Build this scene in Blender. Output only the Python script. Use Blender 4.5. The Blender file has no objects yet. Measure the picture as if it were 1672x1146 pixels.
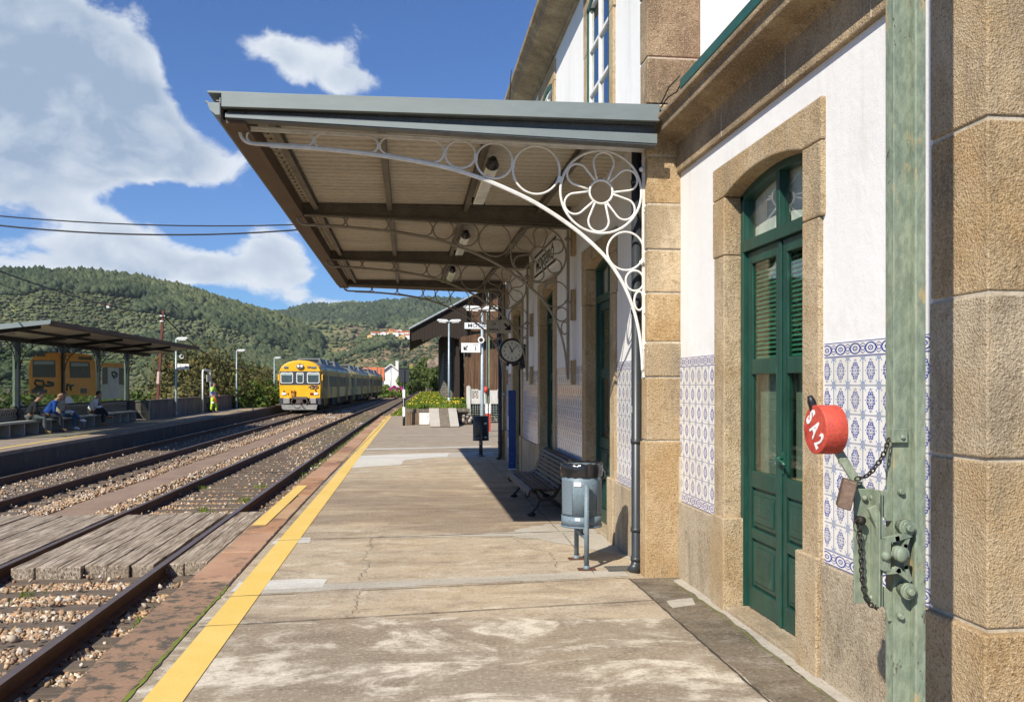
import bpy, bmesh, math, random
from math import sin, cos, pi, radians, sqrt, atan2, asin, exp
from mathutils import Vector, Matrix, noise
import numpy as np
random.seed(7)
rng = np.random.default_rng(7)
scene = bpy.context.scene
COL = scene.collection

# ---------------------------------------------------------------- camera
F, HC, HV = 1400.0, 1.6, 627.5          # focal length in pixels of the 1672 wide frame, eye height, horizon row
TH = math.atan(168 / F)
cam_d = bpy.data.cameras.new('camera'); cam = bpy.data.objects.new('camera', cam_d); COL.objects.link(cam)
cam_d.sensor_width = 36; cam_d.lens = F / 1672 * 36; cam_d.shift_y = (HV - 573) / 1672
cam_d.clip_start = .05; cam_d.clip_end = 20000
cam.location = (0, 0, HC); cam.rotation_euler = (pi / 2, 0, -TH)
scene.camera = cam
S_, C_ = sin(TH), cos(TH)
def on_y(u, v, y):
    a = (u - 836) / F; d = y / (C_ - a * S_)
    return Vector((d * (S_ + a * C_), y, HC + (HV - v) * d / F))
def on_x(u, v, x):
    a = (u - 836) / F; d = x / (S_ + a * C_)
    return Vector((x, d * (C_ - a * S_), HC + (HV - v) * d / F))

# ---------------------------------------------------------------- node helpers
class NT:
    def __init__(s, tree): s.t = tree
    def n(s, typ, **kw):
        nd = s.t.nodes.new(typ)
        for k, v in kw.items(): setattr(nd, k, v)
        return nd
    def set(s, sock, v):
        if isinstance(v, E): s.t.links.new(v.s, sock)
        elif v is not None:
            if hasattr(sock.default_value, '__len__') and not hasattr(v, '__len__'): v = (v,) * len(sock.default_value)
            elif hasattr(sock.default_value, '__len__') and len(sock.default_value) == 4 and len(v) == 3: v = (*v, 1)
            sock.default_value = v
    def math(s, op, a, b=None, c=None, clamp=False):
        nd = s.n('ShaderNodeMath', operation=op, use_clamp=clamp)
        for i, x in enumerate((a, b, c)):
            if x is not None: s.set(nd.inputs[i], x)
        return E(s, nd.outputs[0])
    def pos(s): return E(s, s.n('ShaderNodeNewGeometry').outputs['Position'])
    def obj(s): return E(s, s.n('ShaderNodeTexCoord').outputs['Object'])
    def gen(s): return E(s, s.n('ShaderNodeTexCoord').outputs['Generated'])
    def uv(s): return E(s, s.n('ShaderNodeTexCoord').outputs['UV'])
    def attr(s, name): return E(s, s.n('ShaderNodeAttribute', attribute_name=name).outputs['Color'])
    def sep(s, v):
        nd = s.n('ShaderNodeSeparateXYZ'); s.set(nd.inputs[0], v); return [E(s, o) for o in nd.outputs]
    def comb(s, x, y, z):
        nd = s.n('ShaderNodeCombineXYZ')
        for i, a in enumerate((x, y, z)): s.set(nd.inputs[i], a)
        return E(s, nd.outputs[0])
    def vmul(s, v, k):
        nd = s.n('ShaderNodeVectorMath', operation='MULTIPLY'); s.set(nd.inputs[0], v); s.set(nd.inputs[1], k); return E(s, nd.outputs[0])
    def vadd(s, v, k):
        nd = s.n('ShaderNodeVectorMath', operation='ADD'); s.set(nd.inputs[0], v); s.set(nd.inputs[1], k); return E(s, nd.outputs[0])
    def noise(s, v, scale, detail=3, rough=.55, dist=0, col=False):
        nd = s.n('ShaderNodeTexNoise'); s.set(nd.inputs['Vector'], v)
        nd.inputs['Scale'].default_value = scale; nd.inputs['Detail'].default_value = detail
        nd.inputs['Roughness'].default_value = rough; nd.inputs['Distortion'].default_value = dist
        return E(s, nd.outputs['Color' if col else 0])
    def voro(s, v, scale, feature='F1', out='Distance', rnd=1):
        nd = s.n('ShaderNodeTexVoronoi', feature=feature); s.set(nd.inputs['Vector'], v)
        nd.inputs['Scale'].default_value = scale; nd.inputs['Randomness'].default_value = rnd
        return E(s, nd.outputs[out])
    def ss(s, x, a, b):      # smooth step from a to b
        nd = s.n('ShaderNodeMapRange', interpolation_type='SMOOTHSTEP')
        s.set(nd.inputs[0], x); s.set(nd.inputs[1], a); s.set(nd.inputs[2], b)
        nd.inputs[3].default_value = 0; nd.inputs[4].default_value = 1
        return E(s, nd.outputs[0])
    def mix(s, f, a, b, mode='MIX'):
        nd = s.n('ShaderNodeMix', data_type='RGBA', blend_type=mode)
        s.set(nd.inputs[0], f); s.set(nd.inputs[6], a); s.set(nd.inputs[7], b)
        return E(s, nd.outputs[2])
class E:
    def __init__(e, t, s): e.t = t; e.s = s
    def __add__(a, b): return a.t.math('ADD', a, b)
    __radd__ = __add__
    def __sub__(a, b): return a.t.math('SUBTRACT', a, b)
    def __rsub__(a, b): return a.t.math('SUBTRACT', b, a)
    def __mul__(a, b): return a.t.math('MULTIPLY', a, b)
    __rmul__ = __mul__
    def __truediv__(a, b): return a.t.math('DIVIDE', a, b)
    def abs(a): return a.t.math('ABSOLUTE', a)
    def frac(a): return a.t.math('FRACT', a)
    def floor(a): return a.t.math('FLOOR', a)
    def lt(a, b): return a.t.math('LESS_THAN', a, b)
    def gt(a, b): return a.t.math('GREATER_THAN', a, b)
    def max(a, b): return a.t.math('MAXIMUM', a, b)
    def min(a, b): return a.t.math('MINIMUM', a, b)
    def sqrt(a): return a.t.math('SQRT', a)
    def sin(a): return a.t.math('SINE', a)
    def pow(a, b): return a.t.math('POWER', a, b)
    def clamp(a): return a.t.math('ADD', a, 0.0, clamp=True)

def new_mat(name):
    m = bpy.data.materials.new(name); m.use_nodes = True
    t = m.node_tree; b = t.nodes['Principled BSDF']
    return m, NT(t), b
def finish(T, b, col=None, rough=None, metal=None, bump=None, bstr=.3, bdist=.01, spec=None):
    if col is not None: T.set(b.inputs['Base Color'], col)
    if rough is not None: T.set(b.inputs['Roughness'], rough)
    if metal is not None: T.set(b.inputs['Metallic'], metal)
    if spec is not None: b.inputs['Specular IOR Level'].default_value = spec
    if bump is not None:
        nd = T.n('ShaderNodeBump'); nd.inputs['Strength'].default_value = bstr; nd.inputs['Distance'].default_value = bdist
        T.set(nd.inputs['Height'], bump); T.t.links.new(nd.outputs[0], b.inputs['Normal'])
def worn(name, c1, c2, scale=3, rough=.75, metal=0, bs=.25, bd=.005, fine=60, c3=None, s3=8, t3=(.62, .7), stretch=None, spec=None, fa=.25, chips=None):
    """mottled weathered surface: two tones, fine grain, optional third tone in spots"""
    m, T, b = new_mat(name)
    p = T.pos()
    if stretch: p = T.vmul(p, stretch)
    n1 = T.noise(p, scale, 5, .6); n2 = T.noise(p, fine, 3, .6)
    col = T.mix(T.ss(n1, .35, .65), c1, c2)
    g = T.ss(n2, .3, .7)
    col = T.mix(fa, col, T.mix(g, [x * .45 for x in c1], [min(1, x * 1.5) for x in c2]))
    if c3 is not None:
        col = T.mix(T.ss(T.noise(p, s3, 5, .65), *t3), col, c3)
    if chips is not None:
        cn = T.noise(p, 34, 5, .7); cl_ = T.noise(p, 5, 3, .6); cm = T.ss(cn + cl_ * .8, 1.06, 1.09); col = T.mix(cm * .9, col, chips); n1 = n1 - cm * .8
    finish(T, b, col, rough, metal, n2 + n1 * .6, bs, bd, spec)
    return m
def plain(name, c, rough=.6, metal=0, spec=None, var=.12):
    m, T, b = new_mat(name)
    n = T.noise(T.pos(), 9, 4)
    finish(T, b, T.mix(T.ss(n, .3, .7), [x * (1 - var) for x in c], [min(1, x * (1 + var)) for x in c]), rough, metal, spec=spec)
    return m

# ---------------------------------------------------------------- world: physical sky and clouds
SUN = Vector((-.643, -.765, .874)).normalized()
EL = asin(SUN.z); AZ = atan2(SUN.x, SUN.y)
world = bpy.data.worlds.new('World'); scene.world = world; world.use_nodes = True
world.cycles.sampling_method = 'MANUAL'; world.cycles.sample_map_resolution = 512
WT = world.node_tree
for nd in list(WT.nodes): WT.nodes.remove(nd)
T = NT(WT)
sky = T.n('ShaderNodeTexSky', sky_type='NISHITA', sun_disc=False)
sky.sun_elevation = EL; sky.sun_rotation = AZ; sky.air_density = 1.0; sky.dust_density = .4; sky.ozone_density = 3.0; sky.altitude = 150
d = T.gen()
dx, dy, dz = T.sep(d)
az = T.math('ARCTAN2', dx, dy); el = T.math('ARCSINE', dz)
def ang(u, v):
    a = (u - 836) / F; w = Vector((S_ + a * C_, C_ - a * S_, (HV - v) / F)).normalized()
    return atan2(w.x, w.y), asin(w.z)
BLOBS = [(260, 330, 170, 26, -.8), (330, 130, 60, 90, -.6), (420, 200, 200, 60, -.5), (760, 60, 60, 60, -.4), (55, 365, 60, 16, -.5), (335, 375, 38, 36, -.9), (300, 470, 60, 18, -.4), (650, 420, 120, 60, -.6), (560, 480, 30, 10, -.2), (80, 90, 150, 110, 1.1), (200, 140, 80, 120, .8), (120, 210, 250, 70, 1.1), (290, 255, 110, 50, .55), (90, 290, 90, 60, .5), (510, 100, 85, 42, 1.0), (430, 80, 50, 22, .5), (590, 145, 75, 26, .7), (640, 150, 50, 30, .4), (355, 160, 25, 40, .45),
         (180, 400, 125, 48, 1.05), (445, 400, 70, 58, 1.1), (100, 320, 70, 40, .6), (325, 435, 70, 32, .95), (500, 445, 100, 40, .7), (250, 450, 120, 26, .7), (400, 475, 90, 22, .5), (600, 497, 150, 16, .6), (730, 485, 60, 20, .6), (60, 440, 90, 30, .45), (790, 130, 60, 16, .35),
         (-300, 250, 260, 200, 1.0), (1500, -200, 500, 160, .7), (-900, 100, 300, 220, .9)]
mask = None
for (u, v, ru, rv, w) in BLOBS:
    a0, e0 = ang(u, v)
    qx = (az - a0) / (ru / F); qy = (el - e0) / (rv / F)
    g = T.math('EXPONENT', (qx * qx + qy * qy) * -1.0) * w
    mask = g if mask is None else mask + g
# clouds cover the half of the sky behind the camera loosely
mask = mask + T.ss(dy * -1.0, .1, .6) * .25
sp = T.comb(az * 1.0, el * 1.35, 0.37)
wr = T.noise(sp, 5, 3, .55, col=True)                     # domain warp so that the puffs are not round
wv = T.vadd(sp, T.vmul(T.vadd(wr, (-.5, -.5, -.5)), (.11, .11, 0)))
def field(off):
    q = T.vadd(wv, off); n_ = T.noise(q, 6.5, 7, .60, .15)
    b1 = T.voro(q, 12); b2 = T.voro(q, 30)
    return (n_ - .5) * 1.75 + (.42 - b1) * .40 + (.42 - b2) * .22
er = T.noise(wv, 42, 5, .65)
n0 = field((0, 0, 0)) + (er - .5) * .42; n1_ = field((-.014, .030, 0)); big = T.noise(T.vadd(sp, (3.1, 1.7, 0)), 4, 4, .5)
dens = mask * .66 + n0
cov = T.ss(dens, .33, .64)
thick = T.ss(dens, .42, .95)
lit = ((n0 - n1_) * 1.35 + .58 + (.32 - thick * .62) + (big - .5) * 2.2).clamp()
skyc = T.mix(1.0, E(T, sky.outputs[0]), (0.56, .94, 1.46), 'MULTIPLY')
cc = T.mix(lit, (4.0, 5.2, 6.9), (9.3, 9.9, 10.6))
bg = T.n('ShaderNodeBackground'); T.set(bg.inputs[0], T.mix(cov * .95, skyc, cc)); bg.inputs[1].default_value = .062
WT.links.new(bg.outputs[0], T.n('ShaderNodeOutputWorld').inputs[0])
sun_d = bpy.data.lights.new('sun', 'SUN'); sun = bpy.data.objects.new('sun', sun_d); COL.objects.link(sun)
sun_d.energy = 5.0; sun_d.angle = radians(.5); sun_d.color = (1, .925, .80)
sun.rotation_euler = SUN.to_track_quat('Z', 'Y').to_euler(); sun.location = (-20, -20, 30)
scene.view_settings.view_transform = 'Standard'; scene.view_settings.look = 'None'
scene.view_settings.gamma = 1; scene.view_settings.exposure = .52
scene.render.engine = 'CYCLES'
scene.cycles.max_bounces = 6; scene.cycles.transparent_max_bounces = 8

# ---------------------------------------------------------------- object helpers
def tag(o, label=None, cat=None, group=None, kind=None):
    if label: o['label'] = label
    if cat: o['category'] = cat
    if group: o['group'] = group
    if kind: o['kind'] = kind
    return o
def empty(name, label, cat, loc=(0, 0, 0), rz=0, group=None):
    o = bpy.data.objects.new(name, None); COL.objects.link(o); o.location = loc; o.rotation_euler = (0, 0, rz)
    return tag(o, label, cat, group)
class MB:
    """collects shapes, then links them as ONE mesh object"""
    def __init__(s): s.v = []; s.f = []; s.m = []; s.sm = []
    def add(s, vs, fs, mi=0, smooth=False):
        o = len(s.v); s.v += [tuple(x) for x in vs]; s.f += [tuple(i + o for i in f) for f in fs]
        s.m += [mi] * len(fs); s.sm += [smooth] * len(fs); return s
    def box(s, x0, x1, y0, y1, z0, z1, mi=0):
        vs = [(x, y, z) for x in (x0, x1) for y in (y0, y1) for z in (z0, z1)]
        return s.add(vs, [(0, 1, 3, 2), (4, 6, 7, 5), (0, 4, 5, 1), (2, 3, 7, 6), (0, 2, 6, 4), (1, 5, 7, 3)], mi)
    def obox(s, c, ax, ay, az_, mi=0):   # oriented box: centre and three half-axis vectors
        c, ax, ay, az_ = map(Vector, (c, ax, ay, az_))
        vs = [c + ax * i + ay * j + az_ * k for i in (-1, 1) for j in (-1, 1) for k in (-1, 1)]
        return s.add(vs, [(0, 1, 3, 2), (4, 6, 7, 5), (0, 4, 5, 1), (2, 3, 7, 6), (0, 2, 6, 4), (1, 5, 7, 3)], mi)
    def bar(s, a, b, w, t, up=(0, 0, 1), mi=0):   # rectangular bar from a to b
        a, b = Vector(a), Vector(b); d = b - a; L = d.length; d.normalize()
        u = Vector(up); x = d.cross(u)
        if x.length < 1e-4: x = d.cross(Vector((1, 0, 0)))
        x.normalize(); z = x.cross(d).normalized()
        return s.obox((a + b) / 2, x * w / 2, d * L / 2, z * t / 2, mi)
    def tube(s, pts, r, n=8, closed=False, mi=0, cap=True):
        pts = [Vector(p) for p in pts]; N = len(pts); rs = r if hasattr(r, '__len__') else [r] * N
        vs = []; prev = None
        for i, p in enumerate(pts):
            if closed: d = pts[(i + 1) % N] - pts[i - 1]
            else: d = pts[min(i + 1, N - 1)] - pts[max(i - 1, 0)]
            d.normalize()
            if prev is None:
                x = d.cross(Vector((0, 0, 1)));
                if x.length < .05: x = d.cross(Vector((0, 1, 0)))
            else: x = prev - d * prev.dot(d)
            x.normalize(); prev = x; y = d.cross(x)
            for k in range(n):
                a = 2 * pi * k / n; vs.append(p + (x * cos(a) + y * sin(a)) * rs[i])
        fs = []
        for i in range(N if closed else N - 1):
            j = (i + 1) % N
            for k in range(n): fs.append((i * n + k, i * n + (k + 1) % n, j * n + (k + 1) % n, j * n + k))
        if not closed and cap: fs += [tuple(range(n))[::-1], tuple((N - 1) * n + k for k in range(n))]
        return s.add(vs, fs, mi, True)
    def cyl(s, a, b, r, n=20, mi=0, r2=None, smooth=True):
        a, b = Vector(a), Vector(b); d = (b - a).normalized(); x = d.orthogonal().normalized(); y = d.cross(x); r2 = r if r2 is None else r2
        vs = [p + (x * cos(2 * pi * k / n) + y * sin(2 * pi * k / n)) * q for p, q in ((a, r), (b, r2)) for k in range(n)]
        s.add(vs, [(k, (k + 1) % n, n + (k + 1) % n, n + k) for k in range(n)], mi, smooth)
        o = len(s.v) - 2 * n
        s.f += [tuple(o + k for k in range(n))[::-1], tuple(o + n + k for k in range(n))]; s.m += [mi, mi]; s.sm += [False, False]
        return s
    def prism(s, poly, axis, a, b, mi=0):   # polygon in the plane across the axis, extruded from a to b
        def P(p, t): return {'x': (t, p[0], p[1]), 'y': (p[0], t, p[1]), 'z': (p[0], p[1], t)}[axis]
        n = len(poly); vs = [P(p, a) for p in poly] + [P(p, b) for p in poly]
        return s.add(vs, [(k, (k + 1) % n, n + (k + 1) % n, n + k) for k in range(n)] + [tuple(range(n))[::-1], tuple(range(n, 2 * n))], mi)
    def ball(s, c, r, n=10, m=7, mi=0):
        r = r if hasattr(r, '__len__') else (r, r, r); vs = []
        for i in range(m + 1):
            for k in range(n):
                t = pi * i / m; a = 2 * pi * k / n
                vs.append((c[0] + r[0] * sin(t) * cos(a), c[1] + r[1] * sin(t) * sin(a), c[2] + r[2] * cos(t)))
        return s.add(vs, [(i * n + k, (i + 1) * n + k, (i + 1) * n + (k + 1) % n, i * n + (k + 1) % n) for i in range(m) for k in range(n)], mi, True)
    def sheet(s, pts, fs, mi=0): return s.add(pts, fs, mi)
    def build(s, name, mats, parent=None, bevel=0, uvf=None, seg=2):
        me = bpy.data.meshes.new(name); me.from_pydata(s.v, [], s.f)
        if not isinstance(mats, (list, tuple)): mats = [mats]
        for m in mats: me.materials.append(m)
        me.polygons.foreach_set('material_index', s.m); me.polygons.foreach_set('use_smooth', s.sm)
        bm = bmesh.new(); bm.from_mesh(me); bmesh.ops.remove_doubles(bm, verts=bm.verts, dist=1e-6)
        bmesh.ops.recalc_face_normals(bm, faces=bm.faces); bm.to_mesh(me); bm.free()
        if uvf:
            uv = me.uv_layers.new(name='UVMap')
            for p in me.polygons:
                for li in p.loop_indices:
                    uv.data[li].uv = uvf(me.vertices[me.loops[li].vertex_index].co)
        o = bpy.data.objects.new(name, me); COL.objects.link(o)
        if parent is not None:
            o.parent = parent
        if bevel:
            b = o.modifiers.new('bevel', 'BEVEL'); b.width = bevel; b.segments = seg; b.limit_method = 'ANGLE'; b.angle_limit = radians(40)
        return o
def copy_tree(o, parent=None):
    c = o.copy(); COL.objects.link(c); c.parent = parent
    for ch in [x for x in COL.objects if x.parent == o]: copy_tree(ch, c)
    return c
def text(name, s, size, mat, parent, M, ext=.002, align='CENTER', shear=0, sx=1, bold=0):
    cu = bpy.data.curves.new('lettering', 'FONT'); cu.body = s; cu.size = size; cu.extrude = ext; cu.align_x = align; cu.align_y = 'CENTER'; cu.offset = bold; cu.shear = shear
    t = bpy.data.objects.new('lettering', cu); COL.objects.link(t); bpy.context.view_layer.update()
    me = bpy.data.meshes.new_from_object(t.evaluated_get(bpy.context.evaluated_depsgraph_get()))
    bpy.data.objects.remove(t); me.transform(Matrix.Scale(sx, 4, (1, 0, 0))); me.transform(M); me.materials.clear(); me.materials.append(mat)
    o = bpy.data.objects.new(name, me); COL.objects.link(o); o.parent = parent
    return o
def face_minus_y(x, y, z): return Matrix.Translation((x, y, z)) @ Matrix.Rotation(pi / 2, 4, 'X')
def face_minus_x(x, y, z): return Matrix.Translation((x, y, z)) @ Matrix.Rotation(-pi / 2, 4, 'Z') @ Matrix.Rotation(pi / 2, 4, 'X')
def np_mesh(name, V, Fq, mats, mi=None, attr=None, parent=None, smooth=False):
    """big meshes from arrays; Fq is (n,k) with k=3 or 4; attr: per-vertex colour"""
    me = bpy.data.meshes.new(name); V = np.asarray(V, np.float32); Fq = np.asarray(Fq, np.int32); n, k = Fq.shape
    me.vertices.add(len(V)); me.vertices.foreach_set('co', V.ravel())
    me.loops.add(n * k); me.loops.foreach_set('vertex_index', Fq.ravel())
    me.polygons.add(n); me.polygons.foreach_set('loop_start', np.arange(n, dtype=np.int32) * k)
    me.update(calc_edges=True)
    for m in (mats if isinstance(mats, (list, tuple)) else [mats]): me.materials.append(m)
    if mi is not None: me.polygons.foreach_set('material_index', np.asarray(mi, np.int32))
    if attr is not None:
        a = me.color_attributes.new('tone', 'FLOAT_COLOR', 'POINT'); c = np.ones((len(V), 4), np.float32); c[:, :3] = attr; a.data.foreach_set('color', c.ravel())
    if smooth: me.polygons.foreach_set('use_smooth', [True] * n)
    me.validate()
    o = bpy.data.objects.new(name, me); COL.objects.link(o); o.parent = parent
    return o
def lerp_table(tab, y):
    xs = [a for a, b in tab]; ys = [b for a, b in tab]
    return float(np.interp(y, xs, ys))
NEAR = [(-30, -3.64), (10, -3.64), (20, -3.57), (30, -3.42), (45, -3.22), (60, -2.93), (94, -2.05), (179, -.05), (300, 3)]
FAR = [(-30, -7.88), (50, -7.92), (64, -7.98), (80, -7.5), (95, -6.9), (127, -5.6), (180, -3.3), (240, -.6), (300, 1.6)]
def smooth_tab(tab): return [(y, sum(lerp_table(tab, y + k) for k in range(-8, 9, 2)) / 9) for y in range(-20, 292, 3)]
NEAR, FAR = smooth_tab(NEAR), smooth_tab(FAR)
def nx(y): return lerp_table(NEAR, y)
def fx(y): return lerp_table(FAR, y)
RT = -.42                                    # top of rail
# ---------------------------------------------------------------- materials
M = {}
def granite(name, c1, c2, spk=.35):
    m, T, b = new_mat(name); p = T.pos()
    n1 = T.noise(p, 1.3, 6, .65); n2 = T.noise(p, 75, 4, .75); v = T.voro(p, 110); n3 = T.noise(T.vmul(p, (1, 1, .3)), 3.2, 6, .68); n4 = T.noise(p, 14, 5, .7)
    col = T.mix(T.ss(n1, .38, .62), c1, c2)
    col = T.mix(T.ss(n3, .50, .66) * .75, col, [x * .55 for x in c1])
    col = T.mix(T.ss(n3, .44, .34) * .5, col, [min(1, x * 1.35) for x in c1])
    col = T.mix(T.ss(n4, .52, .66) * .4, col, [x * .6 for x in c2])
    col = T.mix(T.ss(n2, .54, .64) * spk * 1.2, col, (.68, .56, .39)); col = T.mix(T.ss(n2, .47, .37) * spk * 1.5, col, (.11, .065, .032))
    finish(T, b, col, .88, 0, n2 * 1.2 + v * .5 + n4 * .8, .9, .010, .2)
    return m
M['granite'] = granite('granite', (.50, .395, .26), (.42, .30, .165), .36)
M['granite_b'] = granite('granite_light', (.49, .405, .285), (.40, .305, .19), .36)
M['granite_warm'] = granite('granite_warm', (.49, .36, .21), (.42, .275, .13), .38)
M['granite_pale'] = granite('granite_pale', (.47, .395, .285), (.37, .285, .185), .4)
M['granite_dark'] = granite('granite_lichen', (.42, .32, .20), (.24, .18, .115), .4)
def render_wall():
    m, T, b = new_mat('white_render'); p = T.pos(); n = T.noise(p, 120, 3); n2 = T.noise(T.vmul(p, (1, 1, .3)), 1.3, 5, .6)
    x, y, z = T.sep(p); n3 = T.noise(T.vmul(p, (1, 1, .12)), 3.5, 6, .7); n4 = T.noise(p, 6, 5, .6)
    col = T.mix(T.ss(n2, .35, .75), (.75, .745, .735), (.67, .665, .65)); col = T.mix(T.ss(n3, .52, .7) * .35, col, (.52, .50, .46)); col = T.mix(T.ss(z, 2.2, 1.85) * T.ss(n4, .4, .6) * .25, col, (.55, .52, .46))
    finish(T, b, col, .9, 0, n * .6 + n4 * 3, .35, .006, .2); return m
M['render'] = render_wall()
M['mortar'] = worn('mortar', (.56, .50, .40), (.38, .32, .23), 14, fa=.4)
M['green_paint'] = worn('green_door_paint', (.010, .044, .032), (.013, .062, .045), 6, .4, stretch=(1, 1, .3), bs=.1, fine=30, fa=.2, c3=(.05, .13, .10), s3=9, t3=(.62, .78))
M['green_dark'] = plain('green_frame_paint', (.010, .075, .05), .4)
M['blind'] = plain('green_blind', (.05, .24, .15), .5)
M['room'] = plain('dark_room', (.025, .025, .028), .9)
M['curtain_or_room_stand_in'] = plain('white_curtain', (.62, .62, .58), .9)
M['white_paint'] = worn('white_iron_paint', (.78, .77, .74), (.66, .65, .61), 12, .45, c3=(.30, .10, .05), s3=16, t3=(.70, .74), bs=.2, bd=.002, fine=200, fa=.1)
M['post_green'] = worn('pale_green_iron_paint', (.155, .20, .150), (.22, .255, .18), 6, .6, c3=(.34, .28, .15), s3=9, t3=(.58, .66), bs=.9, bd=.004, fine=45, fa=.3, stretch=(1, 1, .45), chips=(.075, .05, .03))
M['rust'] = worn('rust', (.14, .055, .025), (.07, .03, .018), 20, .8)
M['chain'] = worn('dark_chain_iron', (.05, .04, .03), (.025, .022, .02), 40, .6, .5)
M['grey_flash'] = worn('grey_flashing', (.19, .225, .225), (.235, .27, .262), 1.2, .5, .1, stretch=(.3, 1, 1), c3=(.15, .19, .10), s3=5, t3=(.72, .8), fine=25, bs=.04, fa=.06)
M['grey_steel'] = worn('grey_steel_beam', (.085, .095, .10), (.12, .13, .13), 5, .5, .3)
M['beam_brown'] = worn('brown_steel_beam', (.10, .09, .072), (.16, .142, .115), 4, .65, .1)
M['edge_brown'] = worn('brown_edge_board', (.13, .09, .06), (.09, .06, .04), 4, .7, stretch=(1, .2, 1))
M['sheet'] = worn('corrugated_beige_sheet', (.52, .48, .40), (.43, .395, .33), 1.5, .7, bs=.08, stretch=(.3, 1, 1))
M['galv'] = plain('galvanised_steel', (.42, .46, .47), .45, .35)
M['pipe'] = plain('dark_grey_pipe', (.028, .034, .040), .4)
M['black'] = plain('black_enamel', (.012, .012, .013), .35)
M['ink'] = plain('black_lettering', (.01, .01, .012), .6)
M['navy'] = plain('navy_lettering', (.02, .025, .09), .5)
M['sign_white'] = plain('white_sign_face', (.78, .80, .80), .4, var=.04)
M['sign_grey'] = plain('grey_sign_face', (.50, .48, .42), .5, var=.05)
M['red'] = worn('red_paint', (.42, .04, .024), (.52, .075, .045), 7, .6, bs=.5, fine=70, fa=.2, chips=(.16, .03, .02))
M['white'] = plain('white_marking', (.8, .8, .78), .6)
M['bin_grey'] = worn('grey_blue_bin_paint', (.12, .165, .20), (.16, .215, .25), 6, .55, .05, bs=.05)
M['bin_shade_board_dark'] = plain('shaded_bin_and_dark_board', (.03, .035, .04), .5)  # shade put into the farther bin's colour; the signal board uses it too
M['plastic'] = plain('black_bin_liner', (.012, .012, .014), .18, spec=.8)
M['slat'] = worn('dark_brown_bench_slats', (.026, .013, .011), (.040, .020, .017), 9, .42, stretch=(1, .15, 1), bs=.08, spec=.15)
M['iron'] = plain('cast_iron_black', (.022, .02, .022), .45, .3)
M['blue'] = plain('blue_panel', (.015, .06, .24), .4)
M['yellow_line'] = worn('yellow_line_paint', (.66, .45, .10), (.70, .49, .14), 2, .7, bs=.1, c3=(.50, .36, .14), s3=14, t3=(.60, .80), fine=120, fa=.12)
M['wood_old'] = None
def old_wood():
    m, T, b = new_mat('grey_weathered_timber'); p = T.pos()
    g = T.noise(T.vmul(p, (8, .35, 6)), 3, 6, .7, .8); g2 = T.noise(T.vmul(p, (26, .7, 14)), 2, 5, .75, .5); k = T.noise(p, 2, 3)
    col = T.mix(T.ss(g, .35, .68), (.26, .205, .15), (.58, .495, .395)); col = T.mix(T.ss(g2, .52, .40) * .85, col, (.035, .025, .018)); col = T.mix(T.ss(k, .4, .7) * .4, col, (.22, .17, .12))
    finish(T, b, col, .85, 0, g + g2 * 1.2, .8, .014, .15); return m
M['wood_old'] = old_wood()
M['sleeper'] = worn('sleeper_timber', (.085, .064, .045), (.17, .13, .095), 3, .9, stretch=(.6, 9, 6), bs=.8, bd=.012, fine=25, fa=.4)
M['rail_side'] = worn('rusty_rail_side', (.085, .042, .026), (.12, .06, .034), 8, .75, .2)
M['rail_top'] = plain('worn_rail_head', (.19, .14, .115), .42, .6)
def ballast_mat():
    m, T, b = new_mat('ballast_stone'); c = T.attr('tone'); n = T.noise(T.pos(), 90, 3)
    finish(T, b, T.mix(.35, c, T.mix(n, (.09, .05, .03), (.62, .50, .38))), .9, 0, n, .4, .004, .2); return m
M['ballast'] = ballast_mat()
def ballast_bed():
    m, T, b = new_mat('ballast_bed'); p = T.pos()
    v = T.voro(p, 19, out='Color'); vd = T.voro(p, 19); r, g, bl = T.sep(v); k = T.noise(p, .5, 4)
    col = T.mix(T.ss(r, .15, .85), (.26, .15, .08), (.52, .37, .23)); col = T.mix(T.ss(g, .75, .95), col, (.55, .5, .44)); col = T.mix(T.ss(vd, .3, .75) * .9, col, (.05, .035, .025))
    col = T.mix(T.ss(k, .5, .7) * .5, col, (.12, .085, .06))
    finish(T, b, col, .95, 0, vd * -1.0, 1.0, .03, .1); return m
M['bed'] = ballast_bed()
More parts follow.
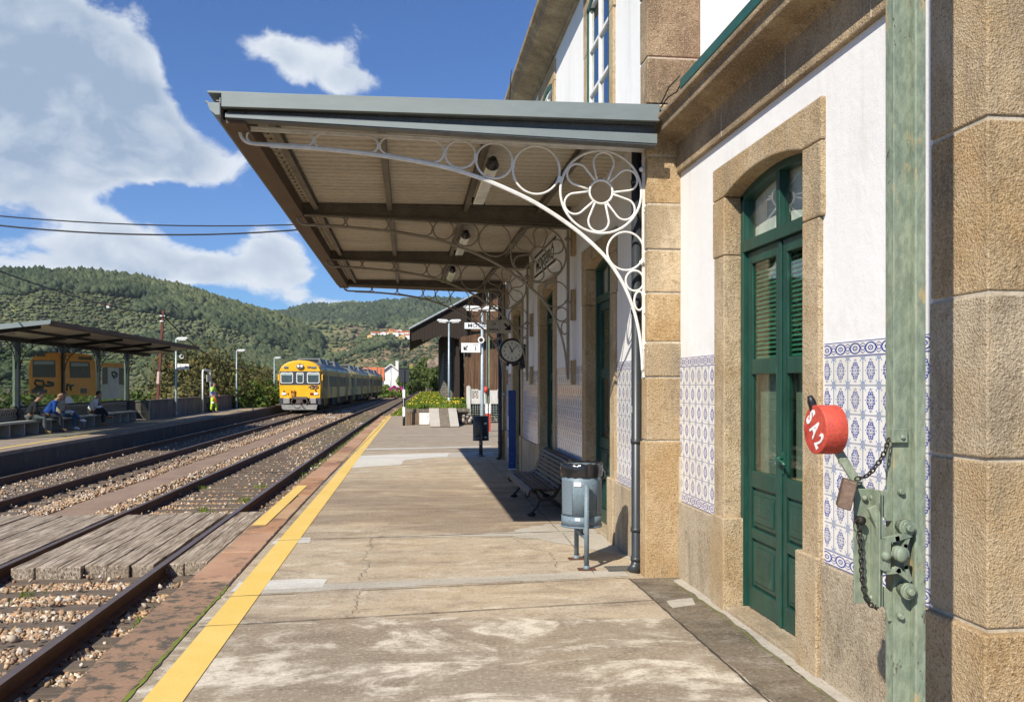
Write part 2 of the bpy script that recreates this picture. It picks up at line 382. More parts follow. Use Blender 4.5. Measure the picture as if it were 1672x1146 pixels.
def concrete(name, base, dark, pale, warm, front=False):
    m, T, b = new_mat(name); p = T.pos(); x, y, z = T.sep(p)
    n1 = T.noise(T.vmul(p, (.5, 1.1, 1)), 1.1, 6, .62, .5); n2 = T.noise(p, 7, 6, .7); n3 = T.noise(p, 160, 3, .7); n4 = T.noise(T.vmul(p, (.25, 1.6, 1)), 1.4, 6, .6, .4)
    n5 = T.noise(T.vmul(p, (.7, 1.3, 1)), 3.1, 7, .7, .5)
    col = T.mix(T.ss(n1, .38, .66), base, warm)
    col = T.mix(T.ss(n4, .50, .70) * .85, col, dark)
    col = T.mix(T.ss(n5, .51, .63) * .62, col, dark); col = T.mix(T.ss(n5, .46, .34) * .5, col, pale)
    col = T.mix(T.ss(n2, .40, .75) * .25, col, pale)
    if front:       # the slab nearest the camera: darker, with worn pale patches
        sl = T.ss(y - x * -.14, 5.98, 5.90)
        col = T.mix(sl * .50, col, (.155, .12, .088))
        pt = T.ss(T.noise(T.vmul(p, (.85, 1.35, 1)), 1.45, 8, .68, .8), .47, .60)
        nb = T.ss(n2, .28, .60)
        col = T.mix(sl * pt * nb * 1.0, col, pale)
        dk = T.ss(T.noise(T.vmul(p, (.6, 1, 1)), .55, 3), .5, .35)
        col = T.mix(sl * dk * .35, col, (.14, .105, .075))
        # reddish brown water stain across the bay by the bench
        bay = T.ss(y, 8.9, 9.2) * T.ss(y, 15.5, 12.5) * T.ss(T.noise(T.vmul(p, (.4, 1, 1)), .9, 5, .6), .34, .52)
        col = T.mix(bay * .55, col, (.15, .10, .072))
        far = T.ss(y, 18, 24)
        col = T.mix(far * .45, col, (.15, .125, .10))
    col = T.mix(T.ss(n3, .42, .30) * .5, col, [c * .5 for c in dark])
    ck = T.noise(p, 60, 3, .7); col = T.mix(T.ss(ck, .66, .72) * .5, col, pale)
    vs_ = T.voro(p, 9); oil = T.ss(vs_, .13, .07) * T.ss(T.noise(p, 1.1, 2), .5, .6); col = T.mix(oil * .5, col, (.06, .05, .04))
    g5 = T.noise(p, 38, 4, .75); col = T.mix(T.ss(g5, .54, .66) * .45, col, pale); col = T.mix(T.ss(g5, .46, .34) * .55, col, [c * .55 for c in dark])
    g6 = T.noise(p, 15, 5, .75); col = T.mix(T.ss(g6, .58, .66) * .35, col, dark)
    gr = T.noise(p, 260, 2, .7); col = T.mix(T.ss(gr, .56, .64) * .35, col, pale); col = T.mix(T.ss(gr, .44, .37) * .45, col, [c * .45 for c in dark])
    finish(T, b, col, .9, 0, n3 + n2 * .9 + gr * .6, .6, .007, .2); return m
M['platform'] = concrete('platform_concrete', (.42, .345, .25), (.24, .185, .13), (.70, .63, .51), (.45, .35, .23), True)
M['far_platform'] = concrete('far_platform_concrete', (.27, .22, .17), (.17, .135, .11), (.42, .37, .3), (.28, .22, .16))
M['pale_conc'] = concrete('pale_concrete', (.46, .43, .37), (.36, .32, .26), (.58, .55, .49), (.44, .39, .31))
M['white_patch'] = concrete('whitish_screed', (.60, .585, .54), (.50, .48, .43), (.68, .66, .61), (.56, .53, .47))
M['dark_conc'] = concrete('dark_mossy_concrete', (.155, .125, .085), (.075, .06, .042), (.42, .38, .32), (.20, .155, .105))
M['kerb'] = worn('terracotta_kerb_stone', (.42, .24, .125), (.31, .155, .08), 1.4, .85, c3=(.12, .085, .06), s3=1.7, t3=(.52, .68), fine=90, bs=.6, bd=.006, fa=.35)
M['crack'] = plain('dark_joint', (.05, .04, .03), .95)
M['moss'] = plain('moss', (.14, .17, .02), .95)
M['trough'] = worn('cable_trough_cover', (.20, .135, .095), (.26, .18, .125), 2, .9, stretch=(1, .3, 1), bs=.3)
M['old_wall'] = worn('stained_concrete_wall', (.135, .105, .09), (.20, .165, .14), 1.6, .9, c3=(.06, .05, .045), s3=3, t3=(.45, .7), stretch=(1, 1, .25), bs=.3)
M['edge_wall'] = worn('dark_platform_edge_wall', (.05, .042, .035), (.085, .07, .058), 3, .9, c3=(.26, .24, .2), s3=6, t3=(.62, .72), stretch=(1, 1, .3), bs=.4)
def stone_courses(name, c1, c2, cm, sc, big=False):
    m, T, b = new_mat(name); p = T.pos(); x, y, z = T.sep(p)
    br = T.n('ShaderNodeTexBrick'); T.set(br.inputs['Vector'], T.comb(y + x, z, 0)); br.inputs['Scale'].default_value = sc
    T.set(br.inputs['Color1'], c1); T.set(br.inputs['Color2'], c2); T.set(br.inputs['Mortar'], cm); br.inputs['Mortar Size'].default_value = .03; br.inputs['Bias'].default_value = -.2
    n = T.noise(p, 2, 5); finish(T, b, T.mix(T.ss(n, .4, .7) * .5, E(T, br.outputs[0]), (.12, .11, .08)), .95, 0, E(T, br.outputs[1]) * -1.0 + T.noise(p, 9, 4), .6, .05, .1); return m
M['rubble'] = stone_courses('grey_stone_wall', (.20, .18, .15), (.28, .25, .20), (.10, .09, .075), 1.6)
M['barn_wood'] = worn('dark_barn_planks', (.05, .028, .017), (.16, .082, .04), 2.5, .85, stretch=(5, 1, .25), fine=30, c3=(.22, .10, .045), s3=2.2, t3=(.56, .70), bs=.4)
M['barn_dark'] = plain('dark_barn_boards', (.028, .018, .012), .9)
M['roof_red'] = worn('red_roof_tiles', (.42, .10, .035), (.5, .16, .06), 1, .85, stretch=(1, 6, 1))
M['house_white'] = plain('house_white', (.72, .71, .68), .85)
M['house_cream'] = plain('house_ochre', (.55, .38, .15), .85)
M['window_dark'] = plain('dark_window', (.02, .022, .025), .15)
def glass(name, tint=(1, 1, 1), base=.07, k=1.5):
    m = bpy.data.materials.new(name); m.use_nodes = True; t = m.node_tree; T = NT(t)
    for nd in list(t.nodes): t.nodes.remove(nd)
    lw = T.n('ShaderNodeLayerWeight'); lw.inputs[0].default_value = .5
    f = (E(T, lw.outputs['Facing']).pow(4.0) * k + base).clamp()
    tr = T.n('ShaderNodeBsdfTransparent'); T.set(tr.inputs[0], tint); gl = T.n('ShaderNodeBsdfGlossy'); gl.inputs['Roughness'].default_value = .01
    mx = T.n('ShaderNodeMixShader'); T.set(mx.inputs[0], f); t.links.new(tr.outputs[0], mx.inputs[1]); t.links.new(gl.outputs[0], mx.inputs[2])
    t.links.new(mx.outputs[0], T.n('ShaderNodeOutputMaterial').inputs[0]); return m
M['glass'] = glass('window_glass', (.86, .92, .88), .06, .9)
M['upper_glass'] = glass('upper_window_glass', (.6, .7, .75), .30, .9)
M['shelter_glass'] = glass('shelter_glass', (.82, .88, .84), .03, .5)
def reflection_paint(name, c, alpha):  # colour standing in for the train's reflection on the shelter glass
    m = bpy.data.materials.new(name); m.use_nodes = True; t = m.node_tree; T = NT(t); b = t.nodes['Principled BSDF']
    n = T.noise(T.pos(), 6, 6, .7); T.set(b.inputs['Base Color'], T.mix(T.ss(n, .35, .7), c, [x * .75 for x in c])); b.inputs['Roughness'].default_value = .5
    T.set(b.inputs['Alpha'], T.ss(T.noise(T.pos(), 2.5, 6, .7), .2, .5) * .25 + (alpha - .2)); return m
M['reflection_orange'] = reflection_paint('painted_reflection_orange', (.80, .34, .03), 1.0)
M['reflection_white'] = reflection_paint('painted_reflection_white', (.50, .52, .45), .8)
M['reflection_dark'] = reflection_paint('painted_reflection_dark', (.06, .085, .05), .9)
M['reflection_pale'] = reflection_paint('painted_reflection_pale', (.42, .50, .42), .75)
# painted tiles, laid out in units of one tile
def tile_mat(border):
    m, T, b = new_mat('blue_border_tiles' if border else 'blue_white_tiles'); uv = T.uv(); u, v, _ = T.sep(uv)
    cell = T.comb(u.floor(), v.floor(), 0); wn = T.n('ShaderNodeTexWhiteNoise', noise_dimensions='2D'); T.set(wn.inputs[0], cell); rnd = E(T, wn.outputs[0])
    x = (u.frac() - .5); y = (v.frac() - .5); ax, ay = x.abs(), y.abs()
    wob = (T.noise(T.vmul(uv, (1, 1, 1)), 9, 2) - .5) * .05
    white = T.mix(rnd, (.68, .66, .60), (.77, .755, .72)); white = T.mix(T.ss(T.noise(uv, .7, 4), .5, .75) * .5, white, (.66, .60, .48))
    blue = (.010, .035, .27); pale = (.20, .27, .44)
    if not border:
        r = (x * x + (y * y) * .74).sqrt() + wob
        an = T.math('ARCTAN2', y, x)
        pet = T.math('COSINE', an * 8.0) * .022
        r2 = r + pet
        ring = (r2 - .235).abs().lt(.022).max((r2 - .165).abs().lt(.018)).max(r2.lt(.045)).max((r - .105).abs().lt(.012))
        dots = T.math('COSINE', an * 12.0).gt(.1) * r2.lt(.225) * r2.gt(.175)
        tip = (ax * 1.6 + (ay - .37).abs()).lt(.055)
        tip2 = (ay * 1.6 + (ax - .33).abs()).lt(.04)
        side = ((ax - .045 - (ay - .30) * .45).abs()).lt(.012) * ay.gt(.28) * ay.lt(.40)
        mb = ring.max(dots).max(tip).max(tip2).max(side)
        cx, cy = (.5 - ax), (.5 - ay)
        rc = (cx * cx + cy * cy).sqrt() + wob
        pb = (rc - .12).abs().lt(.030).max((rc - .22).abs().lt(.012) * T.math('COSINE', T.math('ARCTAN2', cy, cx) * 8.0).gt(-.3)).max(ax.gt(.47)).max(ay.gt(.475)).max((cx - cy).abs().lt(.02) * rc.lt(.26))
        col = T.mix(pb * .9, white, pale); col = T.mix(mb * (.75 + .2 * rnd), col, blue)
    else:
        r = (x * x + y * y).sqrt() + wob
        arc = ((r - .33).abs().lt(.045)).max((r - .13).abs().lt(.035)).max(r.lt(.04))
        wv = (ay - ax * .9 + .12).abs().lt(.03) * ax.gt(.24)
        edge = ay.gt(.43); cx = .5 - ax; rc = (cx * cx + y * y).sqrt(); sc = (rc - .13).abs().lt(.03)
        col = T.mix(arc.max(wv).max(edge).max(sc) * .95, white, (.012, .035, .28))
        col = T.mix((ay.gt(.485)) * .6, col, white)
    grout = ax.gt(.492).max(ay.gt(.49) if not border else ax.gt(.492))
    col = T.mix(grout * .8, col, (.45, .36, .25))
    finish(T, b, col, .16, 0, T.noise(uv, 3, 2) - grout * .2, .06, .004, .6); return m
M['tile'] = tile_mat(False); M['tile_border'] = tile_mat(True)
def foliage(name, c1, c2, trans=.25):
    m = bpy.data.materials.new(name); m.use_nodes = True; t = m.node_tree; T = NT(t); b = t.nodes['Principled BSDF']
    at = T.attr('tone'); r, g, bl = T.sep(at); col = T.mix(r, c1, c2)
    T.set(b.inputs['Base Color'], col); b.inputs['Roughness'].default_value = .65; b.inputs['Specular IOR Level'].default_value = .2
    tl = T.n('ShaderNodeBsdfTranslucent'); T.set(tl.inputs[0], col); mx = T.n('ShaderNodeMixShader'); mx.inputs[0].default_value = trans
    t.links.new(b.outputs[0], mx.inputs[1]); t.links.new(tl.outputs[0], mx.inputs[2]); t.links.new(mx.outputs[0], t.nodes['Material Output'].inputs[0]); return m
M['leaf_olive'] = foliage('olive_leaves', (.055, .062, .022), (.20, .175, .06))
M['leaf_green'] = foliage('bright_leaves', (.06, .11, .018), (.22, .30, .05))
M['leaf_mid'] = foliage('mid_green_leaves', (.045, .075, .02), (.14, .18, .05))
M['grass'] = foliage('grass_blades', (.10, .16, .02), (.26, .34, .05), .3)
M['far_leaf'] = foliage('distant_tree_leaves', (.034, .055, .026), (.135, .155, .07), .1)
M['bark'] = worn('bark', (.10, .075, .05), (.06, .045, .03), 5, .95, stretch=(1, 1, .3))
def hill_mat():
    m, T, b = new_mat('hillside_ground'); p = T.pos(); x, y, z = T.sep(p)
    n1 = T.noise(p, .006, 6, .65); n2 = T.noise(p, .03, 6, .7); n3 = T.noise(p, .15, 4, .7)
    terr = ((z * .11 + n2 * 3.0).frac() - .5).abs()
    zone = T.ss(x / y.max(1.0), -.10, -.065)           # brown dry terraces under the village
    terr2 = ((z * .125 + n2 * 2.2).frac() - .5).abs()
    col = T.mix(T.ss(n2, .35, .65), (.085, .115, .04), (.20, .215, .085)); col = T.mix(T.ss(n3, .4, .7) * .5, col, (.06, .09, .03))
    col = T.mix(T.ss(terr, .14, .02) * T.ss(n1, .36, .50) * .9, col, (.24, .17, .11)); col = T.mix(T.ss(terr, .42, .48) * .5, col, (.03, .045, .015))
    dry = T.mix(T.ss(terr2, .10, .30), (.30, .20, .13), (.17, .13, .075)); dry = T.mix(T.ss(terr2, .40, .47), dry, (.05, .055, .025)); dry = T.mix(T.ss(n3, .48, .6) * .6, dry, (.07, .10, .03))
    col = T.mix(zone * .9, col, dry)
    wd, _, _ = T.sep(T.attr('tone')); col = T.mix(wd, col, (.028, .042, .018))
    finish(T, b, col, .95, 0, n3 + n2, .5, 3, .1); return m
M['hill'] = hill_mat()
M['earth'] = worn('earth', (.13, .10, .06), (.09, .10, .04), .3, .95)
M['skin'] = plain('skin', (.42, .23, .15), .6)
M['hair'] = plain('dark_hair', (.03, .025, .022), .7)
M['train_yellow'] = worn('train_yellow', (.82, .41, .010), (.86, .46, .018), 2, .38, bs=.02, fa=.05)
M['train_grey'] = worn('train_side_weathered', (.62, .45, .12), (.66, .55, .28), .8, .45, .3, stretch=(1, .5, .25), c3=(.13, .16, .17), s3=1.2, t3=(.5, .6), bs=.1)
M['train_band'] = worn('train_side_yellow_band', (.72, .43, .05), (.55, .38, .10), 1.5, .5, stretch=(1, .4, 1))
M['train_roof'] = worn('train_roof_grey', (.13, .15, .16), (.18, .2, .21), 1, .6)
M['train_dark'] = plain('train_dark_band', (.05, .055, .065), .4)
M['under'] = plain('train_underframe', (.018, .016, .015), .8)
M['plough'] = worn('grey_snow_plough', (.22, .22, .21), (.30, .29, .28), 4, .6)
M['lamp_glass'] = plain('lamp_lens', (.8, .8, .75), .1)
M['train_glass'] = plain('train_window_glass', (.06, .09, .10), .08, spec=.9)
# ---------------------------------------------------------------- the setting
def struct(name, mb, m, parent=None, kind='structure', **k):
    o = mb.build(name, m, parent, **k); o['kind'] = kind; return o
def strip(ys, fl, fr, z, mb=None, mi=0):       # flat strip between two curves
    mb = mb or MB(); vs = []
    for y in ys: vs += [(fl(y), y, z), (fr(y), y, z)]
    return mb.add(vs, [(2 * i, 2 * i + 1, 2 * i + 3, 2 * i + 2) for i in range(len(ys) - 1)], mi)
def solid(ys, fl, fr, z0, z1, mb=None, mi=0):  # the same with thickness
    mb = mb or MB(); vs = []
    for y in ys: vs += [(fl(y), y, z0), (fr(y), y, z0), (fr(y), y, z1), (fl(y), y, z1)]
    n = len(ys); fs = [(4 * i + a, 4 * i + (a + 1) % 4, 4 * i + 4 + (a + 1) % 4, 4 * i + 4 + a) for i in range(n - 1) for a in range(4)]
    return mb.add(vs, fs + [(0, 1, 2, 3), tuple(4 * (n - 1) + k for k in (3, 2, 1, 0))], mi)
def frange(a, b, s):
    r = [a + i * s for i in range(int((b - a) / s + 1e-6) + 1)]
    if r[-1] < b - 1e-6: r.append(b)
    return r
# ground: one sheet to the horizon
g = MB(); g.sheet([(-3150, -1500, -1.3), (3150, -1500, -1.3), (3150, 3350, -1.3), (-3150, 3350, -1.3)], [(0, 1, 2, 3)])
struct('ground', g, M['earth'])
# railway bed
ysb = frange(-14, 290, 4)
struct('railway_bed', solid(ysb, lambda y: fx(y) - (2.3 if y < 70 else 2.6), lambda y: nx(y) + (1.9 if y < 44 else 2.4), -1.2, -.625), M['bed'])
# platforms
ye = lambda y: nx(y) + 1.86
pys = frange(-8, 44, 2)
struct('platform', solid(pys, lambda y: ye(y) + .36, lambda y: 2.9 if y < 18.4 else 4.2, -1.15, 0), M['platform'])
kb = MB(); y = -6.0; k = 0
while y < 44:
    L = [1.25, 1.1, .95, 1.3, .85, 1.15][k % 6]; y1 = min(y + L, 44); dz = rng.uniform(-.006, .006); dxx = rng.uniform(-.012, .012)
    solid([y + .006, y1 - .006], lambda t: ye(t) + dxx - .02, lambda t: ye(t) + .345, -.22, .003 + dz, kb, [0, 1, 0, 2, 1, 0, 2][(k * 3) % 7] if y > 6.3 else 3); y = y1; k += 1
struct('platform_kerb', kb, [M['kerb'], worn('kerb_stone_reddish', (.34, .19, .115), (.42, .255, .155), 1.9, .85, c3=(.16, .10, .07), s3=2.4, t3=(.55, .72), fine=90, bs=.5, fa=.3), worn('kerb_stone_sandy', (.46, .30, .17), (.36, .21, .11), 1.5, .85, c3=(.17, .11, .07), s3=2.1, t3=(.55, .7), fine=90, bs=.5, fa=.3), worn('kerb_stone_mossy', (.33, .20, .12), (.22, .14, .09), 2.2, .9, c3=(.085, .07, .05), s3=9.0, t3=(.48, .6), fine=80, bs=.7, fa=.4)], bevel=.010)
struct('platform_edge_wall', solid(pys, lambda y: ye(y) + .03, lambda y: ye(y) + .35, -1.15, -.225), M['edge_wall'])
yl = lambda y: ye(y) + .44 - max(0, y - 15) * .0075; yr = lambda y: ye(y) + .645 - max(0, y - 15) * .005
struct('yellow_line', strip(frange(-6, 43.6, .8), yl, yr, .0045), M['yellow_line'])
struct('yellow_kerb_line', strip(frange(9.95, 13.8, .77), lambda y: ye(y) + .0, lambda y: ye(y) + .155, .012), M['yellow_line'])
# joints, repairs and cracks of the paving (each a thin sheet)
def wob(pts, w, z, mb, amp=.01, seg=.08):
    out = []
    for (a, b) in zip(pts[:-1], pts[1:]):
        a, b = Vector(a), Vector(b); n = max(2, int((b - a).length / seg))
        out += [a + (b - a) * i / n for i in range(n)]
    out.append(Vector(pts[-1])); vs = []
    for i, p in enumerate(out):
        d = (out[min(i + 1, len(out) - 1)] - out[max(i - 1, 0)]).normalized(); nrm = Vector((-d.y, d.x)); ww = w * rng.uniform(.5, 1.4) / 2; q = p + nrm * rng.uniform(-amp, amp)
        vs += [(*(q - nrm * ww), z), (*(q + nrm * ww), z)]
    mb.add(vs, [(2 * i, 2 * i + 1, 2 * i + 3, 2 * i + 2) for i in range(len(out) - 1)])
def patch(name, pts, mat, z=.0025, amp=.02, seg=.12, seed=1):
    r = np.random.default_rng(seed); out = []
    for (a, b) in zip(pts, pts[1:] + pts[:1]):
        a, b = Vector(a), Vector(b); n = max(1, int((b - a).length / seg))
        for i in range(n): out.append(a + (b - a) * i / n + Vector((r.uniform(-amp, amp), r.uniform(-amp, amp))))
    from mathutils.geometry import tessellate_polygon
    vs = [Vector((p.x, p.y, z)) for p in out]; mb = MB(); mb.add(vs, [tuple(f) for f in tessellate_polygon([vs])]); return struct(name, mb, mat)
jn = MB()
for pts, w in [([(-1.38, 5.86), (1.80, 6.18)], .010), ([(-1.38, 6.66), (1.8, 6.92)], .010), ([(-1.38, 9.0), (1.9, 9.2)], .013), ([(-1.3, 20.1), (1.9, 20.5)], .02), ([(-1.35, 13), (1.9, 13.1)], .005), ([(-1.2, 26), (2.2, 26.3)], .02), ([(-1.1, 31), (1.9, 31.3)], .02),
               ([(1.80, 6.9), (1.80, 3.0)], .014), ([(1.62, 9.2), (1.66, 18.3)], .008), ([(1.55, 7.1), (1.64, 9.1)], .006)]:
    wob(pts, w, .0062, jn, .004)
for pts in [[(-.40, 9.1), (-.37, 8.5), (-.42, 8.0), (-.35, 7.7), (-.40, 7.1)], [(-.36, 6.75), (-.41, 6.45), (-.37, 6.3), (-.44, 5.92)], [(1.05, 8.9), (1.2, 8.2), (1.32, 8.1), (1.3, 7.4)], [(-1.0, 12), (-.7, 11.8), (-.3, 12), (.4, 11.9)], [(.2, 14.6), (.3, 14), (.1, 13.2)]]:
    wob(pts, .0042, .0064, jn, .028, .04)
struct('paving_joints', jn, M['crack'])
ms = MB(); wob([(-1.42, 3.0), (-1.43, 6.1), (-1.42, 7.0)], .022, .0058, ms, .007, .06); wob([(2.1, 6.9), (2.14, 6.0), (2.12, 3.2)], .008, .0058, ms, .01, .08)
ck = MB(); wob([(-1.42, 5.0), (-1.43, 8.1), (-1.42, 12.0), (-1.36, 16), (-1.25, 22), (-1.12, 30), (-1.0, 43)], .018, .0052, ck, .008, .08)
struct('moss_in_the_joint', ms, M['moss'], kind='stuff'); struct('kerb_joint', ck, M['crack'])
patch('pale_paving_strip', [(-1.3, 6.72), (0, 6.84), (1.82, 6.98), (1.85, 7.22), (.6, 7.12), (-1.35, 6.95)], M['pale_conc'], amp=.015)
patch('paving_patch', [(-1.36, 6.83), (-.68, 6.90), (-.66, 7.16), (-.9, 7.22), (-1.36, 7.14)], M['white_patch'], .0035, seed=2)
patch('paving_patch', [(-1.36, 8.8), (-1.0, 8.86), (-1.02, 9.15), (-1.36, 9.12)], M['white_patch'], .0035, seed=3)
patch('paving_patch', [(-1.30, 16.6), (-.2, 17.2), (-.1, 18.3), (.8, 18.9), (.95, 20.1), (.4, 20.0), (-1.25, 19.4)], M['white_patch'], .0035, .05, .3, 4)
patch('paving_patch', [(.7, 18.7), (1.9, 18.9), (1.95, 20.3), (.8, 20.1)], M['pale_conc'], .003, .03, .3, 5)
patch('paving_strip', [(-1.25, 21.2), (2.1, 21.9), (2.1, 22.15), (-1.25, 21.5)], M['white_patch'], .0035, .01, .3, 6)
patch('paving_strip', [(-.6, 27.0), (2.0, 27.3), (2.0, 27.45), (-.6, 27.2)], M['pale_conc'], .0035, .02, .3, 7)
patch('worn_paving', [(1.55, 8.45), (1.85, 8.1), (2.04, 7.5), (2.04, 9.6), (1.66, 9.75), (1.3, 9.5), (1.05, 9.2), (.4, 9.16), (-.5, 9.12), (.3, 9.02), (1.1, 8.98), (1.3, 8.8)], M['pale_conc'], .0028, .05, .09, 8)
patch('wall_side_paving', [(1.82, 3.0), (1.82, 4.6), (1.80, 6.0), (1.81, 6.88), (2.36, 6.9), (2.36, 3.0)], M['dark_conc'], .0035, .01, .2, 9)
patch('paving_patch', [(1.86, 5.95), (2.06, 6.02), (2.1, 6.2), (1.88, 6.15)], M['pale_conc'], .0055, .01, .1, 10)
patch('wall_foot_strip', [(2.16, 3.0), (2.13, 4.4), (2.17, 5.6), (2.14, 6.8), (2.36, 6.9), (2.36, 3.0)], M['pale_conc'], .0058, .012, .12, 11)
# far platform
fe = lambda y: fx(y) - 1.68 - (0 if y < 55 else min(.6, (y - 55) * .03))
fys = frange(-8, 118, 3)
struct('far_platform', solid(fys, lambda y: fe(y) - 3.2, fe, -1.15, 0), M['far_platform'])
struct('far_platform_edge_wall', solid(fys, lambda y: fe(y) - .1, lambda y: fe(y) + .035, -1.16, -.1), M['edge_wall'])
struct('far_yellow_line', strip(fys, lambda y: fe(y) - .62, lambda y: fe(y) - .48, .006), M['yellow_line'])
# slab path covering the cable trough between the tracks
tr = MB(); y = 8.6; 
while y < 110:
    off = (nx(y) + 3.64) * .7; o2 = rng.uniform(-.02, .02)
    tr.box(-6.02 + off + o2, -5.30 + off + o2, y + .01, y + (1.2 if y < 60 else 3) - .01, -.75, -.575 + rng.uniform(-.012, .012), 1 if (int(y * 3) % 17 == 3 and y > 20) else 0); y += 1.2 if y < 60 else 3
struct('cable_trough', tr, [M['trough'], M['pale_conc']])

# ---------------------------------------------------------------- railway tracks: rails and sleepers
def rail_profile():   # x, z of a rail section, head on top
    return [(-.036, 0), (.036, 0), (.037, -.032), (.010, -.045), (.009, -.125), (.065, -.14), (.066, -.152), (-.066, -.152), (-.065, -.14), (-.009, -.125), (-.010, -.045), (-.037, -.032)]
def make_track(label, cf, y0, y1, covered=None):
    t = empty('railway_track', label, 'railway track', (cf(0), 0, 0)); x0 = cf(0)
    for s in (-1, 1):
        mb = MB(); pr = rail_profile(); ys = frange(y0, y1, 2.0); vs = []; n = len(pr)
        for y in ys: vs += [(cf(y) - x0 + s * .87 + px, y, RT + pz) for px, pz in pr]
        fs = [(i * n + k, i * n + (k + 1) % n, (i + 1) * n + (k + 1) % n, (i + 1) * n + k) for i in range(len(ys) - 1) for k in range(n)]
        mb.add(vs, fs + [tuple(range(n)), tuple(range((len(ys) - 1) * n, len(ys) * n))[::-1]])
        mb.m = [1 if (q % n == 0 and q < len(ys) * n - n) else 0 for q in range(len(mb.f))]
        mb.build('rail', [M['rail_side'], M['rail_top']], t)
    y = y0; cnt = 0; rest = MB(); i = 0
    while y < y1:
        vis = not (covered and covered[0] < y < covered[1])
        if vis:
            r = rng.uniform(-.03, .03, 4); z = RT - .152 + rng.uniform(-.004, .004); w = .125
            def sl(mb):
                mb.box(cf(y) - x0 - 1.32 + r[0], cf(y) - x0 + 1.32 + r[1], y - w + r[2] * .3, y + w + r[3] * .3, z - .14, z)
                for s in (-1, 1):   # rail chairs with bolts
                    if y < 30:
                        for e in (-1, 1): mb.cyl((cf(y) - x0 + s * .87 + e * .10, y - .03 * e, z), (cf(y) - x0 + s * .87 + e * .10, y - .03 * e, z + .03), .022, 6, 1)
            if 3 < y and cnt < 100:
                mb = MB(); sl(mb); mb.build('sleeper', [M['sleeper'], M['rust']], t, bevel=.012 if y < 16 else 0); cnt += 1
            else: sl(rest)
        y += .6
    o = rest.build('sleeper', [M['sleeper'], M['rust']], t); o['kind'] = 'stuff'
    return t
make_track('near railway track of two rusty rails beside the yellow lined platform', nx, -8, 285, (10.0, 14.2))
make_track('far railway track carrying the yellow train beside the shelter platform', fx, -8, 285, (10.0, 14.2))
# timber crossing
cr = empty('timber_crossing', 'weathered grey timber board crossing laid across both tracks', 'crossing', (-3.6, 12, 0))
def boards(x0, x1):
    x = x0
    while x < x1 - .05:
        w = min(.255, x1 - x); y0 = 10.12 + rng.uniform(-.05, .05); y1 = 14.1 + rng.uniform(-.06, .05); z = RT - .012 + rng.uniform(-.012, .006)
        mb = MB(); n = 12; ys = [y0 + (y1 - y0) * i / n for i in range(n + 1)]; a, b = x + .007 + 3.6, x + w - .007 + 3.6; vs = []
        for yy in ys:
            da, db = rng.uniform(-.006, .006, 2); dz = rng.uniform(-.004, .004, 2); vs += [(a + da, yy - 12, z - .15), (b + db, yy - 12, z - .15), (b + db, yy - 12, z + dz[0]), (a + da, yy - 12, z + dz[1])]
        mb.add(vs, [(4 * i + q, 4 * i + (q + 1) % 4, 4 * i + 4 + (q + 1) % 4, 4 * i + 4 + q) for i in range(n) for q in range(4)] + [(3, 2, 1, 0), tuple(4 * n + q for q in range(4))])
        mb.build('board', M['wood_old'], cr, bevel=.01); x += w
c0 = nx(12)
boards(ye(12) - .62 - .42, ye(12) - .06 - .03); 
boards(c0 - .87 + .09, c0 + .87 - .10); boards(c0 - 3.0, c0 - .87 - .06)
c1 = fx(12); boards(c1 - .87 + .09, c1 + .87 - .10); boards(c1 + .96, c1 + 1.22)

# ---------------------------------------------------------------- ballast stones
ico_v = []; ico_f = []
bm = bmesh.new(); bmesh.ops.create_icosphere(bm, subdivisions=1, radius=1); ico_v = np.array([v.co[:] for v in bm.verts]); ico_f = np.array([[v.index for v in f.verts] for f in bm.faces]); bm.free()
octa_v = np.array([(1, 0, .0), (-.5, .87, .1), (-.5, -.87, -.1), (0, 0, 1), (.3, .1, -1), (.5, .8, .45), (-.9, 0, .4), (.45, -.85, .5)]); 
bm = bmesh.new(); [bm.verts.new(v) for v in octa_v]; bmesh.ops.convex_hull(bm, input=bm.verts); bmesh.ops.triangulate(bm, faces=bm.faces); bm.verts.ensure_lookup_table(); bm.verts.index_update(); octa_v = np.array([v.co[:] for v in bm.verts]); octa_f = np.array([[v.index for v in f.verts] for f in bm.faces]); bm.free()
NO = len(octa_v)
def rand_rot(n):
    q = rng.normal(size=(n, 4)); q /= np.linalg.norm(q, axis=1)[:, None]; w, x, y, z = q.T
    return np.stack([1 - 2 * (y * y + z * z), 2 * (x * y - w * z), 2 * (x * z + w * y), 2 * (x * y + w * z), 1 - 2 * (x * x + z * z), 2 * (y * z - w * x), 2 * (x * z - w * y), 2 * (y * z + w * x), 1 - 2 * (x * x + y * y)], 1).reshape(n, 3, 3)
def scatter(P, size, sq, tone, name, mat, parent=None):
    n = len(P); R = rand_rot(n)
    V = octa_v[None] * (1 + rng.uniform(-.32, .30, (n, NO, 1))) * (np.asarray(size)[:, None, None]) * sq[:, None, :]
    V = np.einsum('nij,nkj->nki', R, V) + P[:, None, :]
    Fq = octa_f[None] + (np.arange(n) * NO)[:, None, None]
    return np_mesh(name, V.reshape(-1, 3), Fq.reshape(-1, 3), mat, attr=np.repeat(tone, NO, 0), parent=parent)
def stone_field(n, y0, y1, smin, smax, pw=2.0):
    u = rng.random(n); y = y0 + (y1 - y0) * u ** pw; lo = np.array([fx(t) - 1.65 for t in y]); hi = np.array([nx(t) + 1.87 for t in y])
    x = lo + (hi - lo) * rng.random(n); return x, y, rng.uniform(smin, smax, n)
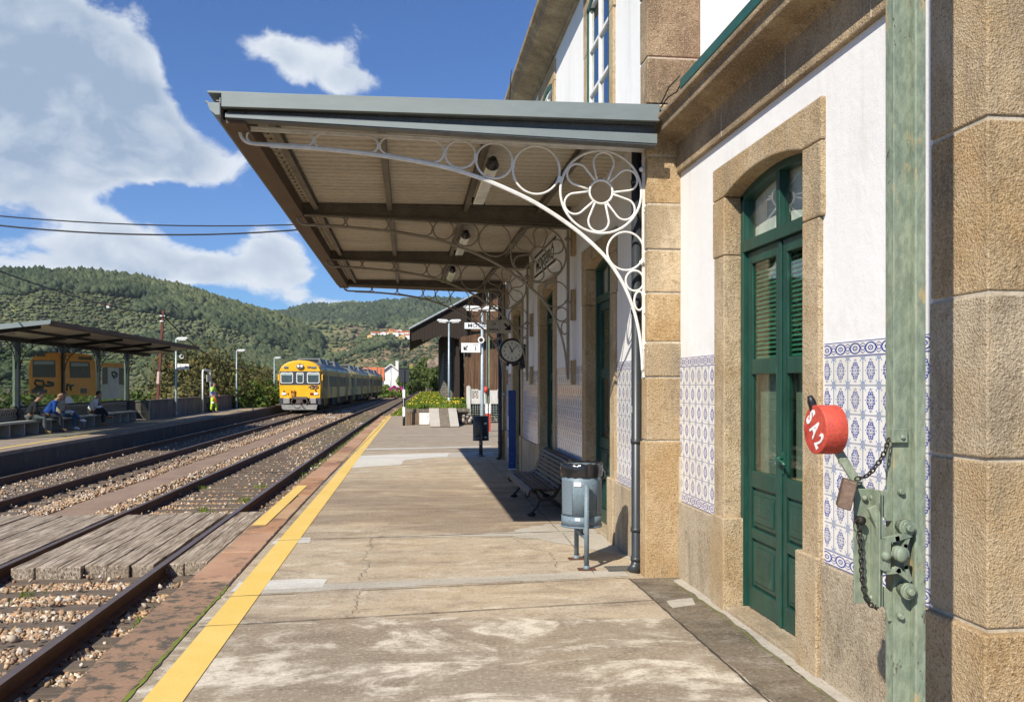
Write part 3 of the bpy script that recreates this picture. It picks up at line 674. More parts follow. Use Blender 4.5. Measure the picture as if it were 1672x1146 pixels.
xs_, ys_, sz = [np.concatenate(a) for a in zip(stone_field(80000, 4.6, 17, .015, .040, 1.3), stone_field(34000, 4.6, 10.1, .014, .036, 1.0), stone_field(19000, 17, 36, .022, .042, 1.3), stone_field(9000, 36, 80, .035, .06, 1.3))]
nxa = np.array([nx(t) for t in ys_]); fxa = np.array([fx(t) for t in ys_])
keep = np.ones(len(xs_), bool)
for c in (nxa, fxa):
    for s in (-1, 1): keep &= np.abs(xs_ - c - s * .87) > .075 - (ys_ > 17) * .02
keep &= ~((ys_ > 10.05) & (ys_ < 14.15) & (((np.abs(xs_ - nxa) < 1.75)) | (np.abs(xs_ - fxa) < .9) | ((xs_ > nxa - 3.1) & (xs_ < nxa + 1.9))))
off = (nxa + 3.64) * .7; keep &= ~((xs_ > -6.06 + off) & (xs_ < -5.26 + off) & (ys_ > 8.5))
ph = ((ys_ + 8 + .3) % .6) - .3        # over a sleeper: few stones, and they lie on its top
onsl = ((np.abs(ph) < .125) & ((np.abs(xs_ - nxa) < 1.33) | (np.abs(xs_ - fxa) < 1.33)))
near_t = (np.abs(xs_ - nxa) < 1.33)
keep &= ~(onsl & (rng.random(len(xs_)) > np.where(near_t, .02, .10)))
z = -.624 + rng.uniform(-.012, .024, len(xs_)) + np.where(onsl, .062, 0) + .03 * np.clip(np.sin(xs_ * 2.1 + ys_ * .3), 0, 1)
# shoulders heap up beside the slab path
z += np.clip(.05 - np.abs(np.abs(xs_ + 5.66 - off) - .52) * .12, 0, .05)
P = np.stack([xs_, ys_, z], 1)[keep]; sz = sz[keep]; n = len(P)
pal = np.array([(.42, .25, .13), (.50, .32, .17), (.60, .52, .40), (.34, .17, .08), (.14, .10, .07), (.62, .58, .50), (.38, .25, .12)]); pal2 = np.array([(.20, .16, .13), (.14, .11, .09), (.33, .27, .22), (.25, .18, .13), (.45, .4, .35), (.12, .09, .07), (.2, .15, .1)])
k = rng.integers(0, 7, n); tone = np.where((np.abs(P[:, 0] - np.array([fx(t) for t in P[:, 1]])) < 1.6)[:, None] & (rng.random(n) < .6)[:, None], pal2[k], pal[k]) * rng.uniform(.6, 1.3, (n, 1))
b_ = scatter(P, sz, rng.uniform(.42, 1.35, (n, 3)), tone, 'track_ballast', M['ballast']); tag(b_, 'reddish brown crushed stone ballast lying between the rails', 'ballast', kind='stuff')
# weeds between the rails
def blades(P, h, w, tone, name, mat, lean=.5, parent=None):
    n = len(P); a = rng.uniform(0, 2 * pi, n); h = h * rng.uniform(.6, 1.3, n); l = rng.uniform(.1, lean, n) * h
    dx, dy = np.cos(a), np.sin(a); px, py = -dy * w / 2, dx * w / 2; V = np.zeros((n, 4, 3))
    V[:, 0] = P + np.stack([px, py, 0 * a], 1); V[:, 1] = P - np.stack([px, py, 0 * a], 1)
    mid = P + np.stack([dx * l * .4, dy * l * .4, h * .6], 1); V[:, 2] = mid - np.stack([px, py, 0 * a], 1) * .8
    V[:, 3] = P + np.stack([dx * l, dy * l, h], 1)
    f = (np.arange(n) * 4)[:, None] + np.array([[0, 1, 2, 3]])
    return np_mesh(name, V.reshape(-1, 3), f, mat, attr=np.repeat(tone, 4, 0), parent=parent)
wp = []
def tuft(x, y, z, n, r): 
    for _ in range(n): wp.append((x + rng.normal(0, r), y + rng.normal(0, r), z))
for (x, y, n, r) in [(-2.35, 8.1, 120, .05), (-2.3, 8.6, 60, .06), (-3.5, 15.2, 60, .08), (-3.0, 16.5, 80, .10), (-4.3, 18.5, 60, .08), (-3.1, 18.5, 50, .08), (-2.55, 21, 70, .15), (-3.9, 9.3, 40, .05), (-4.1, 8.9, 30, .05), (-2.2, 10.0, 30, .05)]: tuft(x, y, -.62, n, r)
for yy in np.linspace(20, 46, 60):
    for q in range(6): tuft(nx(yy) + 1.25 + rng.uniform(-.2, .5), yy + rng.uniform(-.3, .3), -.62, 9, .12)
for yy in np.linspace(30, 60, 40): tuft(nx(yy) + rng.uniform(-.7, .9), yy, -.60, 14, .18)
wp = np.array(wp); t_ = np.zeros((len(wp), 3)); t_[:, 0] = rng.random(len(wp))
b_ = blades(wp, .11, .012, t_, 'weeds', M['grass'], .8); tag(b_, 'small green weeds growing through the ballast along the rails', 'weeds', kind='stuff')

# ---------------------------------------------------------------- freight dock, grass, ramp
def dxl(y): return nx(y) + (2.6 if y > 46 else 3.3)
struct('dock', solid(frange(34.25, 78, 3), lambda y: -.15 if y < 46 else nx(y) + 3.4 , lambda y: 2.35 if y < 46 else 5.5, -1.1, .62), M['dark_conc'])
wallf = MB(); wallf.box(-.12, .22, 34.12, 34.24, 0, .50, 0); wallf.box(.62, .70, 34.14, 34.24, 0, .5, 0); wallf.box(-.13, 2.4, 34.10, 34.26, .50, .625, 1)
for i in range(6): wallf.box(-.13 + i * .09, -.05 + i * .09, 34.05, 34.14, 0, .48 + .03 * (i % 2), 0)
w_ = wallf.build('dock_wall', [worn('old_dock_posts', (.13, .085, .05), (.22, .15, .09), 4, .9, stretch=(2, 1, .4)), M['dark_conc']], None, bevel=.01); tag(w_, 'low dock end wall of brown upright stones under a mossy coping', 'wall')
wp_ = MB(); wp_.box(.40, .92, 34.02, 34.13, .02, .48); o = wp_.build('dock_panel', plain('flaking_white_paint', (.72, .71, .69), .8), w_)
rp = empty('dock_ramp', 'short pale ramp of three slabs leading up to the grassy dock', 'ramp', (1.3, 33.2, 0))
for i, (x0, x1, m) in enumerate([(-.52, -.14, 'pale_conc'), (-.13, .22, 'dark_conc'), (.23, .56, 'pale_conc')]):
    mb = MB(); mb.prism([(-1.0, 0), (.9, .60), (.9, .66), (-1.05, .03)], 'x', x0, x1); ob = mb.build('ramp_slab', M[m], rp)
mb = MB(); mb.prism([(-1.0, 0), (.9, 0), (.9, .6)], 'x', -.5, .54); mb.build('ramp_base', M['under'], rp)
for i in range(9):
    o = scatter(np.array([(rng.uniform(2.05, 2.45), rng.uniform(33.5, 34.2), .05 + .045 * i)]), [rng.uniform(.06, .12)], rng.uniform(.6, 1.2, (1, 3)), np.array([(.34, .30, .26)]) * rng.uniform(.5, 1.3), 'rock', M['ballast'])
    tag(o, 'fist sized grey rock in the small heap at the end of the dock ramp', 'rock', 'rocks heaped beside the dock ramp')
# grass bank between track, dock and yard
gb = MB(); ysg = frange(43.9, 150, 3); vs = []
def gz(x, y):
    e = nx(y) + 2.0; t = min(1, max(0, (x - e) / 1.6)); t2 = min(1, max(0, (y - 44) / 2.5)); s = t * t * (3 - 2 * t)
    top = .70 if y < 90 else .70 - (y - 90) * .012
    return -.60 + (top + .60) * s * (t2 if x < 0.2 else 1)
for y in ysg:
    for j in range(13): x = nx(y) + 1.7 + j * (.35 if j < 6 else .35 + (j - 5) * .28); vs.append((x, y, gz(x, y)))
gb.add(vs, [(i * 13 + j, i * 13 + j + 1, i * 13 + 14 + j, i * 13 + 13 + j) for i in range(len(ysg) - 1) for j in range(12)])
struct('grass_bank', gb, worn('bank_soil', (.09, .10, .035), (.14, .15, .05), 1.2, .95, bs=.4))
gp = []
for _ in range(30000):
    y = 43.9 + 60 * rng.random() ** 1.7; x = nx(y) + 1.75 + 4.5 * rng.random() ** 1.2; gp.append((x, y, gz(x, y)))
for _ in range(9000):
    y = 34.6 + 10 * rng.random(); x = rng.uniform(-.1, 2.4)
    if noise.noise(Vector((x * 1.2, y * .5, 3))) > -.12 or y > 39: gp.append((x, y, .62))
for _ in range(2500): gp.append((rng.uniform(1.9, 2.35), rng.uniform(35, 46), .62))
gp = np.array(gp); t_ = np.zeros((len(gp), 3)); t_[:, 0] = np.clip(rng.random(len(gp)) * .7 + .3 * np.sin(gp[:, 0] * 2 + gp[:, 1] * .7), 0, 1)
o = blades(gp, .17, .028, t_, 'grass', M['grass']); tag(o, 'bright green grass covering the dock and the bank beside the track', 'grass', kind='stuff')
fl = gp[rng.random(len(gp)) < .014]; fl = fl[(np.sin(fl[:, 0] * 3 + fl[:, 1] * 1.3) + rng.normal(0, .5, len(fl))) > .0]; fl = fl + np.array([0, 0, .19])
mf = plain('yellow_petals', (.85, .58, .02), .6)
o = scatter(fl, np.full(len(fl), .035), rng.uniform(.6, 1.1, (len(fl), 3)), np.ones((len(fl), 3)), 'wild_flowers', mf); tag(o, 'yellow wild flowers dotted over the grass beside the track', 'flowers', kind='stuff')

# ---------------------------------------------------------------- hills
def tabf(tab): xs = [a for a, b in tab]; ys = [b for a, b in tab]; return lambda u: float(np.interp(u, xs, ys))
r1 = tabf([(-900, 470), (-300, 440), (36, 455), (60, 450), (150, 456), (230, 464), (290, 478), (340, 493), (400, 511), (440, 521), (480, 538), (520, 556), (560, 560), (600, 556), (640, 553), (700, 558), (760, 566), (900, 590), (1500, 640)])
r2 = tabf([(-200, 560), (250, 540), (380, 528), (440, 520), (470, 514), (520, 503), (570, 499), (600, 500), (660, 496), (700, 494), (760, 497), (900, 500), (1100, 490), (1400, 470), (1700, 480), (2200, 520)])
def az_of(u):
    a = (u - 836) / F; return atan2(S_ + a * C_, C_ - a * S_)
def ridge_z(u, v, R):
    a = (u - 836) / F; L = sqrt(1 + a * a); return HC + (HV - v) / F * R / L
us = np.concatenate([np.linspace(-700, 1500, 441)])
def fr(p, s, k): return noise.fractal(Vector((p[0] * s, p[1] * s, k)), 1, 2, 4)
def d1(u, t, p):
    nz = fr(p, .006, 2)
    if p[0] / p[1] > -.10 and t < .97 + nz * .1:                    # dry terraces below the village
        k = noise.noise(Vector((p[0] * .012, p[1] * .012, 8)))
        if t > .86: return (.05, 3, .6, .5)
        return (.5, 5, .55, .5) if k > .24 else (.05, 2.2, .7, .5)
    if u > 262 - t * 40 + nz * 70: return (.9, 7.5, .36, .30 + nz * .6) if nz > -.26 else (.25, 3.0, .6, .8)
    if t > .80 + nz * .08: return (1.0, 8.0, .33, .18 + nz * .4)
    row = abs(((p[2] * .35 + nz * 2) % 1) - .5) < .22
    k = noise.noise(Vector((p[0] * .015, p[1] * .015, 8)))
    return (.8, 5, .45, .35) if k > .46 else ((.50, 1.8, .9, .75 + nz * .3) if row else (.04, 2.5, .6, .5))
def d2(u, t, p):
    nz = fr(p, .004, 4); k = fr(p, .0022, 7)
    if k > .28: return (.06, 5, .7, .9)
    if t > .45 + nz * .15: return (.95, 11, .38, .18 + nz * .5) if nz < .3 else (.7, 8, .45, .85)
    return (.7, 9, .5, .6) if nz > -.05 else (.15, 6, .7, .9)
def build_hill(name, rf, R0, R1, base, seed, terr, df=None):
    vs = []; tn = []; nr = 90; H_ = np.zeros((nr + 1, len(us)))
    for i in range(nr + 1):
        t = i / nr; R = R0 + (R1 - R0) * t
        for j, u in enumerate(us):
            a = az_of(u); x, y = R * sin(a), R * cos(a); zr = ridge_z(u, rf(u), R1)
            s = t ** 1.15
            nz = noise.fractal(Vector((x * .0035, y * .0035, seed)), 1.0, 2.0, 6) * 38 * sin(pi * min(1, t * .98)) + noise.fractal(Vector((x * .015, y * .015, seed)), 1, 2, 4) * 6 * min(1, t * 3) * (1 if t < .97 else .4)
            z = base + (zr - base) * s + nz
            if terr: st = 5.0; z = (z // st) * st + min(st, (z % st) * 2.2) if noise.noise(Vector((x * .004, y * .004, 9))) > -.15 else z
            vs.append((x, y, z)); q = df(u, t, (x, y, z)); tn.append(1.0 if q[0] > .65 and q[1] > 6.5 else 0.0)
    # back slope
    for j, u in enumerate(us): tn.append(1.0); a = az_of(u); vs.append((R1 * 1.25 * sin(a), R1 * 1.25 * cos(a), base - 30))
    n = len(us); V = np.array(vs); idx = np.arange((nr + 1) * n).reshape(nr + 1, n)
    idx = np.vstack([idx, (nr + 1) * n + np.arange(n)[None]])
    Fq = np.stack([idx[:-1, :-1], idx[:-1, 1:], idx[1:, 1:], idx[1:, :-1]], -1).reshape(-1, 4)
    o = np_mesh(name, V, Fq, M['hill'], smooth=True, attr=np.repeat(np.array(tn)[:, None], 3, 1)); o['kind'] = 'structure'
    return V[:(nr + 1) * n].reshape(nr + 1, n, 3)
G1 = build_hill('near_hill', r1, 600, 1100, -16, 1.3, True, d1)
G2 = build_hill('far_hill', r2, 900, 2300, -8, 5.1, True, d2)
def sample(G, t, u):
    i = t * (G.shape[0] - 1); j = np.interp(u, us, np.arange(len(us))); i0 = int(i); j0 = int(j); i0 = min(i0, G.shape[0] - 2); j0 = min(j0, G.shape[1] - 2); a, b = i - i0, j - j0
    return G[i0, j0] * (1 - a) * (1 - b) + G[i0 + 1, j0] * a * (1 - b) + G[i0, j0 + 1] * (1 - a) * b + G[i0 + 1, j0 + 1] * a * b
def wood(G, n, dens, name, label, tint, ulim, tp=.8):
    """n candidate places; dens(u, t, point) -> (chance, height, width ratio, tone)"""
    P = []; S = []; Tn = []
    for _ in range(n):
        u = rng.uniform(*ulim); t = rng.random() ** tp; p = sample(G, t, u); pr, h, wr, tn = dens(u, t, p)
        if rng.random() > pr: continue
        h *= rng.choice([.5, .8, 1.0, 1.15, 1.5]) * rng.uniform(.85, 1.15); w = h * wr * rng.uniform(.7, 1.5)
        P.append((p[0], p[1], p[2] + h * .42)); S.append((w, w, h * .55)); Tn.append(min(1, max(0, tn + rng.normal(0, .13) + .35 * noise.noise(Vector((p[0] * .02, p[1] * .02, 3))))))
    P = np.array(P); S = np.array(S); n = len(P); m = len(octa_v)
    V = octa_v[None] * (1 + rng.uniform(-.35, .35, (n, m, 1))) * S[:, None, :]; a = rng.uniform(0, 2 * pi, n); c, s = np.cos(a), np.sin(a)
    R = np.zeros((n, 3, 3)); R[:, 0, 0] = c; R[:, 0, 1] = -s; R[:, 1, 0] = s; R[:, 1, 1] = c; R[:, 2, 2] = 1
    V = np.einsum('nij,nkj->nki', R, V) + P[:, None]; Fq = octa_f[None] + (np.arange(n) * m)[:, None, None]
    tn = np.repeat(np.array(Tn), m) + rng.uniform(-.15, .15, n * m); at = np.zeros((n * m, 3)); at[:, 0] = np.clip(tn, 0, 1)
    o = np_mesh(name, V.reshape(-1, 3), Fq.reshape(-1, 3), tint, attr=at); tag(o, label, 'trees', kind='stuff'); print(name, n)
wood(G1, 160000, d1, 'hillside_wood', 'dark evergreen wood and terraced scrub covering the nearer hill on the left', M['far_leaf'], (-60, 800), .75)
wood(G2, 60000, d2, 'distant_wood', 'wood and scrub covering the farther hill behind the train', M['far_leaf'], (360, 860), .6)
# ---------------------------------------------------------------- station building
W2, W1, QX, QY = 2.25, 2.06, 1.965, 6.94       # near wall, far wall, quoin face, end of the low wing
YE = 18.5
bld = empty('station_building', 'white and granite station building with blue tiled lower walls and green doors', 'building')
def holes_wall(mb, x, xin, y0, y1, z0, z1, holes, mi=0):
    ys = sorted({y0, y1, *[h[0] for h in holes], *[h[1] for h in holes]}); zs = sorted({z0, z1, *[h[2] for h in holes], *[h[3] for h in holes]})
    for a, b in zip(ys[:-1], ys[1:]):
        for c, d in zip(zs[:-1], zs[1:]):
            if any(h[0] <= (a + b) / 2 <= h[1] and h[2] <= (c + d) / 2 <= h[3] for h in holes): continue
            mb.box(x, xin, a, b, c, d, mi)
NOPEN = [(4.655, 5.875)]                      # doorways of the low wing
FOPEN = [(8.57, 9.79), (12.09, 13.31), (15.63, 16.85)]
WOPEN = [(8.60, 9.72), (12.14, 13.26), (15.68, 16.8)]   # upper windows
mb = MB()
holes_wall(mb, W2, W2 + .45, 3.10, QY, 0, 3.9, [(a - .05, b + .05, -1, 3.03) for a, b in NOPEN])
o = mb.build('wall', M['render'], bld)
mb = MB()
holes_wall(mb, W1, W1 + .45, QY + .2, YE, 0, 6.4, [(a - .05, b + .05, -1, 3.03) for a, b in FOPEN] + [(a - .04, b + .04, 4.35, 6.02) for a, b in WOPEN])
mb.box(W1 + .4, 9, QY + .02, QY + .4, 0, 9)
mb.box(2.42, 9, QY + .004, QY + .03, 3.5, 9)
mb.box(W1 + .4, 9, YE - .3, YE - .02, 0, 7.5)
o = mb.build('wall', M['render'], bld)
mb = MB(); mb.box(W2 + .44, 9, 3.1, 3.5, 0, 3.9); mb.box(W2 + .9, 9, 3.1, QY, 3.85, 3.9); mb.box(W1 + .9, 9, QY, YE, 6.38, 6.45); mb.box(4.2, 4.3, 3.2, YE - .1, 0, 3.8); o = mb.build('inner_wall', M['room'], bld)
# plinths and tiled dado between the openings
def dado(x, y0, y1):
    mb = MB(); mb.box(x - .030, x + .05, y0, y1, -.05, .628); mb.build('plinth', M['granite_pale'], bld, bevel=.006)
    TS = .1475
    mb = MB(); mb.box(x - .006, x + .01, y0, y1, .632 + .078, .632 + .078 + 7 * TS)
    mb.build('tile_panel', M['tile'], bld, uvf=lambda c: ((c.y - 3.0) / TS, (c.z - .71) / TS))
    for z in (.632, .71 + 7 * TS):
        mb = MB(); mb.box(x - .0065, x + .01, y0, y1, z, z + .078)
        mb.build('tile_border', M['tile_border'], bld, uvf=lambda c, z=z: ((c.y - 3.0) / TS, (c.z - z) / .078))
for y0, y1 in [(3.395, 4.43), (6.08, QY)]: dado(W2, y0, y1)
for y0, y1 in [(QY + .2, 8.34), (10.02, 11.86), (13.54, 15.40), (17.08, 18.28)]: dado(W1, y0, y1)
# granite quoins: blocks with pale mortar joints
def quoin(x0, x1, y0, y1, zs, base_extra=.03, mat='granite', parent=bld):
    mb = MB(); mo = MB()
    for i, (a, b) in enumerate(zip(zs[:-1], zs[1:])):
        e = base_extra if i == 0 else 0
        j = .003 * ((i * 7) % 3)
        mb.box(x0 - e - j, x1, y0 - e - j, y1, a + (.009 if i else 0), b - .009)
    mo.box(x0 + .006, x1 - .006, y0 + .006, y1 - .006, zs[0], zs[-1])
    mb.m = [(k // 6 * 5 + 1) % 3 for k in range(len(mb.m))]
    mb.build('quoin', [M[mat], M['granite_warm'] if mat == 'granite' else M[mat], M['granite_b'] if mat == 'granite' else M['granite_dark']], parent, bevel=.007); mo.build('quoin_joint', M['mortar'], parent)
quoin(QX, W2 + .17, QY, QY + .20, [-.05, 1.13, 1.66, 1.95, 2.36, 2.72, 3.10, 3.50, 3.93], .022)
quoin(QX, W2 + .17, QY, QY + .22, [3.94, 4.32, 4.86, 5.4, 5.9, 6.25], .0, 'granite_dark')
quoin(2.19, 3.2, 3.03, 3.39, [-.05, .66, 1.31, 1.95, 2.62, 3.34], .035)
quoin(W1 - .06, W1 + .4, YE - .22, YE + .03, [-.05, .64, 1.3, 1.95, 2.6, 3.3, 3.9, 4.5, 5.1, 5.7, 6.26], .03)
mb = MB(); mb.box(2.225, 2.262, QY - .05, QY + .002, 0, 1.0); mb.build('mortar_strip', M['mortar'], bld)
# cornices
mb = MB(); mb.prism([(W2 + .3, 3.36), (2.215, 3.36), (2.215, 3.60), (2.19, 3.615), (2.18, 3.635), (2.03, 3.65), (2.022, 3.72), (1.985, 3.735), (1.985, 3.765), (2.09, 3.88), (W2 + .3, 3.93)], 'y', 3.0, QY - .002)
mb.build('cornice', M['granite_dark'], bld, bevel=.008)
for yy in (3.9, 4.85, 5.9): mb = MB(); mb.box(2.212, 2.22, yy, yy + .006, 3.37, 3.6); mb.build('cornice_joint', M['mortar'], bld)
mb = MB(); mb.box(2.10, 2.145, 3.0, 6.5, 3.90, 3.985); mb.build('wing_gutter', M['green_dark'], bld, bevel=.01)
mb = MB(); mb.prism([(2.35, 3.90), (5.5, 4.9), (5.5, 4.95), (2.35, 3.95)], 'y', 2.9, QY); mb.build('roof', M['roof_red'], bld)
mb = MB(); mb.prism([(W1 + .3, 6.26), (2.02, 6.26), (2.02, 6.33), (1.97, 6.36), (1.74, 6.42), (1.70, 6.50), (1.655, 6.52), (1.65, 6.58), (1.74, 6.66), (W1 + .3, 6.74)], 'y', QY - .30, YE + .4)
mb.build('cornice', M['granite_dark'], bld, bevel=.008)
mb = MB(); mb.prism([(1.85, 6.66), (6, 8.4), (6, 8.46), (1.85, 6.72)], 'y', QY - .3, YE + .35); mb.build('roof', M['roof_red'], bld)

def arch_pts(y0, y1, zs, rise, n=12):
    return [(y0 + (y1 - y0) * i / n, zs + rise * (1 - (2 * i / n - 1) ** 2)) for i in range(n + 1)]
def surround(x, y0, y1, zt, zsp, rise, w=.20, ear=.03, zb=-.02, block=True, zear=2.52):
    """stone frame of an opening y0..y1, arch springing at zsp, stone top at zt"""
    xf, xb = x - .028, x + .22; mb = MB()
    for s, ya in ((-1, y0), (1, y1)):
        a, b = (ya - w, ya) if s < 0 else (ya, ya + w)
        mb.box(xf, xb, a, b, zb, zear - .004)
        a, b = (ya - w - ear, ya) if s < 0 else (ya, ya + w + ear)
        mb.box(xf, xb, a, b, zear, zsp - .004)
        if block: mb.box(xf - .022, xb - .01, (ya - w - .012) if s < 0 else ya - .045, (ya + .045) if s < 0 else ya + w + .012, zb, .655)
    ap = arch_pts(y0, y1, zsp, rise); poly = [(y0 - w - ear, zsp), *ap, (y1 + w + ear, zsp), (y1 + w + ear, zt)]
    poly += [((y0 + y1) / 2, zt + .012), (y0 - w - ear, zt)]
    # lintel as a strip so that the concave face triangulates well
    top = [(p[0], zt) for p in ap]; vs = []
    for (ya, za), (yt, z2) in zip(ap, top):
        vs += [(xf, ya, za), (xb, ya, za), (xf, yt, z2), (xb, yt, z2)]
    n = len(ap); fs = []
    for i in range(n - 1):
        a, b = 4 * i, 4 * i + 4; fs += [(a, b, b + 2, a + 2), (a + 1, a + 3, b + 3, b + 1), (a, a + 1, b + 1, b), (a + 2, b + 2, b + 3, a + 3)]
    mb.add(vs, fs); mb.box(xf, xb, y0 - w - ear, y0, zsp, zt); mb.box(xf, xb, y1, y1 + w + ear, zsp, zt)
    return mb.build('stone_surround', M['granite'], bld, bevel=.010)
M['shutter_grey'] = plain('grey_green_inner_shutter', (.22, .26, .215), .8)
def ring_bar(mb, pts, w, x0, x1):   # band of width w inside a polyline of (y, z), thickness x0..x1
    pass
def doorway(x, y0, y1, zsp=2.935, rise=.085, zt=3.17, detailed=True):
    surround(x, y0, y1, zt, zsp, rise)
    mb = MB(); mb.box(x - .035, x + .3, y0 - .2, y1 + .2, -.05, .035); mb.build('door_sill', M['granite_pale'], bld, bevel=.008)
    xd = x + .125; mb = MB()
    # outer frame, transom and arched head
    mb.box(xd - .03, xd + .06, y0, y0 + .05, .03, zsp); mb.box(xd - .03, xd + .06, y1 - .05, y1, .03, zsp)
    mb.box(xd - .032, xd + .06, y0, y1, 2.53, 2.61)
    ym = (y0 + y1) / 2; mb.box(xd - .025, xd + .05, ym - .025, ym + .025, 2.61, zsp + rise)
    ap = arch_pts(y0, y1, zsp, rise); vs = []
    for ya, za in ap: vs += [(xd - .03, ya, za - .05), (xd + .06, ya, za - .05), (xd - .03, ya, za + .01), (xd + .06, ya, za + .01)]
    fs = []
    for i in range(len(ap) - 1): a, b = 4 * i, 4 * i + 4; fs += [(a, b, b + 2, a + 2), (a, a + 1, b + 1, b), (a + 1, a + 3, b + 3, b + 1)]
    mb.add(vs, fs); fr = mb.build('door_frame', M['green_paint'], bld, bevel=.004)
    mb = MB(); mb.add([(xd + .01, ya, 2.6) for ya, za in ap] + [(xd + .01, ya, za) for ya, za in ap], [(i, i + 1, len(ap) + i + 1, len(ap) + i) for i in range(len(ap) - 1)]); mb.build('fanlight_pane', M['glass'], fr)
    for s in (0, 1):
        a, b = (y0 + .052, ym - .003) if s == 0 else (ym + .003, y1 - .052); mb = MB()
        def L(u0, u1, z0, z1, p=0, q=.045): mb.box(xd - p, xd + q, u0, u1, z0, z1)
        L(a, a + .075, .04, 2.525); L(b - .075, b, .04, 2.525)
        for z0, z1 in ((.04, .19), (.53, .60), (.885, 1.0), (1.67, 1.775), (2.44, 2.525)): L(a + .075, b - .075, z0, z1)
        for z0, z1 in ((.19, .53), (.60, .885)):      # raised and fielded panels
            L(a + .075, b - .075, z0, z1, -.02, .03); L(a + .095, b - .095, z0 + .02, z1 - .02, -.006, .03); L(a + .12, b - .12, z0 + .05, z1 - .05, .004, .03); L(a + .145, b - .145, z0 + .08, z1 - .08, -.004, .03); L(a + .165, b - .165, z0 + .1, z1 - .1, .008, .03)
        if s == 1: mb.box(xd - .012, xd, ym - .02, ym + .03, .04, 2.52)
        lf = mb.build('door', M['green_paint'], bld, bevel=.005 if detailed else 0)
        mb = MB(); mb.box(xd + .015, xd + .02, a + .07, b - .07, .99, 1.68); mb.box(xd + .015, xd + .02, a + .07, b - .07, 1.77, 2.45); mb.build('glass_pane', M['glass'], lf)
        mb = MB(); z = 1.78
        while z < 2.44: mb.prism([(xd + .035, z), (xd + .058, z + .018), (xd + .058, z + .024), (xd + .035, z + .006)], 'y', a + .05, b - .05); z += .031
        mb.build('blind', M['blind'], lf)
        if s == 0:
            mb = MB(); yk = b - .035; mb.tube([(xd - .002, yk, 1.13), (xd - .04, yk, 1.13), (xd - .048, yk + .01, 1.128), (xd - .046, yk - .06, 1.115), (xd - .044, yk - .11, 1.095)], .009, 8); mb.box(xd - .008, xd + .002, yk - .014, yk + .014, 1.03, 1.17); mb.build('handle', M['green_dark'], lf)
    mb = MB(); mb.box(xd + .065, xd + .075, y0, y1, 2.55, 3.03); mb.build('curtain_or_room_stand_in', M['curtain_or_room_stand_in'], fr)
    mb = MB(); mb.box(xd + .55, xd + .6, y0 - .3, y1 + .3, 0, 3.0); mb.box(xd + .09, xd + .10, y0 + .06, y1 - .06, .98, 1.70, 1); mb.build('dim_room', [M['room'], M['shutter_grey']], fr)
doorway(W2, *NOPEN[0])
for a, b in FOPEN: doorway(W1, a, b, detailed=False)
def window(x, y0, y1, z0, zsp, rise, zt):
    surround(x, y0, y1, zt, zsp, rise, w=.17, ear=.02, zb=z0 - .18, block=False, zear=5.4)
    mb = MB(); mb.box(x - .06, x + .2, y0 - .2, y1 + .2, z0 - .12, z0); mb.build('window_sill', M['granite_pale'], bld, bevel=.008)
    xd = x - .004; mb = MB(); mb.box(xd - .02, xd + .06, y0, y0 + .05, z0, zsp + .02); mb.box(xd - .02, xd + .06, y1 - .05, y1, z0, zsp + .02); 
    ap = arch_pts(y0, y1, zsp, rise); vs = []
    for ya, za in ap: vs += [(xd - .02, ya, za - .06), (xd + .06, ya, za - .06), (xd - .02, ya, za + .01), (xd + .06, ya, za + .01)]
    fs = []
    for i in range(len(ap) - 1): a, b = 4 * i, 4 * i + 4; fs += [(a, b, b + 2, a + 2), (a, a + 1, b + 1, b)]
    mb.add(vs, fs); fr = mb.build('window', M['green_dark'], bld)
    mb = MB(); ym = (y0 + y1) / 2
    for yy in (y0 + .052, ym - .018, y1 - .09): mb.box(xd - .005, xd + .03, yy, yy + .036, z0, zsp + rise * .6)
    n = 3
    for i in range(n + 1): zz = z0 + (zsp - z0) * i / n; mb.box(xd - .004, xd + .028, y0 + .06, y1 - .06, zz - .018, zz + .018)
    mb.build('sash', M['white_paint'], fr)
    mb = MB(); mb.box(xd + .02, xd + .025, y0, y1, z0, zsp + rise); mb.build('glass_pane', M['upper_glass'], fr)
    mb = MB(); mb.box(xd + .06, xd + .07, y0, y1, z0, zsp + rise); mb.build('curtain_or_room_stand_in', M['room'], fr)  # dark sheet standing in for the unlit room behind the pane
for a, b in WOPEN: window(W1, a, b, 4.4, 5.90, .10, 6.2)
# stone corbels that carry the brackets
for Yb in (10.5, 14.18, 17.86):
    for z0, z1 in ((3.2, 3.60), (2.40, 2.78), (1.60, 1.90)): mb = MB(); mb.box(W1 - .055, W1 + .02, Yb - .03, Yb + .09, z0, z1); mb.build('corbel', M['granite'], bld, bevel=.006)
# downpipes
for yp, zt in ((7.12, 3.62), (18.15, 3.62)):
    mb = MB(); xq = 1.920; mb.tube([(xq, yp, zt), (xq, yp, .10), (xq - .01, yp - .01, .055), (xq - .04, yp - .035, .02)], [.042] * 2 + [.046, .05], 16)
    for z in (.10, .35, 1.1, 2.2, 3.3): mb.cyl((xq, yp, z), (xq, yp, z + .035), .049, 16)
    mb.build('downpipe', M['pipe'], bld)
    mb = MB(); mb.box(xq - .05, xq + .10, yp - .012, yp + .012, 1.36, 1.42); mb.build('pipe_clip', M['galv'], bld)
mb = MB()
for i in range(8): mb.box(1.70 + i * .026, 1.712 + i * .026, 7.18, 7.34, .0065, .012)
mb.box(1.69, 1.92, 7.17, 7.18, .0065, .012); mb.box(1.69, 1.92, 7.34, 7.35, .0065, .012)
o = mb.build('drain_grate', M['grey_steel']); tag(o, 'small slotted drain grate in the paving below the near downpipe', 'drain')
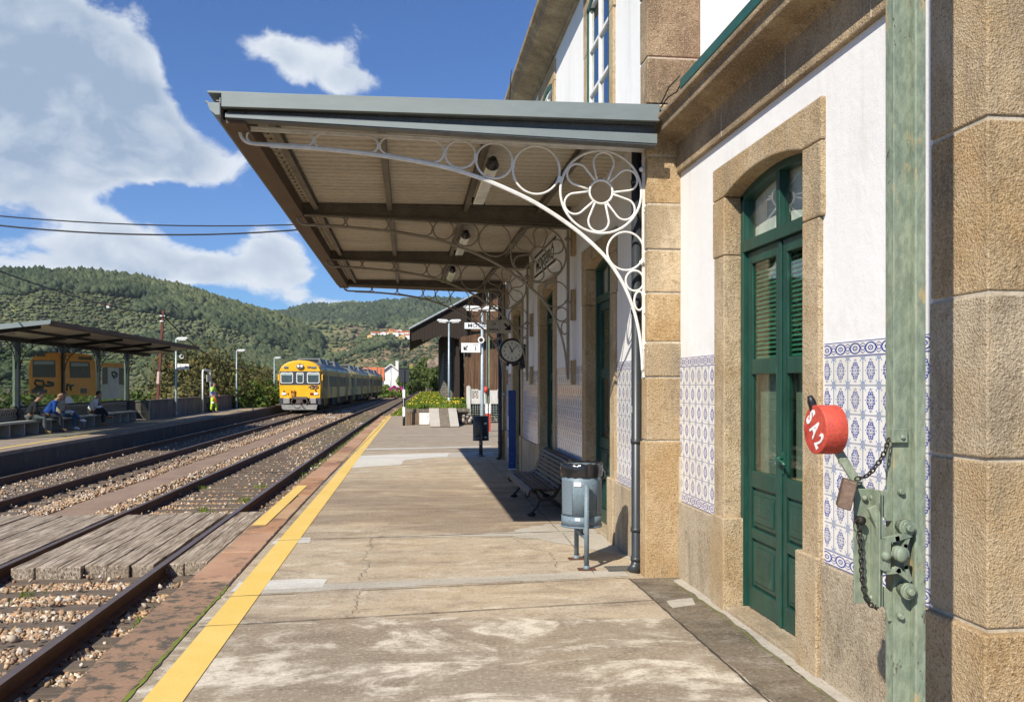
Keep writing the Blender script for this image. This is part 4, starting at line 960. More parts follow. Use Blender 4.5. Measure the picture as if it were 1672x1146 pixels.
# name board
mb = MB(); mb.box(W1 - .035, W1, 11.72, 13.80, 3.315, 3.665, 0)
sg = mb.build('name_board', [M['sign_white']]); tag(sg, 'long white station name board with black letters over the third doorway', 'sign')
mb = MB(); mb.box(W1 - .039, W1 - .035, 11.72, 13.80, 3.63, 3.665); mb.box(W1 - .039, W1 - .035, 11.72, 13.80, 3.315, 3.35); mb.build('border', M['ink'], sg)
text('lettering', 'MOSTEIRÔ', .25, M['ink'], sg, face_minus_x(W1 - .036, 12.76, 3.47) , sx=1.4, bold=.003)

# ---------------------------------------------------------------- platform canopy
can = empty('platform_canopy', 'grey metal platform canopy on white scrolled iron brackets fixed to the station', 'canopy')
BY = [7.0, 10.5, 14.18, 17.86]
XO, XI = -1.42, 2.09
def zc(x): return 3.765 + (x - XO) * .010                # underside of the sheet
mb = MB(); vs = []; y = 6.76; k = 0; prof = []
while y < 18.15: prof += [(y, 0), (y + .055, 0), (y + .075, .028), (y + .13, .028), (y + .15, 0)]; y += .15
prof = sorted(set(prof))
for y, dz in prof: vs += [(XO - .04, y, zc(XO) + dz), (XI, y, zc(XI) + dz)]
mb.add(vs, [(2 * i, 2 * i + 1, 2 * i + 3, 2 * i + 2) for i in range(len(prof) - 1)])
o = mb.build('roof_sheet', M['sheet'], can); md = o.modifiers.new('thick', 'SOLIDIFY'); md.thickness = .004
mb = MB(); mb.box(XO - .1, XI, 6.74, 18.2, 3.815, 3.83); mb.build('roof_cover', M['grey_flash'], can)
# flashing and edge beams
def sloped(mb, x0, x1, zb0, zt0, zb1, zt1, y0, y1, mi=0): mb.prism([(x0, zb0), (x1, zb1), (x1, zt1), (x0, zt0)], 'y', y0, y1, mi)
mb = MB(); sloped(mb, -1.41, 2.0, 3.700, 3.812, 3.715, 3.848, 6.70, 6.715); sloped(mb, -1.41, 2.0, 3.80, 3.812, 3.836, 3.848, 6.715, 6.80); sloped(mb, -1.41, 2.0, 3.70, 3.706, 3.715, 3.72, 6.715, 6.77)
mb.build('flashing', M['grey_flash'], can, bevel=.003)
for i, Yb in enumerate(BY):
    mb = MB(); yb = Yb - .20 if i == 0 else (Yb + .2 if i == 3 else Yb)
    yf = yb - .04
    sloped(mb, XO + .03, 1.99, 3.635, 3.765, 3.545, 3.78, yb - .004, yb + .004); sloped(mb, XO + .03, 1.99, 3.625, 3.64, 3.53, 3.548, yb - .055, yb + .055); sloped(mb, XO + .03, 1.99, 3.70 if i == 0 else 3.75, 3.712 if i == 0 else 3.764, 3.70 if i == 0 else 3.765, 3.712 if i == 0 else 3.778, yb - .055, yb + .055)
    if i == 0: sloped(mb, XO + .03, 1.99, 3.64, 3.665, 3.55, 3.615, yb - .06, yb - .045)
    if i == 0: pb_ = MB(); sloped(pb_, XO + .03, 1.99, 3.632, 3.652, 3.545, 3.622, yb - .062, yb - .058); pb_.build('beam_plate', M['grey_flash'], can)
    mb.build('beam', M['grey_steel'] if i == 0 else M['beam_brown'], can, bevel=.002)
for x in (-1.10, -.23, .68, 1.58):
    mb = MB(); mb.box(x - .03, x + .03, 6.8, 18.1, zc(x) - .085, zc(x) - .078); mb.box(x - .004, x + .004, 6.8, 18.1, zc(x) - .08, zc(x) - .002); mb.box(x - .03, x + .03, 6.8, 18.1, zc(x) - .008, zc(x) - .001); mb.build('purlin', M['beam_brown'], can)
mb = MB(); mb.box(-1.43, -1.25, 6.78, 18.12, 3.60, 3.625); mb.box(-1.27, -1.25, 6.78, 18.12, 3.625, 3.75); mb.box(-1.43, -1.415, 6.78, 18.12, 3.625, 3.74)
for i in range(70): mb.cyl((-1.20, 6.9 + i * .16, 3.74), (-1.20, 6.9 + i * .16, 3.75), .012, 6)
mb.build('edge_board', M['edge_brown'], can)
mb = MB(); gp_ = [(-1.535, 3.745), (-1.52, 3.74), (-1.50, 3.68), (-1.46, 3.645), (-1.425, 3.645), (-1.425, 3.78), (-1.432, 3.78), (-1.432, 3.652), (-1.462, 3.652), (-1.495, 3.69), (-1.515, 3.752), (-1.54, 3.752)]
mb.prism(gp_, 'y', 6.74, 18.2); mb.prism([(-1.525, 3.74), (-1.50, 3.68), (-1.46, 3.648), (-1.43, 3.648), (-1.43, 3.74)], 'y', 6.735, 6.745); mb.build('gutter', M['grey_flash'], can)
# brackets
def circle(cx, cz, rx, rz, n=36): return [(cx + rx * cos(2 * pi * i / n), 0, cz + rz * sin(2 * pi * i / n)) for i in range(n)]
def stadium(x0, x1, zt0, zb0, zt1, zb1, n=8):
    pts = []
    for (x, a, b, s) in ((x0, zt0, zb0, -1), (x1, zt1, zb1, 1)):
        r = (a - b) / 2; c = (a + b) / 2; cx = x - s * r
        arc = [(cx + s * r * sin(pi * i / n), 0, c + r * cos(pi * i / n)) for i in range(n + 1)]
        pts += arc[::-1] if s < 0 else arc
    return pts
chord = [(-1.34, 3.63), (-1.335, 3.60), (-1.311, 3.548), (-1.254, 3.516), (-1.103, 3.507), (-.769, 3.498), (-.479, 3.479), (-.236, 3.457), (.059, 3.418), (.307, 3.374), (.507, 3.32), (.708, 3.25), (.972, 3.137), (1.166, 3.03), (1.362, 2.90), (1.528, 2.765), (1.658, 2.63), (1.778, 2.447), (1.862, 2.253), (1.915, 2.049), (1.94, 1.86), (1.948, 1.71)]
def bez(pts, n=4):
    out = []; P = [Vector((a, 0, b)) for a, b in pts]
    for i in range(len(P) - 1):
        p0, p1, p2, p3 = P[max(i - 1, 0)], P[i], P[i + 1], P[min(i + 2, len(P) - 1)]
        for k in range(n):
            t = k / n; out.append(.5 * ((2 * p1) + (p2 - p0) * t + (2 * p0 - 5 * p1 + 4 * p2 - p3) * t * t + (3 * p1 - p0 - 3 * p2 + p3) * t ** 3))
    out.append(P[-1]); return out
M['bracket_taupe'] = worn('taupe_iron', (.30, .26, .20), (.24, .205, .155), 8, .6, fine=120, fa=.15)
def bracket_mesh():
    mb = MB(); r = .0095; dz = .0
    ch = bez(chord); mb.tube(ch, .014, 8); mb.tube([p + Vector((0, 0, -.012)) for p in ch[16:]], .011, 6)
    mb.bar((-1.38, 0, 3.642), (1.985, 0, 3.572), .05, .012); mb.bar((-1.36, 0, 3.625), (1.97, 0, 3.556), .012, .02)
    mb.tube(stadium(-1.282, -.766, 3.622, 3.520, 3.612, 3.512), r, 7, True); mb.tube(stadium(-.752, -.250, 3.612, 3.495, 3.60, 3.47), r, 7, True); mb.tube(stadium(-.236, .282, 3.60, 3.462, 3.59, 3.405), r, 7, True)
    mb.tube(circle(.417, 3.482, .124, .113), r, 7, True); mb.tube(circle(.696, 3.438, .150, .146), r, 7, True); mb.tube(circle(1.045, 3.372, .196, .2), r, 7, True)
    cx, cz = 1.592, 3.205; R = .345
    mb.tube(circle(cx, cz, R, R, 56), r * 1.15, 8, True); mb.tube(circle(cx, cz, .098, .098), r * 1.1, 7, True)
    for k in range(6):
        a = radians(85 + 60 * k); pts = []
        for i in range(25):
            t = i / 24 * 2 - 1; th_ = t * 2.45; rr = .087; cc = R - rr - .012
            if abs(th_) < 1.95: px, pz = cc + rr * cos(th_), rr * sin(th_) * 1.0
            else: f = (abs(th_) - 1.95) / .5; px = (cc + rr * cos(1.95)) * (1 - f) + .095 * f; pz = (rr * sin(1.95) * (1 - f) + .045 * f) * (1 if th_ > 0 else -1)
            pts.append((cx + px * cos(a) - pz * sin(a), 0, cz + px * sin(a) + pz * cos(a)))
        mb.tube(pts, r, 7)
    mb.tube(circle(1.802, 2.715, .158, .160), r, 7, True); mb.tube(circle(1.880, 2.468, .078, .085), r, 7, True); mb.tube(circle(1.918, 2.30, .042, .078), r, 7, True)
    mb.bar((1.958, 0, 3.62), (1.958, 0, 1.66), .018, .03, (1, 0, 0)); mb.bar((1.975, .0, 3.6), (1.975, 0, 1.70), .035, .008, (1, 0, 0))
    for z in (3.40, 2.62): mb.ball((1.935, -.012, z), .022); mb.bar((1.93, 0, z), (2.0, 0, z), .03, .03)
    for z in (3.05, 2.2, 1.9): mb.ball((1.957, -.014, z), .009)
    for (x, z) in ((-.759, 3.56), (-.243, 3.53), (.290, 3.50), (.543, 3.46), (.848, 3.41), (1.243, 3.30)): mb.bar((x, 0, z - .025), (x, 0, z + .025), .02, .03)
    return mb
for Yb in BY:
    mb = bracket_mesh(); o = mb.build('bracket', M['white_paint'] if Yb < 8 else M['bracket_taupe'], can)  # first bracket white, the inner three taupe
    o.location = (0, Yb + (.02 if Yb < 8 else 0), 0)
# fluorescent lamps under the canopy
def lamp(y):
    t = empty('strip_lamp', {0: 'nearest long strip lamp with black end cap under the canopy', 1: 'middle strip lamp hanging under the canopy between the second and third brackets', 2: 'farthest strip lamp hanging under the canopy'}[BYL.index(y)], 'lamp', (.74, y, 3.6), 0, 'strip lamps under the platform canopy')
    mb = MB(); mb.prism([(-.06, -.07), (.06, -.07), (.05, .0), (-.05, .0)], 'y', 0, 1.55); mb.build('diffuser', M['lamp_clear'], t, bevel=.01)
    mb = MB(); mb.cyl((0, -.10, -.005), (0, 0, -.035), .028, 12, r2=.062); mb.build('end_cap', M['black'], t); mb = MB(); mb.box(-.07, .07, 1.55, 1.57, -.075, .01); mb.build('end_plate', M['black'], t)
    mb = MB(); mb.box(-.04, .04, 0, 1.55, .001, .03); mb.tube([(0, .2, -.03), (0, 1.4, -.03)], .013, 8); mb.build('tray', M['beam_brown'], t)
    mb = MB(); mb.tube([(-.02, 1.57, .02), (-.03, 1.75, .04), (-.05, 2.0, .05)], .008, 6); mb.build('cable', M['rust'], t)
    return t
M['lamp_clear'] = plain('clear_lamp_cover', (.55, .57, .50), .12, spec=.8)
BYL = [7.65, 11.3, 14.75]
for y in BYL: lamp(y)
# ---------------------------------------------------------------- bench
be = empty('bench', 'dark slatted bench with curled cast iron legs against the station wall', 'bench', (1.42, 11.2, 0))
prof = [(0.00, .30), (.02, .335), (.075, .350), (.135, .346), (.195, .340), (.255, .335), (.315, .338), (.362, .365)]
backp = [(.392, .412), (.415, .460), (.436, .508), (.456, .556), (.476, .604), (.50, .650), (.540, .680), (.583, .672), (.60, .635)]
def slats(pts, name, par):
    mb = MB()
    for i, (x, z) in enumerate(pts):
        a = pts[max(i - 1, 0)]; b = pts[min(i + 1, len(pts) - 1)]; d = Vector((b[0] - a[0], 0, b[1] - a[1])).normalized(); nn = Vector((-d.z, 0, d.x))
        mb.obox((x, 0, z), d * .0215, (0, 1.08, 0), nn * .011)
    return mb.build(name, M['slat'], par, bevel=.007)
slats(prof, 'seat', be); slats(backp, 'backrest', be)
for yy in (-.88, .88):
    mb = MB()
    def tb(pts, r): mb.tube([(x, yy, z) for x, z in pts], r, 8)
    tb([(-.02, .285), (.03, .31), (.12, .325), (.24, .315), (.33, .325), (.385, .38), (.42, .45), (.46, .55), (.505, .635), (.55, .66), (.585, .63)], [.014, .02, .02, .02, .022, .022, .02, .018, .016, .016, .02])
    tb([(.09, .31), (.13, .24), (.15, .19), (.12, .12), (.075, .06), (.06, .03)], [.018, .022, .024, .02, .018, .03])
    tb([(.15, .19), (.24, .20), (.34, .24), (.40, .33), (.42, .44)], [.022, .02, .02, .018, .018])
    tb([(.24, .20), (.34, .16), (.42, .10), (.49, .04), (.52, .02)], [.018, .02, .018, .018, .028])
    tb([(.0, .29), (-.02, .26), (.0, .235), (.03, .245), (.03, .27)], .012)
    mb.ball((.055, yy, .02), (.055, .03, .022)); mb.ball((.52, yy, .02), (.055, .03, .022)); mb.ball((.585, yy, .62), .024)
    mb.build('leg', M['iron'], be)
mb = MB(); mb.tube([(.17, -.88, .2), (.17, .88, .2)], .010, 8); mb.build('stretcher', M['iron'], be)

# ---------------------------------------------------------------- litter bins
def litter_bin(label, x, y, m, liner=True, k=1.0):
    t = empty('litter_bin', label, 'bin', (x, y, 0), 0, None)
    R = .178; z0, z1 = .345, .89
    mb = MB(); mb.cyl((0, 0, z0 + .07), (0, 0, z1), R - .004, 40); mb.cyl((0, 0, z0 + .01), (0, 0, z0 + .10), R, 40); mb.cyl((0, 0, z0), (0, 0, z0 + .015), R + .006, 40, r2=R + .006)
    mb.build('drum', m, t)
    mm, T, b = new_mat('perforated_' + m.name); x_, y_, z_ = T.sep(T.obj()); an = T.math('ARCTAN2', y_, x_)
    hole = (((an * 20.0).frac() - .5).abs() * .42).pow(2.0) + (((z_ * 62.0).frac() - .5).abs() * .42).pow(2.0)
    hole = hole.lt(.016)
    T.set(b.inputs['Base Color'], T.mix(hole * .75, (.16, .205, .24) if liner else (.035, .04, .045), (.02, .02, .024))); b.inputs['Roughness'].default_value = .5  # bin without liner: its shade is put into the darker tone
    mb = MB()
    for a0 in ([radians(v) for v in (-150, -30, 60, 150)]):
        pts = [(R * cos(a0 + .75 * (i / 10 - .5)) * 1.006, R * sin(a0 + .75 * (i / 10 - .5)) * 1.006) for i in range(11)]
        mb.add([(px, py, z) for px, py in pts for z in (z0 + .12, z1 - .13)], [(2 * i, 2 * i + 2, 2 * i + 3, 2 * i + 1) for i in range(10)])
    mb.build('perforated_panel', mm, t)
    if liner:
        mb = MB(); n = 48; vs = []
        for zz, rr, am in ((z1 - .10, R + .006, .003), (z1 - .05, R + .010, .005), (z1 - .01, R + .009, .003), (z1 + .018, R + .005, .006), (z1 + .012, R - .02, .006), (z1 - .06, R - .03, .01), (z1 - .3, R - .05, .01)):
            for i in range(n): a = 2 * pi * i / n; q = rr + am * sin(i * 2.3 + zz * 60) + am * .6 * sin(i * 5.1); vs.append((q * cos(a), q * sin(a), zz + am * sin(i * 1.7)))
        mb.add(vs, [(j * n + i, j * n + (i + 1) % n, (j + 1) * n + (i + 1) % n, (j + 1) * n + i) for j in range(6) for i in range(n)], 0, True)
        mb.ball((R + .01, .02, z1 - .09), (.035, .03, .05)); mb.build('bin_liner', M['plastic'], t)
        mb = MB(); mb.cyl((0, 0, z1 - .25), (0, 0, z1 - .24), R - .03, 30); mb.build('rubbish', M['plastic'], t)
    for s in (-1, 1):
        mb = MB(); yy = s * .225; mb.cyl((0, yy, .01), (0, yy, .735), .0215, 16); mb.cyl((0, yy, .0), (0, yy, .04), .038, 14, r2=.024); mb.bar((0, yy - s * .02, .60), (0, s * R, .60), .03, .05)
        mb.build('post', m, t)
        mb = MB(); mb.box(-.075, .075, yy - .04, yy + .04, .003, .012); mb.build('foot_plate', M['rust'], t)
    mb = MB(); mb.bar((0, -.22, .27), (0, .22, .27), .025, .03); mb.bar((0, 0, .26), (0, 0, .35), .03, .03); mb.build('cross_bar', m, t)
    mb = MB()
    for zz, w, h in ((z1 - .16, .032, .018), (z0 + .08, .022, .012)):
        a = radians(-112 if liner else -60); c = Vector((cos(a) * (R + .001), sin(a) * (R + .001), zz)); mb.obox(c, Vector((-sin(a), cos(a), 0)) * w, Vector((cos(a), sin(a), 0)) * .002, Vector((0, 0, h)))
    mb.build('sticker', M['sign_white'], t)
    return t
litter_bin('grey blue metal litter bin with black bag standing in the sun before the drainpipe', 1.522, 7.50, M['bin_grey'])
litter_bin('dark litter bin in the canopy shade farther along the platform', 1.60, 19.2, M['bin_shade_board_dark'], False)

# ---------------------------------------------------------------- clock, signs, blue panel
ck = empty('station_clock', 'round black double faced clock reading seven past eleven on a wall arm', 'clock', (1.79, 15.0, 2.185))
mb = MB(); mb.cyl((0, -.055, 0), (0, .055, 0), .225, 40); mb.cyl((0, -.075, 0), (0, -.055, 0), .205, 40, r2=.225); mb.cyl((0, .055, 0), (0, .075, 0), .225, 40, r2=.205); mb.build('case', M['black'], ck)
mb = MB(); mb.cyl((0, -.079, 0), (0, -.0755, 0), .185, 40); mb.build('dial', plain('cream_dial', (.62, .60, .50), .4, var=.04), ck)
mb = MB()
for i in range(60):
    a = 2 * pi * i / 60; r0 = .172; mb.obox((r0 * sin(a), -.0805, r0 * cos(a)), Vector((cos(a), 0, -sin(a))) * (.0015), (0, .0006, 0), Vector((sin(a), 0, cos(a))) * .005)
def hand(ang_, L, w, back): d_ = Vector((sin(ang_), 0, cos(ang_))); p_ = Vector((cos(ang_), 0, -sin(ang_))); mb.obox(d_ * (L - back) / 2 + Vector((0, -.083, 0)), p_ * w, (0, .001, 0), d_ * (L + back) / 2)
hand(radians(42), .155, .006, .04); hand(radians(333), .105, .009, .03); mb.cyl((0, -.085, 0), (0, -.081, 0), .013, 12); mb.build('hands', M['ink'], ck)
nb = [text('numeral', str(i), .048, M['ink'], ck, face_minus_y(.138 * sin(radians(30 * i)), -.0805, .138 * cos(radians(30 * i))), .0006, bold=.001) for i in range(1, 13)]
mb = MB(); mb.box(.14, .25, -.03, .03, -.30, .12); mb.tube([(0, 0, -.2), (.02, 0, -.25), (.12, 0, -.22)], .02); mb.ball((.18, 0, -.27), .05); mb.ball((-.07, 0, -.235), (.03, .03, .03)); mb.box(-.09, -.05, -.02, .02, -.235, -.19); mb.build('wall_arm', M['black'], ck)

def arrow(mb, c, L, w, ang_, y):     # flat arrow facing -y, pointing at the given angle
    d = Vector((cos(ang_), 0, sin(ang_))); n = Vector((-sin(ang_), 0, cos(ang_))); c = Vector((c[0], y, c[1])); e = Vector((0, .001, 0))
    mb.obox(c - d * L * .05, d * L * .42, e, n * w / 2); tip = c + d * L * .5
    for s in (-1, 1): q = (d * -1 + n * s).normalized(); mb.obox(tip + q * L * .24 - d * w * .3, q * L * .30, e, Vector((-q.z, 0, q.x)) * w / 2)
sg = empty('exit_sign', 'grey hanging sign reading SAÍDA with a black arrow pointing down right', 'sign', (1.78, 16.9, 2.745))
mb = MB(); mb.box(-.262, .262, -.015, .015, -.132, .132); mb.build('panel', M['sign_grey'], sg, bevel=.003)
mb = MB(); arrow(mb, (.15, 0), .17, .038, radians(-45), -.017)
for (a, b, c_, d_) in ((-.235, .0, .112, .116), (-.235, 0, -.118, -.114), (-.239, -.235, -.114, .112), (0, .004, -.114, .112)): mb.box(a, b, -.0172, -.015, c_, d_)
for (a, b, c_, d_) in ((-.16, -.10, .072, .08), (-.16, -.10, .018, .026), (-.16, -.152, .02, .08), (-.105, -.097, .06, .08), (-.105, -.097, .018, .036), (-.13, -.085, .044, .052)): mb.box(a, b, -.0172, -.015, c_, d_)
arrow(mb, (-.09, .048), .04, .008, 0, -.017)
mb.build('arrow', M['ink'], sg); text('lettering', 'SAÍDA', .066, M['ink'], sg, face_minus_y(-.117, -.0165, -.062), .001, sx=1.05, bold=.0015)
mb = MB(); mb.bar((.10, 0, .13), (.10, 0, .9), .02, .02); mb.bar((-.2, 0, .13), (-.2, 0, .9), .02, .02); mb.build('hanger', M['grey_steel'], sg)
bp = empty('blue_panel', 'tall narrow blue panel standing against the tiled wall beyond the bench', 'panel', (1.93, 16.02, 0))
mb = MB(); mb.box(-.075, .065, -.01, .10, .02, 1.49); mb.build('body', M['blue'], bp, bevel=.006)
mb = MB(); mb.box(-.0775, -.075, .01, .08, .75, 1.0); mb.box(-.0775, -.075, .01, .08, .42, .60); mb.box(-.07, .06, 0, .09, 0, .02); mb.build('sticker', M['sign_white'], bp)
mb = MB(); mb.cyl((-.01, -.012, .30), (-.01, -.009, .30), .008, 8); mb.cyl((-.01, -.012, .12), (-.01, -.009, .12), .008, 8); mb.build('bolt', M['galv'], bp)

# ---------------------------------------------------------------- lamp posts
def head(mb, mb2, s, z):   # one lamp head on side s
    mb.prism([(s * .03, z - .02), (s * .55, z + .02), (s * .57, z + .06), (s * .50, z + .10), (s * .12, z + .085), (s * .03, z + .03)], 'y', -.10, .10)
    mb2.prism([(s * .10, z - .016), (s * .50, z + .016), (s * .47, z - .05), (s * .14, z - .07)], 'y', -.075, .075)
def lamp_post(label, x, y, z0, sides, h=3.9, group=None, lean=0):
    t = empty('lamp_post', label, 'lamp post', (x, y, z0), 0, group)
    mb = MB(); mb.tube([(0, 0, 0), (lean * .3, 0, 1.1), (lean, 0, h - .02)], [.062, .052, .038], 12); mb.cyl((0, 0, 0), (0, 0, .25), .068, 12); mb.build('pole', M['pole'], t)
    for s in sides:
        a, b = MB(), MB(); head(a, b, s, h - .03); o = a.build('lamp_head', M['lamp_white'], t); b.build('lens', M['lamp_glass'], o); o.location = (lean, 0, 0)
    return t
M['pole'] = plain('pale_grey_blue_pole', (.33, .40, .43), .45, .2); M['lamp_white'] = plain('white_lamp_shell', (.72, .73, .72), .4)
lp1 = lamp_post('twin headed lamp post carrying the Linha 1 sign beyond the canopy', 2.19, 25.8, 0, (-1, 1), lean=.0)
lamp_post('twin headed lamp post standing on the grassy dock', 1.88, 40.8, .72, (-1, 1), 3.9)
for i, (x, y) in enumerate([(-11.5, 44.3), (-11.45, 59.1), (-11.4, 74.9)]):
    lamp_post(['single headed lamp post carrying the platform 2 sign beside the shelter', 'single headed lamp post before the leafy trees behind the standing worker', 'single headed lamp post just left of the train roof'][i], x, y, 0, (1,), 3.88, 'lamp posts on the far platform')
def box_sign(name, label, x, y, z, w, h, cat='sign'):
    t = empty(name, label, cat, (x, y, z)); mb = MB(); mb.box(-w / 2, w / 2, -.02, .02, -h / 2, h / 2); mb.build('panel', M['sign_white'], t, bevel=.004); return t
s1 = box_sign('platform_sign', 'white sign reading Linha 1 with an arrow pointing down left', 2.19 - .35, 25.72, 2.70, .57, .285)
mb = MB(); arrow(mb, (-.15, 0), .17, .035, radians(-135), -.022)
mb.box(.02, .023, -.0215, -.02, -.11, .11); mb.build('arrow', M['ink'], s1)
text('lettering', 'Linha', .065, M['ink'], s1, face_minus_y(.14, -.0215, .095), .001); text('numeral', '1', .19, M['ink'], s1, face_minus_y(.145, -.0215, -.03), .001, bold=.003)
s2 = box_sign('platform_sign', 'white sign with number 2 and an arrow pointing down right', -11.5 + .36, 44.22, 2.48, .56, .27)
mb = MB(); arrow(mb, (.14, 0), .15, .035, radians(-45), -.022); mb.build('arrow', M['ink'], s2); text('numeral', '2', .19, M['ink'], s2, face_minus_y(-.13, -.0215, -.01), .001)
def speaker(label, x, y, z, r=.085):
    t = empty('loudspeaker', label, 'loudspeaker', (x, y, z)); mb = MB(); mb.cyl((0, -.10, 0), (0, -.02, 0), r, 20, r2=r * .6); mb.cyl((0, -.02, 0), (0, .05, 0), r * .6, 14, r2=r * .4); mb.build('horn', M['lamp_white'], t)
    mb = MB(); mb.cyl((0, -.103, 0), (0, -.095, 0), r * .6, 16); mb.build('cone', M['under'], t)
speaker('cream round loudspeaker above the Linha 1 sign', 2.14, 25.7, 2.93, .10); speaker('cream round loudspeaker above the number 2 sign', -11.18, 44.2, 2.98, .11)

# ---------------------------------------------------------------- point lever posts
def lever_post_far():
    t = empty('signal_post', 'slim pale green signal post with red weight and red white foot guard', 'signal post', (2.66, 29.0, 0))
    mb = MB(); mb.box(-.055, .055, -.01, .01, 0, 5.2); mb.box(-.055, -.04, -.06, 0, 0, 5.2); mb.build('post', M['post_green'], t)
    mb = MB(); mb.cyl((-.14, -.08, 1.42), (-.02, -.08, 1.42), .11, 20); mb.build('weight', M['red'], t)
    mb = MB(); mb.bar((-.08, -.08, 1.35), (-.05, -.08, .9), .03, .05); mb.bar((.0, -.06, .95), (.0, -.06, 1.2), .12, .03); mb.build('lever', M['post_green'], t)
    mb = MB(); mb.box(-.10, -.02, -.10, -.08, .30, .62, 0); mb.box(.02, .08, -.10, -.08, .30, .62, 0); mb.box(-.10, -.02, -.10, -.08, .62, .95, 1); mb.box(.02, .08, -.10, -.08, .62, .95, 1); mb.box(-.10, .08, -.10, -.08, 0, .3, 0); mb.build('guard', [M['red'], M['white']], t)
lever_post_far()
YP = 2.66
t = empty('lever_post', 'pale green riveted iron lever post with red SA2 weight and chains', 'lever post', (1.63, YP, 0))
def G(u, v, y=YP): return on_y(u, v, y) - Vector((1.63, YP, 0))
xa, xb_, xc = G(1459, 600).x, G(1488, 600).x, G(1512, 600, YP - .03).x
mb = MB(); mb.box(xa, xb_, 0, .012, 0, 4.2); mb.box(xb_ - .006, xb_ + .006, -.0, .05, 0, 4.2); mb.add([], []); mb.box(xb_ - .002, xc, -.030, -.018, 0, 4.2); mb.box(xb_ - .004, xb_ + .008, -.028, .0, 0, 4.2); mb.box(xc - .010, xc, -.018, .05, 0, 4.2); mb.box(xa, xa + .010, .012, .05, 0, 4.2)
mb.build('post', M['post_green'], t, bevel=.003)
def bolt(mb, p, r=.014, l=.014): mb.cyl(p, p + Vector((0, -l * .5, 0)), r, 6); mb.cyl(p + Vector((0, -l * .5, 0)), p + Vector((0, -l, 0)), r * .92, 16, r2=r * .6)
mb = MB()
for (u, v) in ((1470, 802), (1469, 1005)): bolt(mb, G(u, v) , .013, .016); mb.build('bolt', M['post_green'], t); mb = MB()
for (u, v) in ((1470, 858), (1472, 960)): mb.cyl(G(u, v), G(u, v) + Vector((0, -.05, 0)), .020, 18); mb.cyl(G(u, v) + Vector((0, -.03, 0)), G(u, v) + Vector((0, -.045, 0)), .027, 18); bolt(mb, G(u, v) + Vector((0, -.05, 0)), .015, .014); mb.build('bolt', M['post_green'], t); mb = MB()
yq = YP - .035     # hinge casting in front of the post
mb = MB()
def GB(u, v, dy=0): q = G(u, v, yq); return q + Vector((0, dy, 0))
def seg(pts, w, th=.026):
    for a_, b_ in zip(pts[:-1], pts[1:]): d_ = (GB(*b_) - GB(*a_)).normalized(); mb.bar(GB(*a_) - d_ * w * .45, GB(*b_) + d_ * w * .45, w, th, (0, 1, 0))
seg([(1446, 886), (1445, 926)], .020, .03); seg([(1447, 881), (1462, 878), (1482, 872)], .016); seg([(1448, 932), (1464, 930), (1482, 944)], .016); seg([(1482, 872), (1476, 890), (1474, 905), (1477, 925), (1483, 944)], .013, .02); mb.cyl(GB(1450, 904), GB(1478, 904), .011, 12)
mb.cyl(GB(1465, 902, .02), GB(1465, 902, -.03), .024, 18); mb.ball(GB(1443, 906, -.015), .016); mb.ball(GB(1464, 902, -.03), (.022, .012, .026)); mb.tube([GB(1456, 931), GB(1470, 931)], .012, 8)
mb.build('hinge', M['post_green'], t)
mb = MB()      # guide plates
def plate(u0, v0, u1, v1, y, th=.008):
    a, b = G(u0, v1, y), G(u1, v0, y); mb.box(a.x, b.x, y - YP - th, y - YP, a.z, b.z)
plate(1393, 797, 1420, 984, YP + .045); plate(1422, 799, 1431, 986, YP + .03); 
a, b = G(1420, 797, YP + .045), G(1420, 984, YP + .045); mb.box(a.x - .004, a.x + .002, -.02, .045, b.z, a.z)
a, b = G(1431, 799, YP + .03), G(1431, 986, YP + .03); mb.box(a.x - .002, a.x + .003, -.005, .06, b.z, a.z)
for (u, v) in ((1412, 813), (1424, 812), (1415, 975), (1424, 975)): mb.ball(G(u, v, YP + .03), .010)
def polyplate(pts, y, th=.008):
    ps = [G(u, v, y) for u, v in pts]; mb.prism([(p.x, p.z) for p in ps], 'y', y - YP - th, y - YP)
polyplate([(1431, 801), (1447, 800), (1447, 789), (1462, 789), (1462, 850), (1446, 850), (1437, 838), (1431, 836)], YP + .02)
polyplate([(1431, 952), (1445, 958), (1462, 975), (1462, 1013), (1449, 1013), (1444, 992), (1431, 985)], YP + .02)
mb.build('guide_plate', M['post_green'], t, bevel=.002)
mb = MB(); mb.bar(G(1423, 827, YP), G(1450, 893, YP), .030, .014, (0, 1, 0)); mb.bar(G(1361, 724, YP + .09), G(1402, 792, YP + .06), .030, .012, (0, 1, 0)); mb.bar(G(1370, 752, YP + .08), G(1381, 752, YP + .08), .018, .022, (0, 0, 1)); mb.bar(G(1400, 788, YP + .08), G(1416, 815, YP + .08), .026, .012, (0, 1, 0)); mb.build('lever_arm', M['post_green'], t, bevel=.002)
mb = MB(); c = G(1352, 701, YP + .10); mb.cyl(c + Vector((-.047, 0, 0)), c + Vector((.030, 0, 0)), .083, 48, smooth=True); mb.build('weight', M['red'], t, bevel=.003)
Mx = Matrix.Translation(c + Vector((-.0485, 0, 0))) @ Matrix.Rotation(-pi / 2, 4, 'Z') @ Matrix.Rotation(pi / 2, 4, 'X') @ Matrix.Rotation(radians(-52), 4, 'Z')
for ch, px, tilt in (('S', -.050, 0), ('A', .000, 0), ('2', .050, 0)):
    text('lettering', ch, .092, M['white'], t, Mx @ Matrix.Translation((px, .000, 0)) @ Matrix.Rotation(radians(0), 4, 'Z'), .0012, sx=.62, bold=.0022)
mb = MB()      # stencil bridges across the letters
pass
mb = MB(); mb.tube([G(1337, 690, YP + .12), G(1330, 672, YP + .13), G(1325, 655, YP + .13), G(1322, 646, YP + .13)], [.010, .014, .014, .008], 10); mb.build('hand_grip', M['iron'], t)
